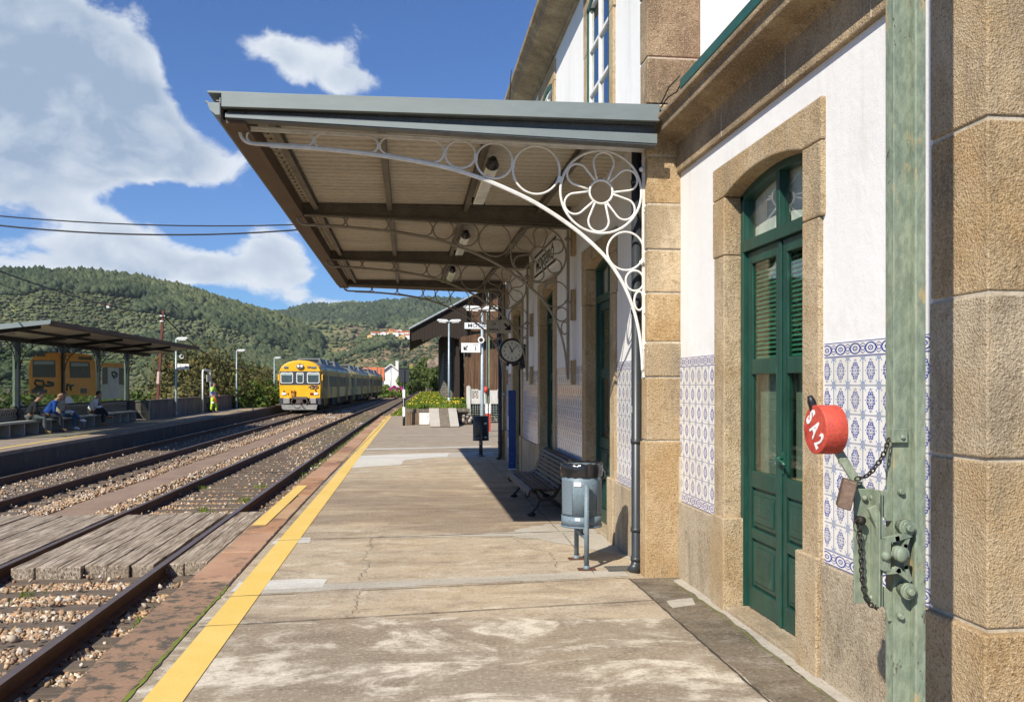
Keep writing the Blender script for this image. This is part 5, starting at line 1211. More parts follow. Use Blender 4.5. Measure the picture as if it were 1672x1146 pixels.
mb = MB(); c = G(1382, 806, YP + .03); d = Vector((.34, .25, .9)).normalized()
mb.obox(c, Vector((.018, -.012, -.006)), Vector((.013, .030, .0)), Vector((.012, 0, .046))); ob = mb.build('lock_box', worn('rusty_brown_lock', (.10, .06, .04), (.17, .11, .075), 14, .6, .2), t, bevel=.004); 
mb = MB(); a, b = G(1454, 700, YP - .004), G(1479, 722, YP - .004); mb.box(a.x, b.x, -.016, -.001, b.z, a.z); bolt(mb, G(1469, 713) + Vector((0, -.016, 0)), .009, .008); mb.build('chain_lug', M['post_green'], t, bevel=.002)
def chain(name, pts, link=.021, r=.0027):
    P = [Vector(p) for p in pts]; L = [0]
    for a, b in zip(P[:-1], P[1:]): L.append(L[-1] + (b - a).length)
    mb = MB(); n = int(L[-1] / (link * .72)); k = 0
    for i in range(n):
        s = (i + .5) / n * L[-1]; j = max(q for q in range(len(L) - 1) if L[q] <= s); f = (s - L[j]) / (L[j + 1] - L[j]); p = P[j].lerp(P[j + 1], f); d = (P[j + 1] - P[j]).normalized()
        x = d.cross(Vector((0, 1, .1))).normalized(); y = d.cross(x); w = x if i % 2 else y
        mb.tube([p + d * (link / 2 * cos(q)) + w * (link * .32 * sin(q)) for q in [2 * pi * m / 12 for m in range(12)]], r, 6, True)
    return mb.build(name, M['chain'], t)
chain('chain', [G(1451, 716, YP - .01), G(1446, 735, YP - .015), G(1437, 752, YP - .01), G(1424, 769, YP), G(1412, 779, YP + .03), G(1397, 782, YP + .04)])
chain('chain', [G(1403, 858, YP - .0), G(1404, 880, YP - .0), G(1406, 910, YP - .0), G(1407, 940, YP), G(1411, 968, YP), G(1418, 984, YP), G(1428, 992, YP - .0), G(1437, 986, YP)])
mb = MB(); mb.tube([G(1402, 850, YP + .02), G(1410, 849, YP)], [.018, .012], 10); c = G(1402, 858, YP); mb.tube([c + Vector((.018 * cos(q), 0, .022 * sin(q))) for q in [2 * pi * i / 14 for i in range(14)]], .0016, 5, True); mb.build('chain_ring', M['chain'], t)

# ---------------------------------------------------------------- striped board pole
t = empty('signal_board', 'black and white striped pole topped by a dark square board seen from behind', 'signal board', (-.20, 33.6, 0))
mb = MB(); zs = [0, .36, .72, 1.08, 1.40, 1.72]
for i, (a, b) in enumerate(zip(zs[:-1], zs[1:])): mb.cyl((0, 0, a), (0, 0, b), .05, 14, i % 2)
mb.build('pole', [M['black'], M['white']], t)
mb = MB(); mb.box(-.21, .21, .05, .07, 1.68, 2.25); mb.box(-.21, .21, .03, .05, 2.22, 2.25); mb.box(-.02, .02, .0, .05, 1.68, 2.2); mb.build('board', M['bin_shade_board_dark'], t, bevel=.005)

# ---------------------------------------------------------------- concrete fence with wheel panels
fc = empty('concrete_fence', 'white precast concrete fence with pierced wheel ornaments over wire mesh', 'fence', (2.4, 35.2, 0))
for x, h, y in ((0, 1.50, 0), (3.4, 1.5, 0)): mb = MB(); mb.box(x - .06, x + .10, y - .08, y + .08, 0, h); mb.prism([(x - .06, h), (x + .10, h), (x + .02, h + .06)], 'y', y - .08, y + .08); mb.build('post', M['fence_white'] if 'fence_white' in M else M.setdefault('fence_white', worn('weathered_white_concrete', (.62, .61, .57), (.48, .46, .41), 6, .9, c3=(.2, .17, .14), s3=5, t3=(.62, .72), stretch=(1, 1, .4))), fc)
mb = MB()
def wheel(cx, cz):
    mb.tube([(cx + .11 * cos(q), 0, cz + .14 * sin(q)) for q in [2 * pi * i / 20 for i in range(20)]], .016, 6, True); mb.ball((cx, 0, cz), .03)
    for k in range(8): q = pi * k / 4 + .2; mb.bar((cx, 0, cz), (cx + .11 * cos(q), 0, cz + .14 * sin(q)), .022, .03, (0, 1, 0))
for cx in (.30, 1.34, 2.4):
    wheel(cx, 1.18)
    holes_wall(mb, 0, 0, 0, 0, 0, 0, []) if False else None
xx = .10
for cx in (.30, 1.34, 2.4):
    mb.box(xx, cx - .12, -.03, .03, .80, 1.42 if cx != 1.34 else 1.36); mb.box(cx - .12, cx + .12, -.03, .03, .80, 1.03); mb.box(cx - .12, cx + .12, -.028, .028, 1.33, 1.40); xx = cx + .12
mb.box(xx, 3.34, -.03, .03, .80, 1.40); mb.build('panel', M['fence_white'], fc)
mb = MB()
for i in range(34): x = .12 + i * .095; mb.tube([(x, 0, .05), (x, 0, .8)], .005, 4)
for i in range(8): mb.tube([(.1, 0, .08 + i * .1), (3.34, 0, .08 + i * .1)], .005, 4)
mb.build('wire_mesh', M['galv'], fc)
# hedge behind the mesh
hp = np.stack([rng.uniform(2.5, 5.6, 2600), rng.uniform(35.4, 36.2, 2600), rng.uniform(.0, .95, 2600)], 1); t_ = np.zeros((2600, 3)); t_[:, 0] = rng.random(2600)
o = blades(hp, .13, .06, t_, 'hedge', M['leaf_mid'], 1.2); tag(o, 'low straggly green plants growing behind the wire of the white fence', 'plants', kind='stuff')

# ---------------------------------------------------------------- goods barn
ba = empty('goods_shed', 'dark timber goods shed with wide overhanging gable and fretwork boards', 'shed', (0, 46, 0))
mb = MB()      # gable wall of planks
x = 2.95; i = 0
def roofz(x): return 4.50 + .545 * (x - .12) if x < 7 else 4.5 + .545 * 6.88 - .545 * (x - 7)
while x < 7.8: w = .17; mb.box(x, x + w - .012, .02 * ((i * 3) % 2), .08, .35 + .05 * ((i * 5) % 3), roofz(x) - .1); x += w; i += 1
mb.build('gable_wall', M['barn_wood'], ba)
mb = MB(); mb.box(2.5, 2.62, .6, 28, .7, 5.4); mb.box(2.45, 2.95, .55, .62, .7, 5.6); mb.build('side_wall', M['barn_dark'], ba)
mb = MB(); x = .12; i = 0     # overhang gable boarding with scalloped arched lower edge
while x < 2.97:
    w = .14; s = (x - .12) / 2.85; bot = roofz(x) - .62 - .45 * min(1, s * 2.2) if s < .18 else 3.82 + .28 * sin(pi * (s - .18) / .82) 
    if s > .88: bot = 3.4
    mb.add([(x, -.32, bot + .07), (x + w - .01, -.32, bot + .07), (x + w / 2, -.32, bot), (x, -.32, roofz(x) - .02), (x + w - .01, -.32, roofz(x + w) - .02), (x, -.28, bot + .07), (x + w - .01, -.28, bot + .07), (x + w / 2, -.28, bot), (x, -.28, roofz(x) - .02), (x + w - .01, -.28, roofz(x + w) - .02)], [(0, 2, 1, 4, 3), (5, 8, 9, 6, 7), (0, 3, 8, 5), (1, 6, 9, 4), (0, 5, 7, 2), (2, 7, 6, 1)]); x += w; i += 1
mb.build('fretwork', M['barn_dark'], ba)
mb = MB(); x = 2.72; i = 0
while x < 4.6: w = .13; z = 3.72 + .28 * (x - 2.72) / 1.9 * 1.3; mb.prism([(x, z), (x + w / 2, z - .07), (x + w - .01, z), (x + w - .01, z + .42), (x, z + .40)], 'y', -.38, -.34); x += w; i += 1
mb.build('fringe_board', M['barn_wood'], ba)
for s, nm in ((1, 0),):
    mb = MB(); mb.prism([(0.05, 4.46), (7.0, 8.24), (14, 4.46), (14, 4.56), (7.0, 8.36), (.03, 4.56)], 'y', -.45, 28); mb.build('roof', M['barn_dark'], ba)
    mb = MB(); mb.prism([(0.0, 4.50), (7.0, 8.31), (7.0, 8.38), (-.02, 4.58)], 'y', -.48, -.44); mb.build('roof_edge', M['galv'], ba)
for yy in (.1, 7, 14, 21):
    mb = MB(); mb.box(2.5, 2.68, yy, yy + .18, .7, 5.5); pass; mb.build('post', M['barn_dark'], ba)
t = box_sign('name_board', 'small white board reading MOSTEIRO on the dark goods shed wall', 3.88, 45.62, 4.72, 1.9, .33)
text('lettering', 'MOSTEIRO', .29, M['ink'], t, face_minus_y(0, -.0215, 0), .001, sx=1.12, bold=.002)

# ---------------------------------------------------------------- retaining wall, rock, houses down the line
mb = MB(); ysw = frange(50, 92, 2); vs = []
for y in ysw: zt = .55 + 2.9 * max(0, min(1, (88 - y) / 34)) ** .8; xw = 2.0 + (y - 50) * .025; vs += [(xw, y, -.8), (xw, y, zt), (xw + .6, y, zt), (xw + .6, y, -.8)]
mb.add(vs, [(4 * i + a, 4 * i + (a + 1) % 4, 4 * i + 4 + (a + 1) % 4, 4 * i + 4 + a) for i in range(len(ysw) - 1) for a in range(3)] + [(0, 1, 2, 3), tuple(4 * (len(ysw) - 1) + k for k in (3, 2, 1, 0))])
o = mb.build('retaining_wall', M['rubble']); tag(o, 'grey stone retaining wall curving down beside the grass near the goods shed', 'wall')
vs = []; n = 16
def rock(name, label, c, s, seed, m):
    V = []; bm = bmesh.new(); bmesh.ops.create_icosphere(bm, subdivisions=4, radius=1)
    for v in bm.verts: q = v.co.copy(); k = 1 + .35 * noise.fractal(q * 1.6 + Vector((seed, 0, 0)), 1, 2, 5); v.co = Vector((q.x * s[0], q.y * s[1], q.z * s[2])) * k
    me = bpy.data.meshes.new(name); bm.to_mesh(me); bm.free(); me.materials.append(m); o = bpy.data.objects.new(name, me); COL.objects.link(o); o.location = c; tag(o, label, 'rock')
rm = worn('rock_face', (.30, .22, .16), (.16, .12, .09), .7, .95, c3=(.05, .07, .03), s3=.6, t3=(.5, .6), bs=.9, bd=.2, fine=4)
rock('rock_outcrop', 'brown rock outcrop above the track beyond the stone wall', (5.6, 135, 2.0), (3.2, 6, 4.2), 1, rm)
rock('rock_cutting', 'dark rocky cutting bank beside the distant track', (6.2, 118, .4), (3.6, 14, 3.4), 4, worn('dark_cutting', (.035, .033, .022), (.07, .065, .04), 1, .95, bs=.9, bd=.2, fine=4))
def house(label, x, y, z, w, d, h, rise, wall, gable_front=True, rz=0, name='house', win=(), parent_group=None, chim=True):
    t = empty(name, label, 'house', (x, y, z), rz, parent_group); mb = MB()
    if gable_front: mb.prism([(-w / 2, 0), (w / 2, 0), (w / 2, h), (0, h + rise), (-w / 2, h)], 'y', 0, d)
    else: mb.prism([(0, 0), (d, 0), (d, h), (d / 2, h + rise), (0, h)], 'x', -w / 2, w / 2)
    mb.build('wall', wall, t); mb = MB(); e = .06 * w + .1; th = .18
    if gable_front:
        for s in (-1, 1): k = rise / (w / 2); mb.prism([(0, h + rise + .01), (s * (w / 2 + e), h - k * e + .01), (s * (w / 2 + e), h - k * e + th), (0, h + rise + th)], 'y', -.35, d + .3)
    else: k = rise / (d / 2); mb.prism([(-e, h - k * e + .02), (d / 2, h + rise + .02), (d + e, h - k * e + .02), (d + e, h - k * e + th), (d / 2, h + rise + th), (-e, h - k * e + th)], 'x', -w / 2 - .25, w / 2 + .25)
    rf = mb.build('roof', M['roof_red'], t)
    if chim: mb = MB(); mb.box(w * .2, w * .2 + .7, d * .4, d * .4 + .7, h, h + rise + 1.0); mb.box(w * .2 - .1, w * .2 + .8, d * .4 - .1, d * .4 + .8, h + rise + 1.0, h + rise + 1.15); mb.build('chimney', wall, rf)
    for (a, b, c_, d_) in win: mb = MB(); mb.box(a, b, -.04, .02, c_, d_); mb.build('window', M['window_dark'], t)
    return t
hx = lambda u, d: d * (S_ + (u - 836) / F * C_)
t = house('white gabled house with a small balcony beside the curving track', on_y(638, 600, 205).x, 205, -1.3, 5.3, 9, 5.6, 1.9, M['house_white'], win=[(-1.2, -.8, 2.2, 2.9)])
mb = MB(); mb.prism([(-3.1, 5.2), (0, 7.5), (3.1, 5.2), (3.1, 5.5), (0, 7.8), (-3.1, 5.5)], 'y', -.5, -.36); mb.build('barge_board', M['house_white'], t)
house('low house with an orange tiled roof behind the white gabled house', on_y(662, 600, 214).x, 214, -1.3, 5.2, 6, 5.9, .9, M['house_cream'], False, chim=True)
house('two storey white house with rusty roof partly behind the train', hx(610, 190), 190, -1.6, 4.2, 8, 4.2, 2.6, M['house_white'], False, win=[(-1.1, .5, 3.0, 3.9), (-1.4, 1.0, .9, 1.8)], chim=False)
house('ochre farmhouse with a red roof on the wooded slope behind the shelter', *[float(q) for q in (on_y(280, 614, 330) + Vector((0, 0, -1)))], 6.5, 8, 4.4, 1.3, M['house_cream'], False, win=[(-2, -1, 1.2, 2.6), (.8, 1.8, 1.2, 2.6)])
house('small ochre house half hidden by the olive trees', *[float(q) for q in (on_y(308, 612, 335) + Vector((0, 0, -1)))], 6, 8, 3.8, 1.6, M['house_cream'], False, chim=False)
vill = [(604, 553), (611, 552), (618, 549), (626, 551), (634, 548), (641, 549), (648, 552), (655, 555), (662, 551), (669, 549), (650, 546), (660, 546), (668, 545), (640, 545), (673, 553), (656, 559), (646, 558), (664, 557), (652, 549), (622, 545)]
for i, (u, v) in enumerate(vill):
    y = 1040 + (i * 37) % 60; p = on_y(u, v + 3, y); w = 7 + (i * 5) % 5; gq = sample(G1, .90 + max(0, min(1, (559 - v) / 14)) * .09, u); p = Vector(gq) + Vector((0, 0, 3.0)); od = 'first second third fourth fifth sixth seventh eighth ninth tenth eleventh twelfth thirteenth fourteenth fifteenth sixteenth seventeenth eighteenth nineteenth twentieth'.split()
    house('small pale red roofed house, ' + od[sorted(vill).index((u, v))] + ' from the left in the hillside village', p.x, p.y, p.z - 3, w, 8, 5.6, 1.4, M['house_white'] if i % 5 else M['house_cream'], i % 3 == 0, radians((i * 23) % 30 - 15), 'village_house', win=(), parent_group='village houses on the far hillside', chim=False)
for (u, v, y, lb) in ((554, 571, 1180, 'lone white cottage on the hillside above the train roof'), (176, 499, 800, 'tiny white hut on the terraced slope above the shelter'), (631, 562, 1300, 'pale stone farm building among the brown terraces')):
    p = on_y(u, v, y); house(lb, p.x, p.y, p.z - 2, 7 if u > 500 else 2.2, 4, 2.6, .6, M['house_white'], False, chim=False, name='cottage')
# ---------------------------------------------------------------- train
def make_train():
    t = empty('train', 'yellow fronted three car diesel train with graffiti stained silver sides', 'train', (0, 0, RT))
    prof = [(-1.50, .95), (-1.53, 2.0), (-1.50, 3.05), (-1.38, 3.32), (-1.15, 3.52), (-.8, 3.68), (-.4, 3.77), (0, 3.80), (.4, 3.77), (.8, 3.68), (1.15, 3.52), (1.38, 3.32), (1.50, 3.05), (1.53, 2.0), (1.50, .95)]
    starts = [(64.0, 22.0), (86.6, 21.5), (108.7, 21.5)]
    for ci, (y0, L) in enumerate(starts):
        a = Vector((fx(y0), y0, 0)); b = Vector((fx(y0 + L), y0 + L, 0)); d = (b - a).normalized(); rt = Vector((d.y, -d.x, 0))
        def W(x, y, z): return a + d * y + rt * x + Vector((0, 0, z))
        def part(name, mb, m, par=t, **k):
            mb.v = [tuple(W(*v)) for v in mb.v]; return mb.build(name, m, par, **k)
        n = len(prof); mb = MB(); y_s = .25 if ci == 0 else .05
        vs = [(x, y_s, z) for x, z in prof] + [(x, L, z) for x, z in prof]; mb.add(vs, [(k, k + 1, n + k + 1, n + k) for k in range(n - 1)], 0, True)
        for k in range(n - 1):
            z = (prof[k][1] + prof[k + 1][1]) / 2; mb.m[k] = 2 if z > 3.2 else 0
        mb.add([(x, L, z) for x, z in prof], [tuple(range(n))], 0)
        if ci: mb.add([(x, .05, z) for x, z in prof], [tuple(range(n))[::-1]], 0)
        body = part('car_body', mb, [M['train_grey'], M['train_band'], M['train_roof']])
        for s in (-1, 1):
            mb = MB(); mb.box(s * 1.535 - .01, s * 1.535 + .01, y_s, L, 2.72, 3.06, 0); part('upper_band', mb, M['train_band'], body)
            mb = MB()
            for z in (1.15, 1.32, 1.49, 1.66): mb.box(s * 1.535 - .012, s * 1.535 + .012, y_s, L, z, z + .03)
            part('side_ribs', mb, M['train_grey'], body)
            wy = [(1.2, 1.75), (3.3, 3.8), (5.2, 6.6), (7.0, 8.4), (8.8, 10.2), (12.4, 13.8), (14.2, 15.6), (16.0, 17.4), (19.2, 20.3)]
            for y0_, y1_ in wy:
                mb = MB(); mb.box(s * 1.53 - .022, s * 1.53 + .022, y0_ - .05, y1_ + .05, 1.83, 2.68); f_ = part('window', mb, M['train_dark'], body)
            for yd in (2.0, 10.6, 17.9):
                mb = MB(); mb.box(s * 1.53 - .03, s * 1.53 + .03, yd, yd + 1.05, .98, 2.95); dr = part('door', mb, plain('train_door', (.25, .26, .24), .5) if yd == 2.0 and s == 1 and ci == 0 else M['door_tr'], body)
                mb = MB()
                for q in (.12, .62): mb.box(s * 1.53 - .036, s * 1.53 + .036, yd + q, yd + q + .34, 1.7, 2.7)
                part('door_window', mb, M['train_dark'], dr)
                mb = MB(); mb.box(s * 1.53 - .045, s * 1.53 + .045, yd - .10, yd - .02, .5, 2.95); mb.box(s * 1.53 - .045, s * 1.53 + .045, yd + 1.06, yd + 1.14, .5, 2.95); part('handrail', mb, M['yel_rail'], body)
        for yr_, Lr in ((4.5, 3.2), (8.6, 1.6), (14, 3.5)):
            mb = MB(); mb.prism([(-1.0, 3.55), (1.0, 3.55), (.85, 4.05), (-.85, 4.05)], 'y', yr_, yr_ + Lr); part('roof_unit', mb, M['train_roof'], body, bevel=.04)
            mb = MB(); mb.box(-.7, .7, yr_ - .02, yr_, 3.72, 3.98); part('roof_grille', mb, M['under'], body)
        mb = MB(); mb.box(-1.25, 1.25, 1.5, L - 1.0, .45, .95); mb.box(-1.4, 1.4, 7.5, 11, .35, .95); mb.box(-1.4, 1.4, 12, 15, .4, .95); part('underframe', mb, M['under'])
        for yb in (3.0, L - 4.0):
            mb = MB(); mb.box(-1.15, 1.15, yb - 1.3, yb + 1.3, .35, .72); part('bogie', mb, M['under'])
            for q in (-.95, .95):
                for s in (-1, 1): mb = MB(); mb.cyl((s * .80, yb + q, .45), (s * .94, yb + q, .45), .45, 20); part('wheel', mb, M['under'])
        if ci < 2: mb = MB(); mb.box(-.7, .7, L, L + .7, 1.0, 3.3); part('gangway', mb, M['under'])
        if ci: continue
        # the yellow cab front
        pf = [(-1.49, 1.02), *prof[1:-1], (1.49, 1.02)]; mb = MB(); m_ = len(pf)
        # chamfered nose
        vs = [(x * .965, 0, z if z < 3.2 else z - .05) for x, z in pf] + [(x * 1.004, .30, z + (.005 if z > 3 else 0)) for x, z in pf] + [(x * 1.004, .75, z + (.005 if z > 3 else 0)) for x, z in pf]
        mb.add(vs, [tuple(range(m_))] + [(k, k + 1, m_ + k + 1, m_ + k) for k in range(m_ - 1)] + [(m_ + k, m_ + k + 1, 2 * m_ + k + 1, 2 * m_ + k) for k in range(m_ - 1)])
        cab = part('cab_front', mb, M['train_yellow'], t, bevel=.03)
        mb = MB(); mb.box(-1.44, 1.44, -.012, .03, 1.98, 2.98); part('window_band', mb, M['train_dark'], cab)
        for (x0, x1) in ((-1.40, -.50), (-.26, .26), (.50, 1.40)):
            mb = MB(); z0, z1 = 2.10, 2.90
            r_ = .10
            def rr(x0, x1, z0, z1, r_): return [(cx + r_ * cos(q), cz + r_ * sin(q)) for cx, cz, q0 in ((x1 - r_, z1 - r_, 0), (x0 + r_, z1 - r_, pi / 2), (x0 + r_, z0 + r_, pi), (x1 - r_, z0 + r_, 1.5 * pi)) for q in [q0 + i * pi / 8 for i in range(5)]]
            mb.prism(rr(x0, x1, z0, z1, .12), 'y', -.045, 0); w_ = part('windscreen_frame', mb, M['house_white'], cab)
            mb = MB(); mb.prism(rr(x0 + .06, x1 - .06, z0 + .06, z1 - .06, .09), 'y', -.055, -.02); part('windscreen', mb, M['train_glass'], w_)
            mb = MB(); mb.box(x0 + .09, x1 - .09, -.058, -.055, z1 - .20, z1 - .09); part('sun_blind', mb, plain('pale_blind', (.42, .50, .46), .6), w_)
            mb = MB(); cx = (x0 + x1) / 2; mb.bar((cx - .18, -.06, z1 + .06), (cx + .12, -.07, z1 + .02), .02, .02); part('wiper', mb, M['black'], cab)
        mb = MB(); mb.prism([(.30 * cos(q) * .9, 3.33 + .20 * sin(q)) for q in [2 * pi * i / 20 for i in range(20)]], 'y', -.10, 0); o_ = part('headlamp_housing', mb, M['brown_h'], cab)
        for x in (-.12, .12): mb = MB(); mb.cyl((x, -.13, 3.36), (x, -.08, 3.36), .095, 16); part('headlight', mb, M['lamp_glass'], o_)
        for s in (-1, 1):
            mb = MB(); mb.box(s * 1.0 - .17, s * 1.0 + .17, -.04, .02, 3.16, 3.34); p_ = part('marker_lamp', mb, M['plough'], cab, bevel=.03)
            mb = MB()
            for q in (-.07, .07): mb.cyl((s * 1.0 + q, -.06, 3.25), (s * 1.0 + q, -.03, 3.25), .05, 12)
            part('lens', mb, M['train_dark'], p_)
            mb = MB(); mb.prism(rr(s * 1.15 - .16, s * 1.15 + .16, 1.25, 1.43, .07), 'y', -.05, .02); p_ = part('headlight', mb, M['house_white'], cab)
            mb = MB(); mb.prism(rr(s * 1.15 - .12, s * 1.15 + .12, 1.285, 1.395, .05), 'y', -.06, .0); part('lens', mb, M['lamp_glass'], p_)
            mb = MB(); mb.box(s * 1.15 - .06, s * 1.15 + .06, -.06, .0, 1.50, 1.56); part('lamp_bracket', mb, M['black'], cab)
            mb = MB(); mb.box(s * 1.56 - .06, s * 1.56 + .06, .10, .22, 2.3, 2.75); part('mirror', mb, M['train_yellow'], cab, bevel=.02)
            mb = MB(); mb.box(s * .95 - .22, s * .95 + .22, -.18, .1, .62, 1.02); part('buffer_block', mb, M['plough'], t, bevel=.02)
            mb = MB(); mb.box(s * 1.3 - .18, s * 1.3 + .18, -.02, .5, .55, 1.04); part('corner_skirt', mb, M['train_dark'], t, bevel=.02)
            mb = MB(); mb.tube([(s * .42, -.1, 1.05), (s * .55, -.3, .85), (s * .55, -.32, .65), (s * .35, -.28, .55), (s * .2, -.25, .7)], .035, 6); mb.tube([(s * .7, -.1, 1.1), (s * .72, -.25, .8), (s * .5, -.3, .5)], .025, 6); part('hose', mb, M['brown_h'], t)
        mb = MB(); mb.box(.72, .96, -.052, .01, 1.27, 1.41); part('red_lamp', mb, plain('red_lamp', (.25, .02, .02), .3), cab)
        mb = MB(); mb.box(-.5, .5, -.15, .2, .95, 1.12); mb.box(-.22, .22, -.35, .1, .62, .92); mb.cyl((0, -.45, .75), (0, -.3, .75), .10, 12); mb.tube([(0, -.45, .72), (.12, -.5, .55), (.3, -.45, .4)], .03, 6); part('coupling', mb, M['brown_h'], t)
        mb = MB(); mb.prism([(-1.22, .18), (1.2, .18), (1.28, .55), (-1.3, .55)], 'y', -.30, -.24); part('snow_plough', mb, M['plough'], t)
        mb = MB(); mb.tube([(-.16 + .2 * cos(q), -.32, .42 + .13 * sin(q)) for q in [pi + pi * i / 10 for i in range(11)]], .02, 6); mb.tube([(.75 + .2 * cos(q), -.32, .5 + .2 * sin(q)) for q in [pi / 2 + pi / 2 * i / 10 for i in range(11)]], .015, 6); part('cable', mb, M['black'], t)
        mb = MB(); mb.box(-.62, -.38, -.14, .02, 1.12, 1.42); mb.tube([(-.6, -.1, 1.4), (-.62, -.12, 1.62)], .05, 8); mb.tube([(-.42, -.1, 1.4), (-.40, -.12, 1.62)], .05, 8); mb.box(-.92, -.82, -.06, 0, 1.3, 1.42); part('jumper_socket', mb, M['brown_h2'], cab)
        R_ = Matrix.Translation(W(0, -.012, 0)) @ Matrix(((rt.x, d.x, 0, 0), (rt.y, d.y, 0, 0), (0, 0, 1, 0), (0, 0, 0, 1)))
        text('number', '006M', .26, M['navy'], cab, R_ @ face_minus_y(.50, 0, 3.25), .003, align='LEFT', shear=.2, bold=.004)
        # interlaced CP emblem: outlined strokes
        mb = MB(); rc = .02; yq_ = -.02
        def st(pts, r=.034): mb.tube([(x, yq_, z) for x, z in pts], r, 6)
        cx, cz = 1.0, 1.80
        st([(cx - .02, cz + .115), (cx - .17, cz + .115), (cx - .26, cz + .085), (cx - .30, cz + .02), (cx - .26, cz - .06), (cx - .17, cz - .09), (cx - .02, cz - .09), (cx + .02, cz - .03)])
        st([(cx + .0, cz + .115), (cx - .04, cz + .02), (cx + .0, cz - .03), (cx + .04, cz + .06), (cx + .06, cz + .115), (cx + .22, cz + .115), (cx + .30, cz + .07), (cx + .29, cz - .03), (cx + .2, cz - .07), (cx + .14, cz - .07), (cx + .09, cz - .20)])
        st([(cx - .15, cz + .01), (cx - .05, cz + .01)], .02); st([(cx + .12, cz + .02), (cx + .2, cz + .02)], .02); st([(cx - .42, cz + .02), (cx - .33, cz + .03)], .025)
        part('emblem', mb, M['navy'], cab)
M['door_tr'] = worn('train_door_grey', (.16, .17, .15), (.24, .24, .2), 1.5, .5, stretch=(1, 1, .3)); M['yel_rail'] = plain('yellow_handrail', (.5, .36, .08), .5)
M['brown_h'] = plain('brown_coupling', (.10, .08, .07), .7); M['brown_h2'] = plain('orange_brown_socket', (.45, .17, .02), .6)
make_train()

# ---------------------------------------------------------------- far platform: wall, shelter, people
o = MB(); solid(frange(40.6, 118, 3), lambda y: fe(y) - 2.25, lambda y: fe(y) - 2.07, -.1, .84, o); solid(frange(40.6, 118, 3), lambda y: fe(y) - 2.29, lambda y: fe(y) - 2.03, .84, .90, o)
o = o.build('boundary_wall', M['old_wall']); tag(o, 'long stained grey concrete wall along the back of the far platform', 'wall')
sh = empty('platform_shelter', 'long glazed platform shelter with a flat dark roof over people waiting', 'shelter', (-12.5, 34, 0))
PY = [25.6, 29.2, 32.8, 36.4, 40.0]
for y in PY:
    mb = MB(); yy = y - 34; mb.box(-.09, -.02, yy - .08, yy + .08, 0, 3.05, 0); mb.box(-.02, .09, yy - .075, yy + .08, 0, 3.05, 1); mb.box(-.11, .11, yy - .10, yy + .10, 0, .12, 1); mb.build('post', [M['post_green'], M['pipe']], sh, bevel=.004)  # sunlit side pale, shaded side dark: the shade is put into the colour
    mb = MB()  # scrolled iron bracket to the front
    ch_ = [(.10, 2.1), (.14, 2.35), (.30, 2.65), (.60, 2.85), (1.0, 2.97), (1.5, 3.03)]
    for dy in (0,): mb.tube([(x, yy, z) for x, z in ch_], .014, 6); mb.tube([(.34 + .15 * cos(q), yy, 2.86 + .13 * sin(q)) for q in [2 * pi * i / 14 for i in range(14)]], .012, 5, True); mb.tube([(.19 + .07 * cos(q), yy, 2.58 + .09 * sin(q)) for q in [2 * pi * i / 12 for i in range(12)]], .012, 5, True)
    for s in (-1, 1):
        mb.tube([(0, yy + s * x * .8, z) for x, z in ch_[:5]], .014, 6)
        for k in range(6): q0 = pi * k / 3; c1_ = (0, yy + s * (.30 + .11 * cos(q0)), 2.84 + .10 * sin(q0)); mb.tube([(0, c1_[1] + .05 * cos(q), c1_[2] + .045 * sin(q)) for q in [2 * pi * i / 8 for i in range(8)]], .008, 4, True)
        mb.tube([(0, yy + s * (.16 + .05 * cos(q)), 2.58 + .08 * sin(q)) for q in [2 * pi * i / 10 for i in range(10)]], .01, 4, True)
    mb.build('bracket', M['under'], sh)
xr0, xr1 = -.28, 2.2     # roof: butterfly, front edge at +2.2
mb = MB(); mb.prism([(0, 3.10), (xr1, 3.36), (xr1, 3.40), (0, 3.15), (xr0, 3.12), (xr0, 3.07)], 'y', -7.9, 9.45); mb.build('roof_sheet', M['sheet'], sh)
mb = MB(); mb.prism([(xr1, 3.28), (xr1 + .09, 3.30), (xr1 + .11, 3.44), (xr1, 3.42)], 'y', -7.9, 9.5); mb.build('front_gutter', M['edge_brown'], sh)
mb = MB(); mb.prism([(0, 3.06), (xr1 + .05, 3.34), (xr1 + .08, 3.46), (0, 3.24), (xr0, 3.20), (xr0, 3.02)], 'y', -7.94, -7.9); mb.build('end_flashing', M['grey_flash'], sh); mb = MB(); mb.prism([(0, 3.08), (xr1 + .08, 3.35), (xr1 + .08, 3.45), (0, 3.2), (xr0, 3.18), (xr0, 3.04)], 'y', 9.45, 9.49); mb.build('end_flashing', M['grey_flash'], sh)
for y in [28.4 - 2.0, 28.4 + 1.6 + .3, 32.3 + 1.3, 36.2 + 1.0, 40.1]:
    mb = MB(); yy = y - 34; mb.prism([(-.1, 2.96), (xr1 - .35, 3.22), (xr1 - .35, 3.32), (-.1, 3.10)], 'y', yy - .05, yy + .05); mb.build('beam', M['under'], sh)
mb = MB(); mb.box(-.08, .08, -7.8, 9.3, 2.96, 3.08); mb.box(1.1, 1.16, -7.8, 9.3, 3.15, 3.22); mb.box(-.03, .03, -5, 6.0, .84, .90); mb.build('rail', M['under'], sh)
mb = MB(); mb.box(-.004, .004, -8.4, 6.0, .90, 2.75); mb.build('glass_wall', M['shelter_glass'], sh)
mb = MB(); 
for i in range(int(13 / .16)):
    y = -7 + i * .16
    mb.bar((.03, y, .52), (.03, y + .16, .80), .014, .020, (1, 0, 0)); mb.bar((.03, y, .80), (.03, y + .16, .52), .014, .020, (1, 0, 0))
mb.box(.02, .045, -7, 6.0, .80, .835); mb.box(.02, .045, -7, 6.0, .49, .52); mb.build('lattice', plain('beige_lattice_paint', (.38, .32, .24), .6), sh)
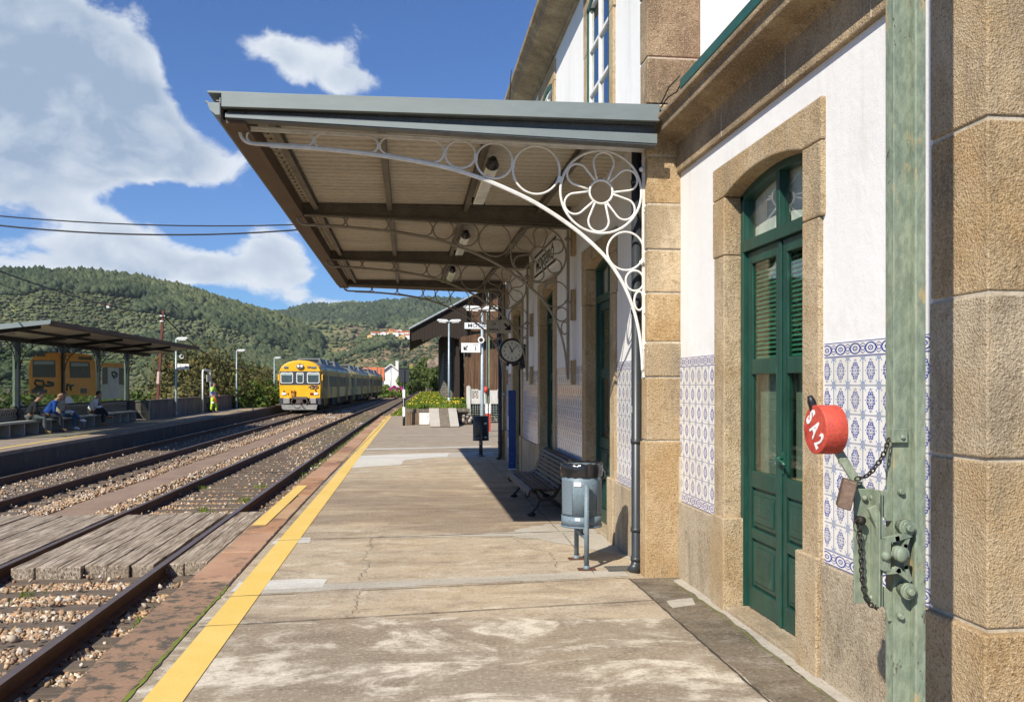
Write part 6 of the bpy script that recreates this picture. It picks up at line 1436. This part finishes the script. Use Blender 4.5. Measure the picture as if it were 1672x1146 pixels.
mb = MB(); mb.box(-.02, .0, -7, 6, .0, .84); mb.build('back_panel', M['old_wall'], sh)
mb = MB(); mb.box(.02, .62, -8, 5.5, .39, .455); 
for i in range(14): y = 5.48 - i * 1.0; mb.box(.05, .56, y - .05, y, 0, .39)
mb.box(.02, .06, -8, 5.5, 0, .39); mb.build('bench', M['pale_conc'], sh, bevel=.006)
mb = MB(); mb.box(.02, .9, 6.2, 6.24, .04, .84); mb.box(.02, .95, 6.16, 6.28, .82, .86); mb.build('side_screen', M['old_wall'], sh)
mb = MB(); mb.box(.86, .92, 6.17, 6.27, 0, .88); mb.box(.05, .9, 6.19, 6.25, .36, .40); mb.box(.05, .9, 6.19, 6.25, .84, .88); mb.build('screen_frame', M['post_green'], sh)
# mirror image of a train in the shelter glass, painted as flat translucent pieces
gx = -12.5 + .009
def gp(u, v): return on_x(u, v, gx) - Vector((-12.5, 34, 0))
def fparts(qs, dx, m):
    for q in qs: b_ = MB(); fpoly(b_, q, dx); b_.build('painted_reflection', m, sh)
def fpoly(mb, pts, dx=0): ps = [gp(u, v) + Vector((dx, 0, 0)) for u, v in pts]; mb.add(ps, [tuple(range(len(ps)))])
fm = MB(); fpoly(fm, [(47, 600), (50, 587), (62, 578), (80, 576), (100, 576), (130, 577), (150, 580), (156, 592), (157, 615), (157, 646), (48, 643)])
fm.build('painted_reflection', M['reflection_orange'], sh); fm = MB(); fpoly(fm, [(166, 592), (202, 594), (202, 600), (166, 599)])
fm.build('painted_reflection', M['reflection_orange'], sh)
fm = MB(); fpoly(fm, [(166, 599.5), (202, 600.5), (202, 650), (166, 652)], .001); fm.build('painted_reflection', M['reflection_white'], sh)
fparts(([(53, 588), (90, 588), (91, 616), (53, 616)], [(113, 590), (146, 591), (148, 617), (114, 617)], [(167, 600), (176, 600), (176, 627), (167, 627)], [(194, 601), (202, 601), (202, 628), (194, 628)], [(51, 635), (77, 636), (77, 642), (51, 642)], [(131, 634), (142, 634), (142, 642), (131, 642)], [(60, 577), (74, 576), (74, 582), (60, 582)], [(128, 582), (150, 583), (150, 588), (128, 587)]), .003, M['reflection_dark'])
fparts(([(55, 589.5), (88, 589.5), (88, 595), (55, 595)], [(116, 592), (144, 593), (144, 598), (116, 598)]), .005, M['reflection_pale'])
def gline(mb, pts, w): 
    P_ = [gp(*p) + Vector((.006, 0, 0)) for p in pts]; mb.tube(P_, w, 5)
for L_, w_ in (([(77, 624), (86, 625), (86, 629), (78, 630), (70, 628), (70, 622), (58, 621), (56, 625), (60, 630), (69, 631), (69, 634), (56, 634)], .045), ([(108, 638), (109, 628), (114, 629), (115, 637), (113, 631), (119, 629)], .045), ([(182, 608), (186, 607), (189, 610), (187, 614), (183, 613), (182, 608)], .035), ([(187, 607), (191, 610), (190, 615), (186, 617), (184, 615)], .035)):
    mb = MB(); gline(mb, L_, w_); mb.build('reflected_emblem', M['reflection_dark'], sh)
mb = MB(); fp = [gp(105, 659)] + [gp(111 + 8 * cos(q), 659 - 12 * sin(q)) for q in [pi - pi * i / 12 for i in range(3, 13)]]; mb.add([p + Vector((.008, 0, 0)) for p in fp], [tuple(range(len(fp)))]); mb.build('painted_reflection', M['sign_white'], sh)

# notice frame
nf = empty('notice_frame', 'slim white upright frame with a small notice on the far platform', 'frame', (-11.5, 50.8, 0))
mb = MB(); mb.tube([(0, -.95, 0), (0, -.95, 2.3), (0, -.85, 2.4), (0, .85, 2.4), (0, .95, 2.3), (0, .95, 0)], .05, 8); mb.build('frame', M['lamp_white'], nf)
mb = MB(); mb.box(-.02, .02, .0, .85, 1.75, 2.15); mb.build('notice', M['sign_grey'], nf)
# rusty rail pole with wires
A, B_ = Vector((-13.5, 45.7, -.8)), Vector((-13.3, 46.2, 5.65))
A = on_y(257.5, 652, 45.9); B_ = on_y(266.5, 507, 45.9); A = A + (A - B_) * .25
rp = empty('utility_pole', 'leaning rust red rail section pole with a faded band behind the platform wall', 'pole', tuple(A))
mb = MB(); mb.bar((0, 0, 0), B_ - A, .14, .05, (0, 1, 0)); mb.bar((.05, -.05, 0), B_ - A + Vector((.05, -.05, 0)), .04, .14, (0, 1, 0)); mb.build('shaft', M['rust_red'] if 'rust_red' in M else worn('rust_red_iron', (.16, .045, .03), (.10, .03, .02), 4, .8), rp)
mb = MB(); c = (B_ - A) * (1 - .80); mb.bar((B_ - A) * .34 + Vector((0, -.1, 0)), (B_ - A) * .45 + Vector((0, -.1, 0)), .17, .02, (0, 1, 0)); mb.build('band', plain('faded_pink_band', (.55, .40, .36), .7), rp)
mb = MB(); mb.bar(B_ - A + Vector((-.14, -.08, -.28)), B_ - A + Vector((.10, -.08, -.28)), .06, .06); mb.bar(B_ - A + Vector((-.14, -.08, -.55)), B_ - A + Vector((.05, -.08, -.55)), .06, .06); mb.build('insulator', M['white'], rp)
def wire(label, a, b, sag, r, n=24, group=None):
    mb = MB(); a, b = Vector(a), Vector(b); pts = [a.lerp(b, i / n) - Vector((0, 0, sag * 4 * (i / n) * (1 - i / n))) for i in range(n + 1)]; mb.tube(pts, r, 5)
    o = mb.build('cable', M['cable_black']); tag(o, label, 'cable', group)
M['cable_black'] = plain('black_cable', (.012, .012, .012), .6)
p_top = on_y(264.5, 513, 45.9)
wire('black cable running from the top left edge down to the rust red pole', on_y(-120, 395, 24), p_top, .35, .026)
wire('black cable descending from the rust red pole towards the hillside trees', p_top, on_y(420, 590, 95), 1.5, .035)
wire('thin dark cable faintly crossing the wooded slope above the shelter', on_y(-60, 440, 55), on_y(345, 545, 120), 1.2, .022)
wire('upper of the two black cables sagging across the clouds to the station', on_y(-200, 330, 17.2), (W1, 17.2, on_y(870, 338, 17.2).z), .42, .013)
wire('lower of the two black cables sagging across the clouds to the station', on_y(-200, 340, 17.0), (W1, 17.0, on_y(870, 322, 17.0).z), .62, .016)
wire('thin upper cable dropping past the roof cornice of the station', (1.62, 13.6, 6.62), (1.55, 14.4, 3.9), .0, .008)
mb = MB(); q = [on_y(1037, 183, 6.86), on_y(1064, 176, 6.8), on_y(1080, 168, 6.75), on_y(1092, 143, 6.7), on_y(1110, 124, 6.6)]; mb.tube([Vector(v) for v in q], .006, 6); q = [on_y(1060, 180, 6.8), on_y(1078, 178, 6.78), on_y(1090, 160, 6.75), on_y(1105, 150, 6.7), on_y(1112, 137, 6.6)]; mb.tube(q, .006, 6)
o = mb.build('cable', M['cable_black']); tag(o, 'short black cable looping from the canopy end to the cornice', 'cable')
# fine poles beside the far houses
for i, (u, v0, v1, y) in enumerate(((616, 598, 645, 178), (622, 602, 645, 176), (638, 601, 640, 150), (600.5, 588, 640, 190), (1, 1, 1, 1))):
    if y == 1: break
    a, b = on_y(u, v1, y), on_y(u, v0, y); t = empty('line_pole', ['thin dark pole just left of the white gabled house', 'thin dark pole at the corner of the white gabled house', 'thin grey pole in front of the white gabled house', 'tall thin pole rising behind the last train car'][i], 'pole', tuple(a)); mb = MB(); mb.cyl((0, 0, -2), b - a, .10, 8); mb.build('shaft', M['galv'] if i == 2 else M['brown_h'], t)

# ---------------------------------------------------------------- people
def skin_obj(name, verts, edges, radii, m, parent, root=0, sub=2):
    me = bpy.data.meshes.new(name); me.from_pydata([tuple(v) for v in verts], edges, []); me.materials.append(m)
    o = bpy.data.objects.new(name, me); COL.objects.link(o); o.parent = parent
    o.modifiers.new('skin', 'SKIN').use_smooth_shade = True
    sv = me.skin_vertices[0].data
    for i, r in enumerate(radii): sv[i].radius = (r, r) if not hasattr(r, '__len__') else r; sv[i].use_root = (i == root)
    s_ = o.modifiers.new('smooth', 'SUBSURF'); s_.levels = s_.render_levels = sub
    return o
def person(label, loc, rz, J, top, legs, shoes, hair, bald=False, extras=None):
    """J: joints in the person's own frame, x forward, y left, z up"""
    t = empty('person', label, 'person', loc, rz)
    V = []; Ed = []; R = []
    def chain_(names, start=None):
        prev = start
        for nme, p, r in names: V.append(Vector(p)); R.append(r); i = len(V) - 1; IDX[nme] = i; (Ed.append((prev, i)) if prev is not None else None); prev = i
        return prev
    IDX = {}
    chain_([('pelvis', J['pelvis'], .12), ('waist', J['waist'], .115), ('chest', J['chest'], (.15)), ('neck0', J['neck'], .06), ('neck', Vector(J['neck']) + (Vector(J['head']) - Vector(J['neck'])) * .35, .052), ('head0', Vector(J['head']) - Vector((0, 0, .055)), .07), ('head1', Vector(J['head']) + Vector((0, 0, .01)), .088), ('head2', Vector(J['head']) + Vector((-.012, 0, .08)), .07)])
    hd = Vector(J['head']); fw = Vector(J.get('look', (1, 0, 0))).normalized(); side = Vector((-fw.y, fw.x, 0))
    chain_([('nose', hd + fw * .108 + Vector((0, 0, -.012)), .013)], IDX['head1']); chain_([('chin', hd + fw * .07 + Vector((0, 0, -.095)), .032)], IDX['head0'])
    for s, k in ((1, 'l'), (-1, 'r')):
        e = side * s; chain_([('ear' + k, hd + e * .088 + Vector((0, 0, -.01)), .016)], IDX['head1'])
        chain_([('sh' + k, J['sh' + k], .062), ('el' + k, J['el' + k], .044), ('wr' + k, J['wr' + k], .028)], IDX['chest'])
        w, el_ = Vector(J['wr' + k]), Vector(J['el' + k]); f = (w - el_).normalized(); up = Vector((0, 0, 1)); lat = f.cross(up).normalized() if abs(f.z) < .95 else Vector((0, 1, 0)); dn = f.cross(lat).normalized() * -1
        if dn.z > 0: dn = -dn
        pm = chain_([('pa' + k, w + f * .05, .028), ('pb' + k, w + f * .085, .03)], IDX['wr' + k])
        for q, Lf in ((-.027, .06), (-.009, .07), (.009, .068), (.027, .05)):
            b0 = w + f * .09 + lat * q; chain_([(f'f{k}{q}', b0, .0095), (f'g{k}{q}', b0 + f * Lf * .5 + dn * .012, .009), (f'h{k}{q}', b0 + f * Lf * .8 + dn * .035, .008)], pm)
        chain_([('t' + k, w + f * .04 + lat * .04 * s, .011), ('u' + k, w + f * .075 + lat * .05 * s + dn * .01, .009)], IDX['pa' + k])
        chain_([('hp' + k, J['hip' + k], .085), ('kn' + k, J['kn' + k], .058), ('an' + k, J['an' + k], .038), ('toe' + k, J['toe' + k], .035)], IDX['pelvis'])
    skin_obj('body', V, Ed, R, M['skin'], t)
    def garment(name, names, edges, radii, m, add=()):
        vs = [Vector(J[n]) if n in J else V[IDX[n]] for n in names]; return skin_obj(name, vs, edges, radii, m, t)
    # jacket or shirt: torso and sleeves
    mid = lambda a, b, f=.5: Vector(a).lerp(Vector(b), f)
    vs = [Vector(J['pelvis']) + Vector((0, 0, .04)), Vector(J['waist']), mid(J['waist'], J['chest']), Vector(J['chest']), mid(J['chest'], J['neck'], .75), Vector(J['shl']), mid(J['shl'], J['ell'], .6), Vector(J['ell']), mid(J['ell'], J['wrl'], .85), Vector(J['shr']), mid(J['shr'], J['elr'], .6), Vector(J['elr']), mid(J['elr'], J['wrr'], .85)]
    skin_obj('top', vs, [(0, 1), (1, 2), (2, 3), (3, 4), (3, 5), (5, 6), (6, 7), (7, 8), (3, 9), (9, 10), (10, 11), (11, 12)], [.155, .15, .158, (.165), .085, .085, .062, .056, .042, .085, .062, .056, .042], top, t)
    if legs:
        vs = [Vector(J['pelvis']), Vector(J['pelvis']) + Vector((0, 0, .06))]; Ed2 = [(0, 1)]; r2 = [.14, .14]
        for k in 'lr':
            i = len(vs); vs += [Vector(J['hip' + k]), mid(J['hip' + k], J['kn' + k], .5), Vector(J['kn' + k]), mid(J['kn' + k], J['an' + k], .5), mid(J['kn' + k], J['an' + k], .92)]; Ed2 += [(0, i), (i, i + 1), (i + 1, i + 2), (i + 2, i + 3), (i + 3, i + 4)]; r2 += [.108, .095, .078, .068, .058]
        skin_obj('trousers', vs, Ed2, r2, legs, t)
    for k in 'lr':
        an, to = Vector(J['an' + k]), Vector(J['toe' + k]); d_ = (to - an); hz = Vector((d_.x, d_.y, 0)).normalized()
        skin_obj('shoe', [an + Vector((0, 0, -.035)) - hz * .05, an + Vector((0, 0, -.04)) + hz * .03, to, an + Vector((0, 0, .03))], [(0, 1), (1, 2), (1, 3)], [.045, .047, .040, .045], shoes, t)
    mb = MB(); hb = -.03
    mb.ball(tuple(hd + Vector((0, 0, .035)) - fw * .022), (.097, .094, .092 if not bald else .05), 14, 9); h_ = mb.build('hair', hair, t)
    if bald: h_.location = (0, 0, -.045)
    mb = MB()
    for s in (-1, 1): mb.ball(tuple(hd + fw * .083 + side * s * .033 + Vector((0, 0, .005))), .011, 8, 5)
    mb.build('eyes', M['black'], t); mb = MB(); mb.ball(tuple(hd + fw * .088 + Vector((0, 0, -.055))), (.012, .026, .006), 8, 5); mb.build('mouth', plain('lips', (.35, .13, .10), .6), t)
    if extras: extras(t)
    return t
def seated(lean=.10, spread=.11, knee_x=.50, elbow=(.12, .26, .72), wrist=(.36, .12, .60), cross=None, look=(1, 0, 0), turn=0, h=0):
    zs = .49
    J = dict(pelvis=(0.0, 0, zs + .06), waist=(.03 + lean * .3, 0, zs + .20), chest=(.04 + lean * .8, 0, zs + .42), neck=(.06 + lean * 1.25, 0, zs + .585), head=(.10 + lean * 1.55, 0, zs + .735), look=look)
    for s, k in ((1, 'l'), (-1, 'r')):
        J['sh' + k] = (.04 + lean * 1.05, s * .19, zs + .50); J['el' + k] = (elbow[0] + lean * .5, s * elbow[1], elbow[2] + .02); J['wr' + k] = (wrist[0], s * wrist[1], wrist[2] + .03)
        J['hip' + k] = (.03, s * .10, zs + .05); J['kn' + k] = (knee_x, s * spread * 1.3, .52); J['an' + k] = (knee_x + .02, s * spread, .09); J['toe' + k] = (knee_x + .20, s * spread * 1.2, .04)
    if cross:   # one leg over the other
        J['kn' + cross] = (knee_x - .02, 0.02, .66); J['an' + cross] = (knee_x + .22, (-.12 if cross == 'l' else .12), .36); J['toe' + cross] = (knee_x + .40, (-.16 if cross == 'l' else .16), .32)
    return J
cl = lambda n, c, r=.85: plain(n, c, r, var=.2)
SX = -12.18
person('man in a black top, grey trousers and tan boots seated nearest the left edge', (SX, 29.25, 0), radians(25), seated(.16, .13, .46), cl('black_jumper', (.015, .015, .018)), cl('grey_trousers', (.13, .14, .14)), cl('tan_boots', (.42, .24, .08)), M['hair'])
person('bald man in a bright blue jumper leaning forward on the shelter bench', (SX, 30.55, 0), radians(22), seated(.24, .12, .46, (.15, .25, .66), (.44, .08, .54)), cl('blue_jumper', (.01, .06, .30)), cl('dark_trousers', (.03, .03, .045)), cl('brown_shoes', (.20, .12, .07)), plain('tanned_scalp', (.36, .19, .12), .4), True)
def bag(t):
    mb = MB(); mb.ball((.36, .0, .64), (.17, .16, .07), 14, 9); mb.ball((.42, .08, .60), (.10, .09, .08), 12, 8); o = mb.build('folded_jacket', cl('white_jacket', (.68, .70, .74)), t)
person('man in a beige shirt and jeans with a white jacket on his lap', (SX, 31.65, 0), radians(5), seated(.06, .10, .48, (.10, .30, .74), (.26, .06, .86), 'r', (.55, -.6, 0)), cl('beige_shirt', (.42, .36, .27)), cl('blue_jeans', (.05, .11, .20)), cl('white_trainers', (.75, .76, .78)), cl('grey_hair', (.14, .12, .11)), extras=bag)
person('dark haired man in a white shirt sitting alone with legs crossed', (SX + .02, 34.6, 0), radians(20), seated(.14, .08, .44, (.16, .24, .70), (.46, .06, .74), 'l', (1, 0, 0)), cl('white_shirt', (.66, .67, .68)), cl('black_trousers', (.02, .02, .024)), cl('tan_sandals', (.36, .18, .08)), M['hair'])
J = dict(pelvis=(0, 0, .93), waist=(0, 0, 1.07), chest=(.01, 0, 1.27), neck=(.02, 0, 1.45), head=(.05, 0, 1.60), look=(1, 0, 0), shl=(.01, .18, 1.38), shr=(.01, -.18, 1.38), ell=(-.02, .24, 1.12), elr=(.02, -.25, 1.12), wrl=(.20, .16, 1.02), wrr=(.16, -.26, .96), hipl=(0, .09, .89), hipr=(0, -.09, .89), knl=(.10, .10, .50), knr=(-.03, -.10, .49), anl=(.12, .10, .09), anr=(-.10, -.10, .10), toel=(.28, .11, .04), toer=(.06, -.11, .04))
def flag(t):
    mb = MB(); mb.cyl((.13, -.29, 1.05), (.34, -.29, .50), .012, 8); mb.build('flag_stick', M['red'], t); mb = MB(); mb.tube([(.22, -.29, .84), (.28, -.295, .68), (.335, -.29, .52)], [.022, .035, .018], 8); mb.build('rolled_flag', plain('red_cloth', (.5, .01, .015), .8), t)
    mb = MB()
    for z, rx in ((1.02, .155), (1.14, .155)): mb.tube([(.0 + rx * 1.02 * cos(q), .175 * sin(q), z) for q in [2 * pi * i / 20 for i in range(20)]], .022, 6, True)
    mb.build('reflective_band', M['sign_white'], t)
    for k, s in (('l', 1), ('r', -1)):
        mb = MB(); mb.cyl((.03, s * .10, .50), (.0, s * .10, .60), .088, 12); mb.build('trouser_stripe', M['sign_white'], t)
def hv(name):
    m, T, b = new_mat(name); x, y, z = T.sep(T.obj()); s = T.ss(z, 1.20, 1.22); finish(T, b, T.mix(s, (.05, .07, .22), (.42, .75, .10)), .8); return m
person('railway worker in high visibility clothes standing with a rolled red flag', (-11.0, 50.2, 0), radians(-15), J, hv('blue_and_lime_jacket'), cl('lime_trousers', (.50, .75, .03)), M['black'], M['hair'], extras=flag)

# ---------------------------------------------------------------- trees and bushes
def tree(label, x, y, z0, h, rx, m, seed, trunk_h=.35, n=5200, leaf=.20, name='tree', ry=None, cat='tree', group=None, zsq=1.0):
    r = np.random.default_rng(seed); t = empty(name, label, cat, (x, y, z0), 0, group); ry = ry or rx
    if trunk_h > 0:
        mb = MB(); mb.tube([(0, 0, -.4), (.05, 0, h * trunk_h * .5), (.0, .1, h * trunk_h), (.1, .1, h * .75)], [h * .035, h * .028, h * .022, h * .008], 8)
        for k in range(7):
            a = 2 * pi * k / 7 + r.uniform(-.3, .3); z1 = h * r.uniform(trunk_h * .6, .6); L = rx * r.uniform(.5, .85)
            mb.tube([(0, 0, z1), (cos(a) * L * .5, sin(a) * L * .5, z1 + L * .35), (cos(a) * L, sin(a) * L, z1 + L * .6)], [h * .015, h * .010, h * .004], 6)
        mb.build('trunk', M['bark'], t)
    nc = 34; cz0 = h * (trunk_h + (1 - trunk_h) / 2) if trunk_h > 0 else h * .45; rz_ = h * (1 - trunk_h) / 2 if trunk_h > 0 else h * .5
    C = []; 
    for k in range(nc):
        d_ = r.normal(size=3); d_ /= np.linalg.norm(d_); q = r.uniform(.45, .95); C.append((d_[0] * rx * q, d_[1] * ry * q, cz0 + d_[2] * rz_ * q))
    C = np.array(C); cr_ = r.uniform(.22, .42, nc) * min(rx, h * .6); tn = r.uniform(0, 1, nc)
    k = r.integers(0, nc, n); d_ = r.normal(size=(n, 3)); d_ /= np.linalg.norm(d_, axis=1)[:, None]; P = C[k] + d_ * (cr_[k] * r.uniform(.55, 1.08, n))[:, None]
    P[:, 2] = np.maximum(P[:, 2], .05)
    nn = d_ + r.normal(0, .6, (n, 3)); nn /= np.linalg.norm(nn, axis=1)[:, None]; a_ = np.cross(nn, r.normal(size=(n, 3))); a_ /= np.linalg.norm(a_, axis=1)[:, None]; b_ = np.cross(nn, a_); s = leaf * r.uniform(.5, 1.3, n)[:, None]
    V = np.stack([P - a_ * s, P - b_ * s * .55, P + a_ * s, P + b_ * s * .55], 1).reshape(-1, 3); Fq = (np.arange(n) * 4)[:, None] + np.array([[0, 1, 2, 3]])
    at = np.zeros((n, 3)); at[:, 0] = np.clip(tn[k] * .6 + r.uniform(-.1, .5, n), 0, 1)
    np_mesh('crown', V, Fq, m, attr=np.repeat(at, 4, 0), parent=t)
    return t
lo, lg, lm = M['leaf_olive'], M['leaf_green'], M['leaf_mid']
TR = [('broad olive green tree behind the wall just right of the number 2 sign', 320, 573, 60, 3.4, lo), ('tall olive brown tree behind the white notice frame', 352, 582, 64, 3.2, lo), ('olive green tree rising behind the second far lamp post', 376, 584, 70, 3.0, lo), ('bright green leafy tree beside the second far lamp post', 388, 618, 62, 2.1, lg), ('pale green bush between the second lamp post and the train', 408, 622, 66, 2.0, lg),
      ('dark bushy tree left of the yellow train front', 425, 606, 78, 2.6, lo), ('light green tree touching the left side of the train front', 437, 622, 72, 1.8, lg), ('dense olive bush behind the wall near the rust red pole', 292, 628, 52, 2.2, lo), ('leafy bush at the foot of the rust red pole', 266, 640, 50, 1.6, lo), ('grey green tree behind the trees near the notice frame', 335, 590, 85, 3.8, lm),
      ('tall grey green tree standing behind the second far lamp post', 400, 588, 95, 4.0, lm)]
for i, (lb, u, v, y, rx, m) in enumerate(TR):
    a = (u - 836) / F; dd = y / (C_ - a * S_); x = dd * (S_ + a * C_); ztop = HC + (HV - v) * dd / F; z0 = -3.0
    tree(lb, x, y, z0, ztop - z0, rx, m, 100 + i, .22, 7000, .17 if m is not lo else .15)
# undergrowth and trees beyond the shelter glass
for i, (u, v, y, rx) in enumerate(((60, 640, 62, 3.5), (130, 628, 66, 3.2), (190, 632, 60, 3.0), (235, 634, 58, 2.6))):
    a = (u - 836) / F; dd = y / (C_ - a * S_); x = dd * (S_ + a * C_); ztop = HC + (HV - v) * dd / F
    tree(['dark green tree seen through the shelter glass at the far left', 'dark green tree seen through the middle of the shelter glass', 'green tree seen through the right pane of the shelter', 'green tree in the gap between the shelter and the rust red pole'][i], x, y, -4, ztop + 4, rx, lm, 200 + i, .2, 5000, .2)
# greenery beside the distant line
for i, (lb, u, v, y, rx, m, zb) in enumerate([('round green bush in front of the white gabled house', 629, 631, 150, 1.2, lg, -1.2), ('leafy tree above the rock outcrop beside the line', 700, 588, 150, 3.4, lm, 0), ('round green tree left of the goods shed wall', 718, 600, 110, 2.4, lm, 0.5), ('narrow green tree rising behind the stone wall', 737, 588, 92, 1.6, lm, .5), ('green bush over the rocky cutting', 688, 606, 160, 3.0, lm, 0), ('green tree behind the striped signal board', 668, 603, 175, 2.6, lg, -1)]):
    a = (u - 836) / F; dd = y / (C_ - a * S_); x = dd * (S_ + a * C_); ztop = HC + (HV - v) * dd / F
    tree(lb, x, y, zb, ztop - zb, rx, m, 300 + i, .15, 4200, .28, 'bush' if 'bush' in lb else 'tree', cat='bush' if 'bush' in lb else 'tree')
mpk = foliage('magenta_flowers', (.45, .03, .22), (.60, .08, .35))
a = (650 - 836) / F; dd = 148 / (C_ - a * S_)
tree('flowering magenta bush between the white house and the signal board', dd * (S_ + a * C_), 148, -1.0, 2.6, 1.9, mpk, 400, 0, 1600, .22, 'flowering_bush', cat='bush'); 
tree('green shrub under the magenta flowers near the white house', dd * (S_ + a * C_) - .6, 146, -1.0, 1.9, 2.6, lg, 401, 0, 2200, .25, 'bush', cat='bush')

# ---------------------------------------------------------------- thin valley haze
mb = MB(); mb.box(-3200, 3200, -1550, 3400, -48, 620); hz = mb.build('haze', []); hz['kind'] = 'stuff'
hm = bpy.data.materials.new('haze_air'); hm.use_nodes = True; ht = hm.node_tree
for nd in list(ht.nodes): ht.nodes.remove(nd)
pv = ht.nodes.new('ShaderNodeVolumePrincipled'); pv.inputs['Color'].default_value = (.80, .88, 1, 1); pv.inputs['Density'].default_value = .000055; pv.inputs['Anisotropy'].default_value = 0
ht.links.new(pv.outputs[0], ht.nodes.new('ShaderNodeOutputMaterial').inputs['Volume']); hz.data.materials.append(hm)
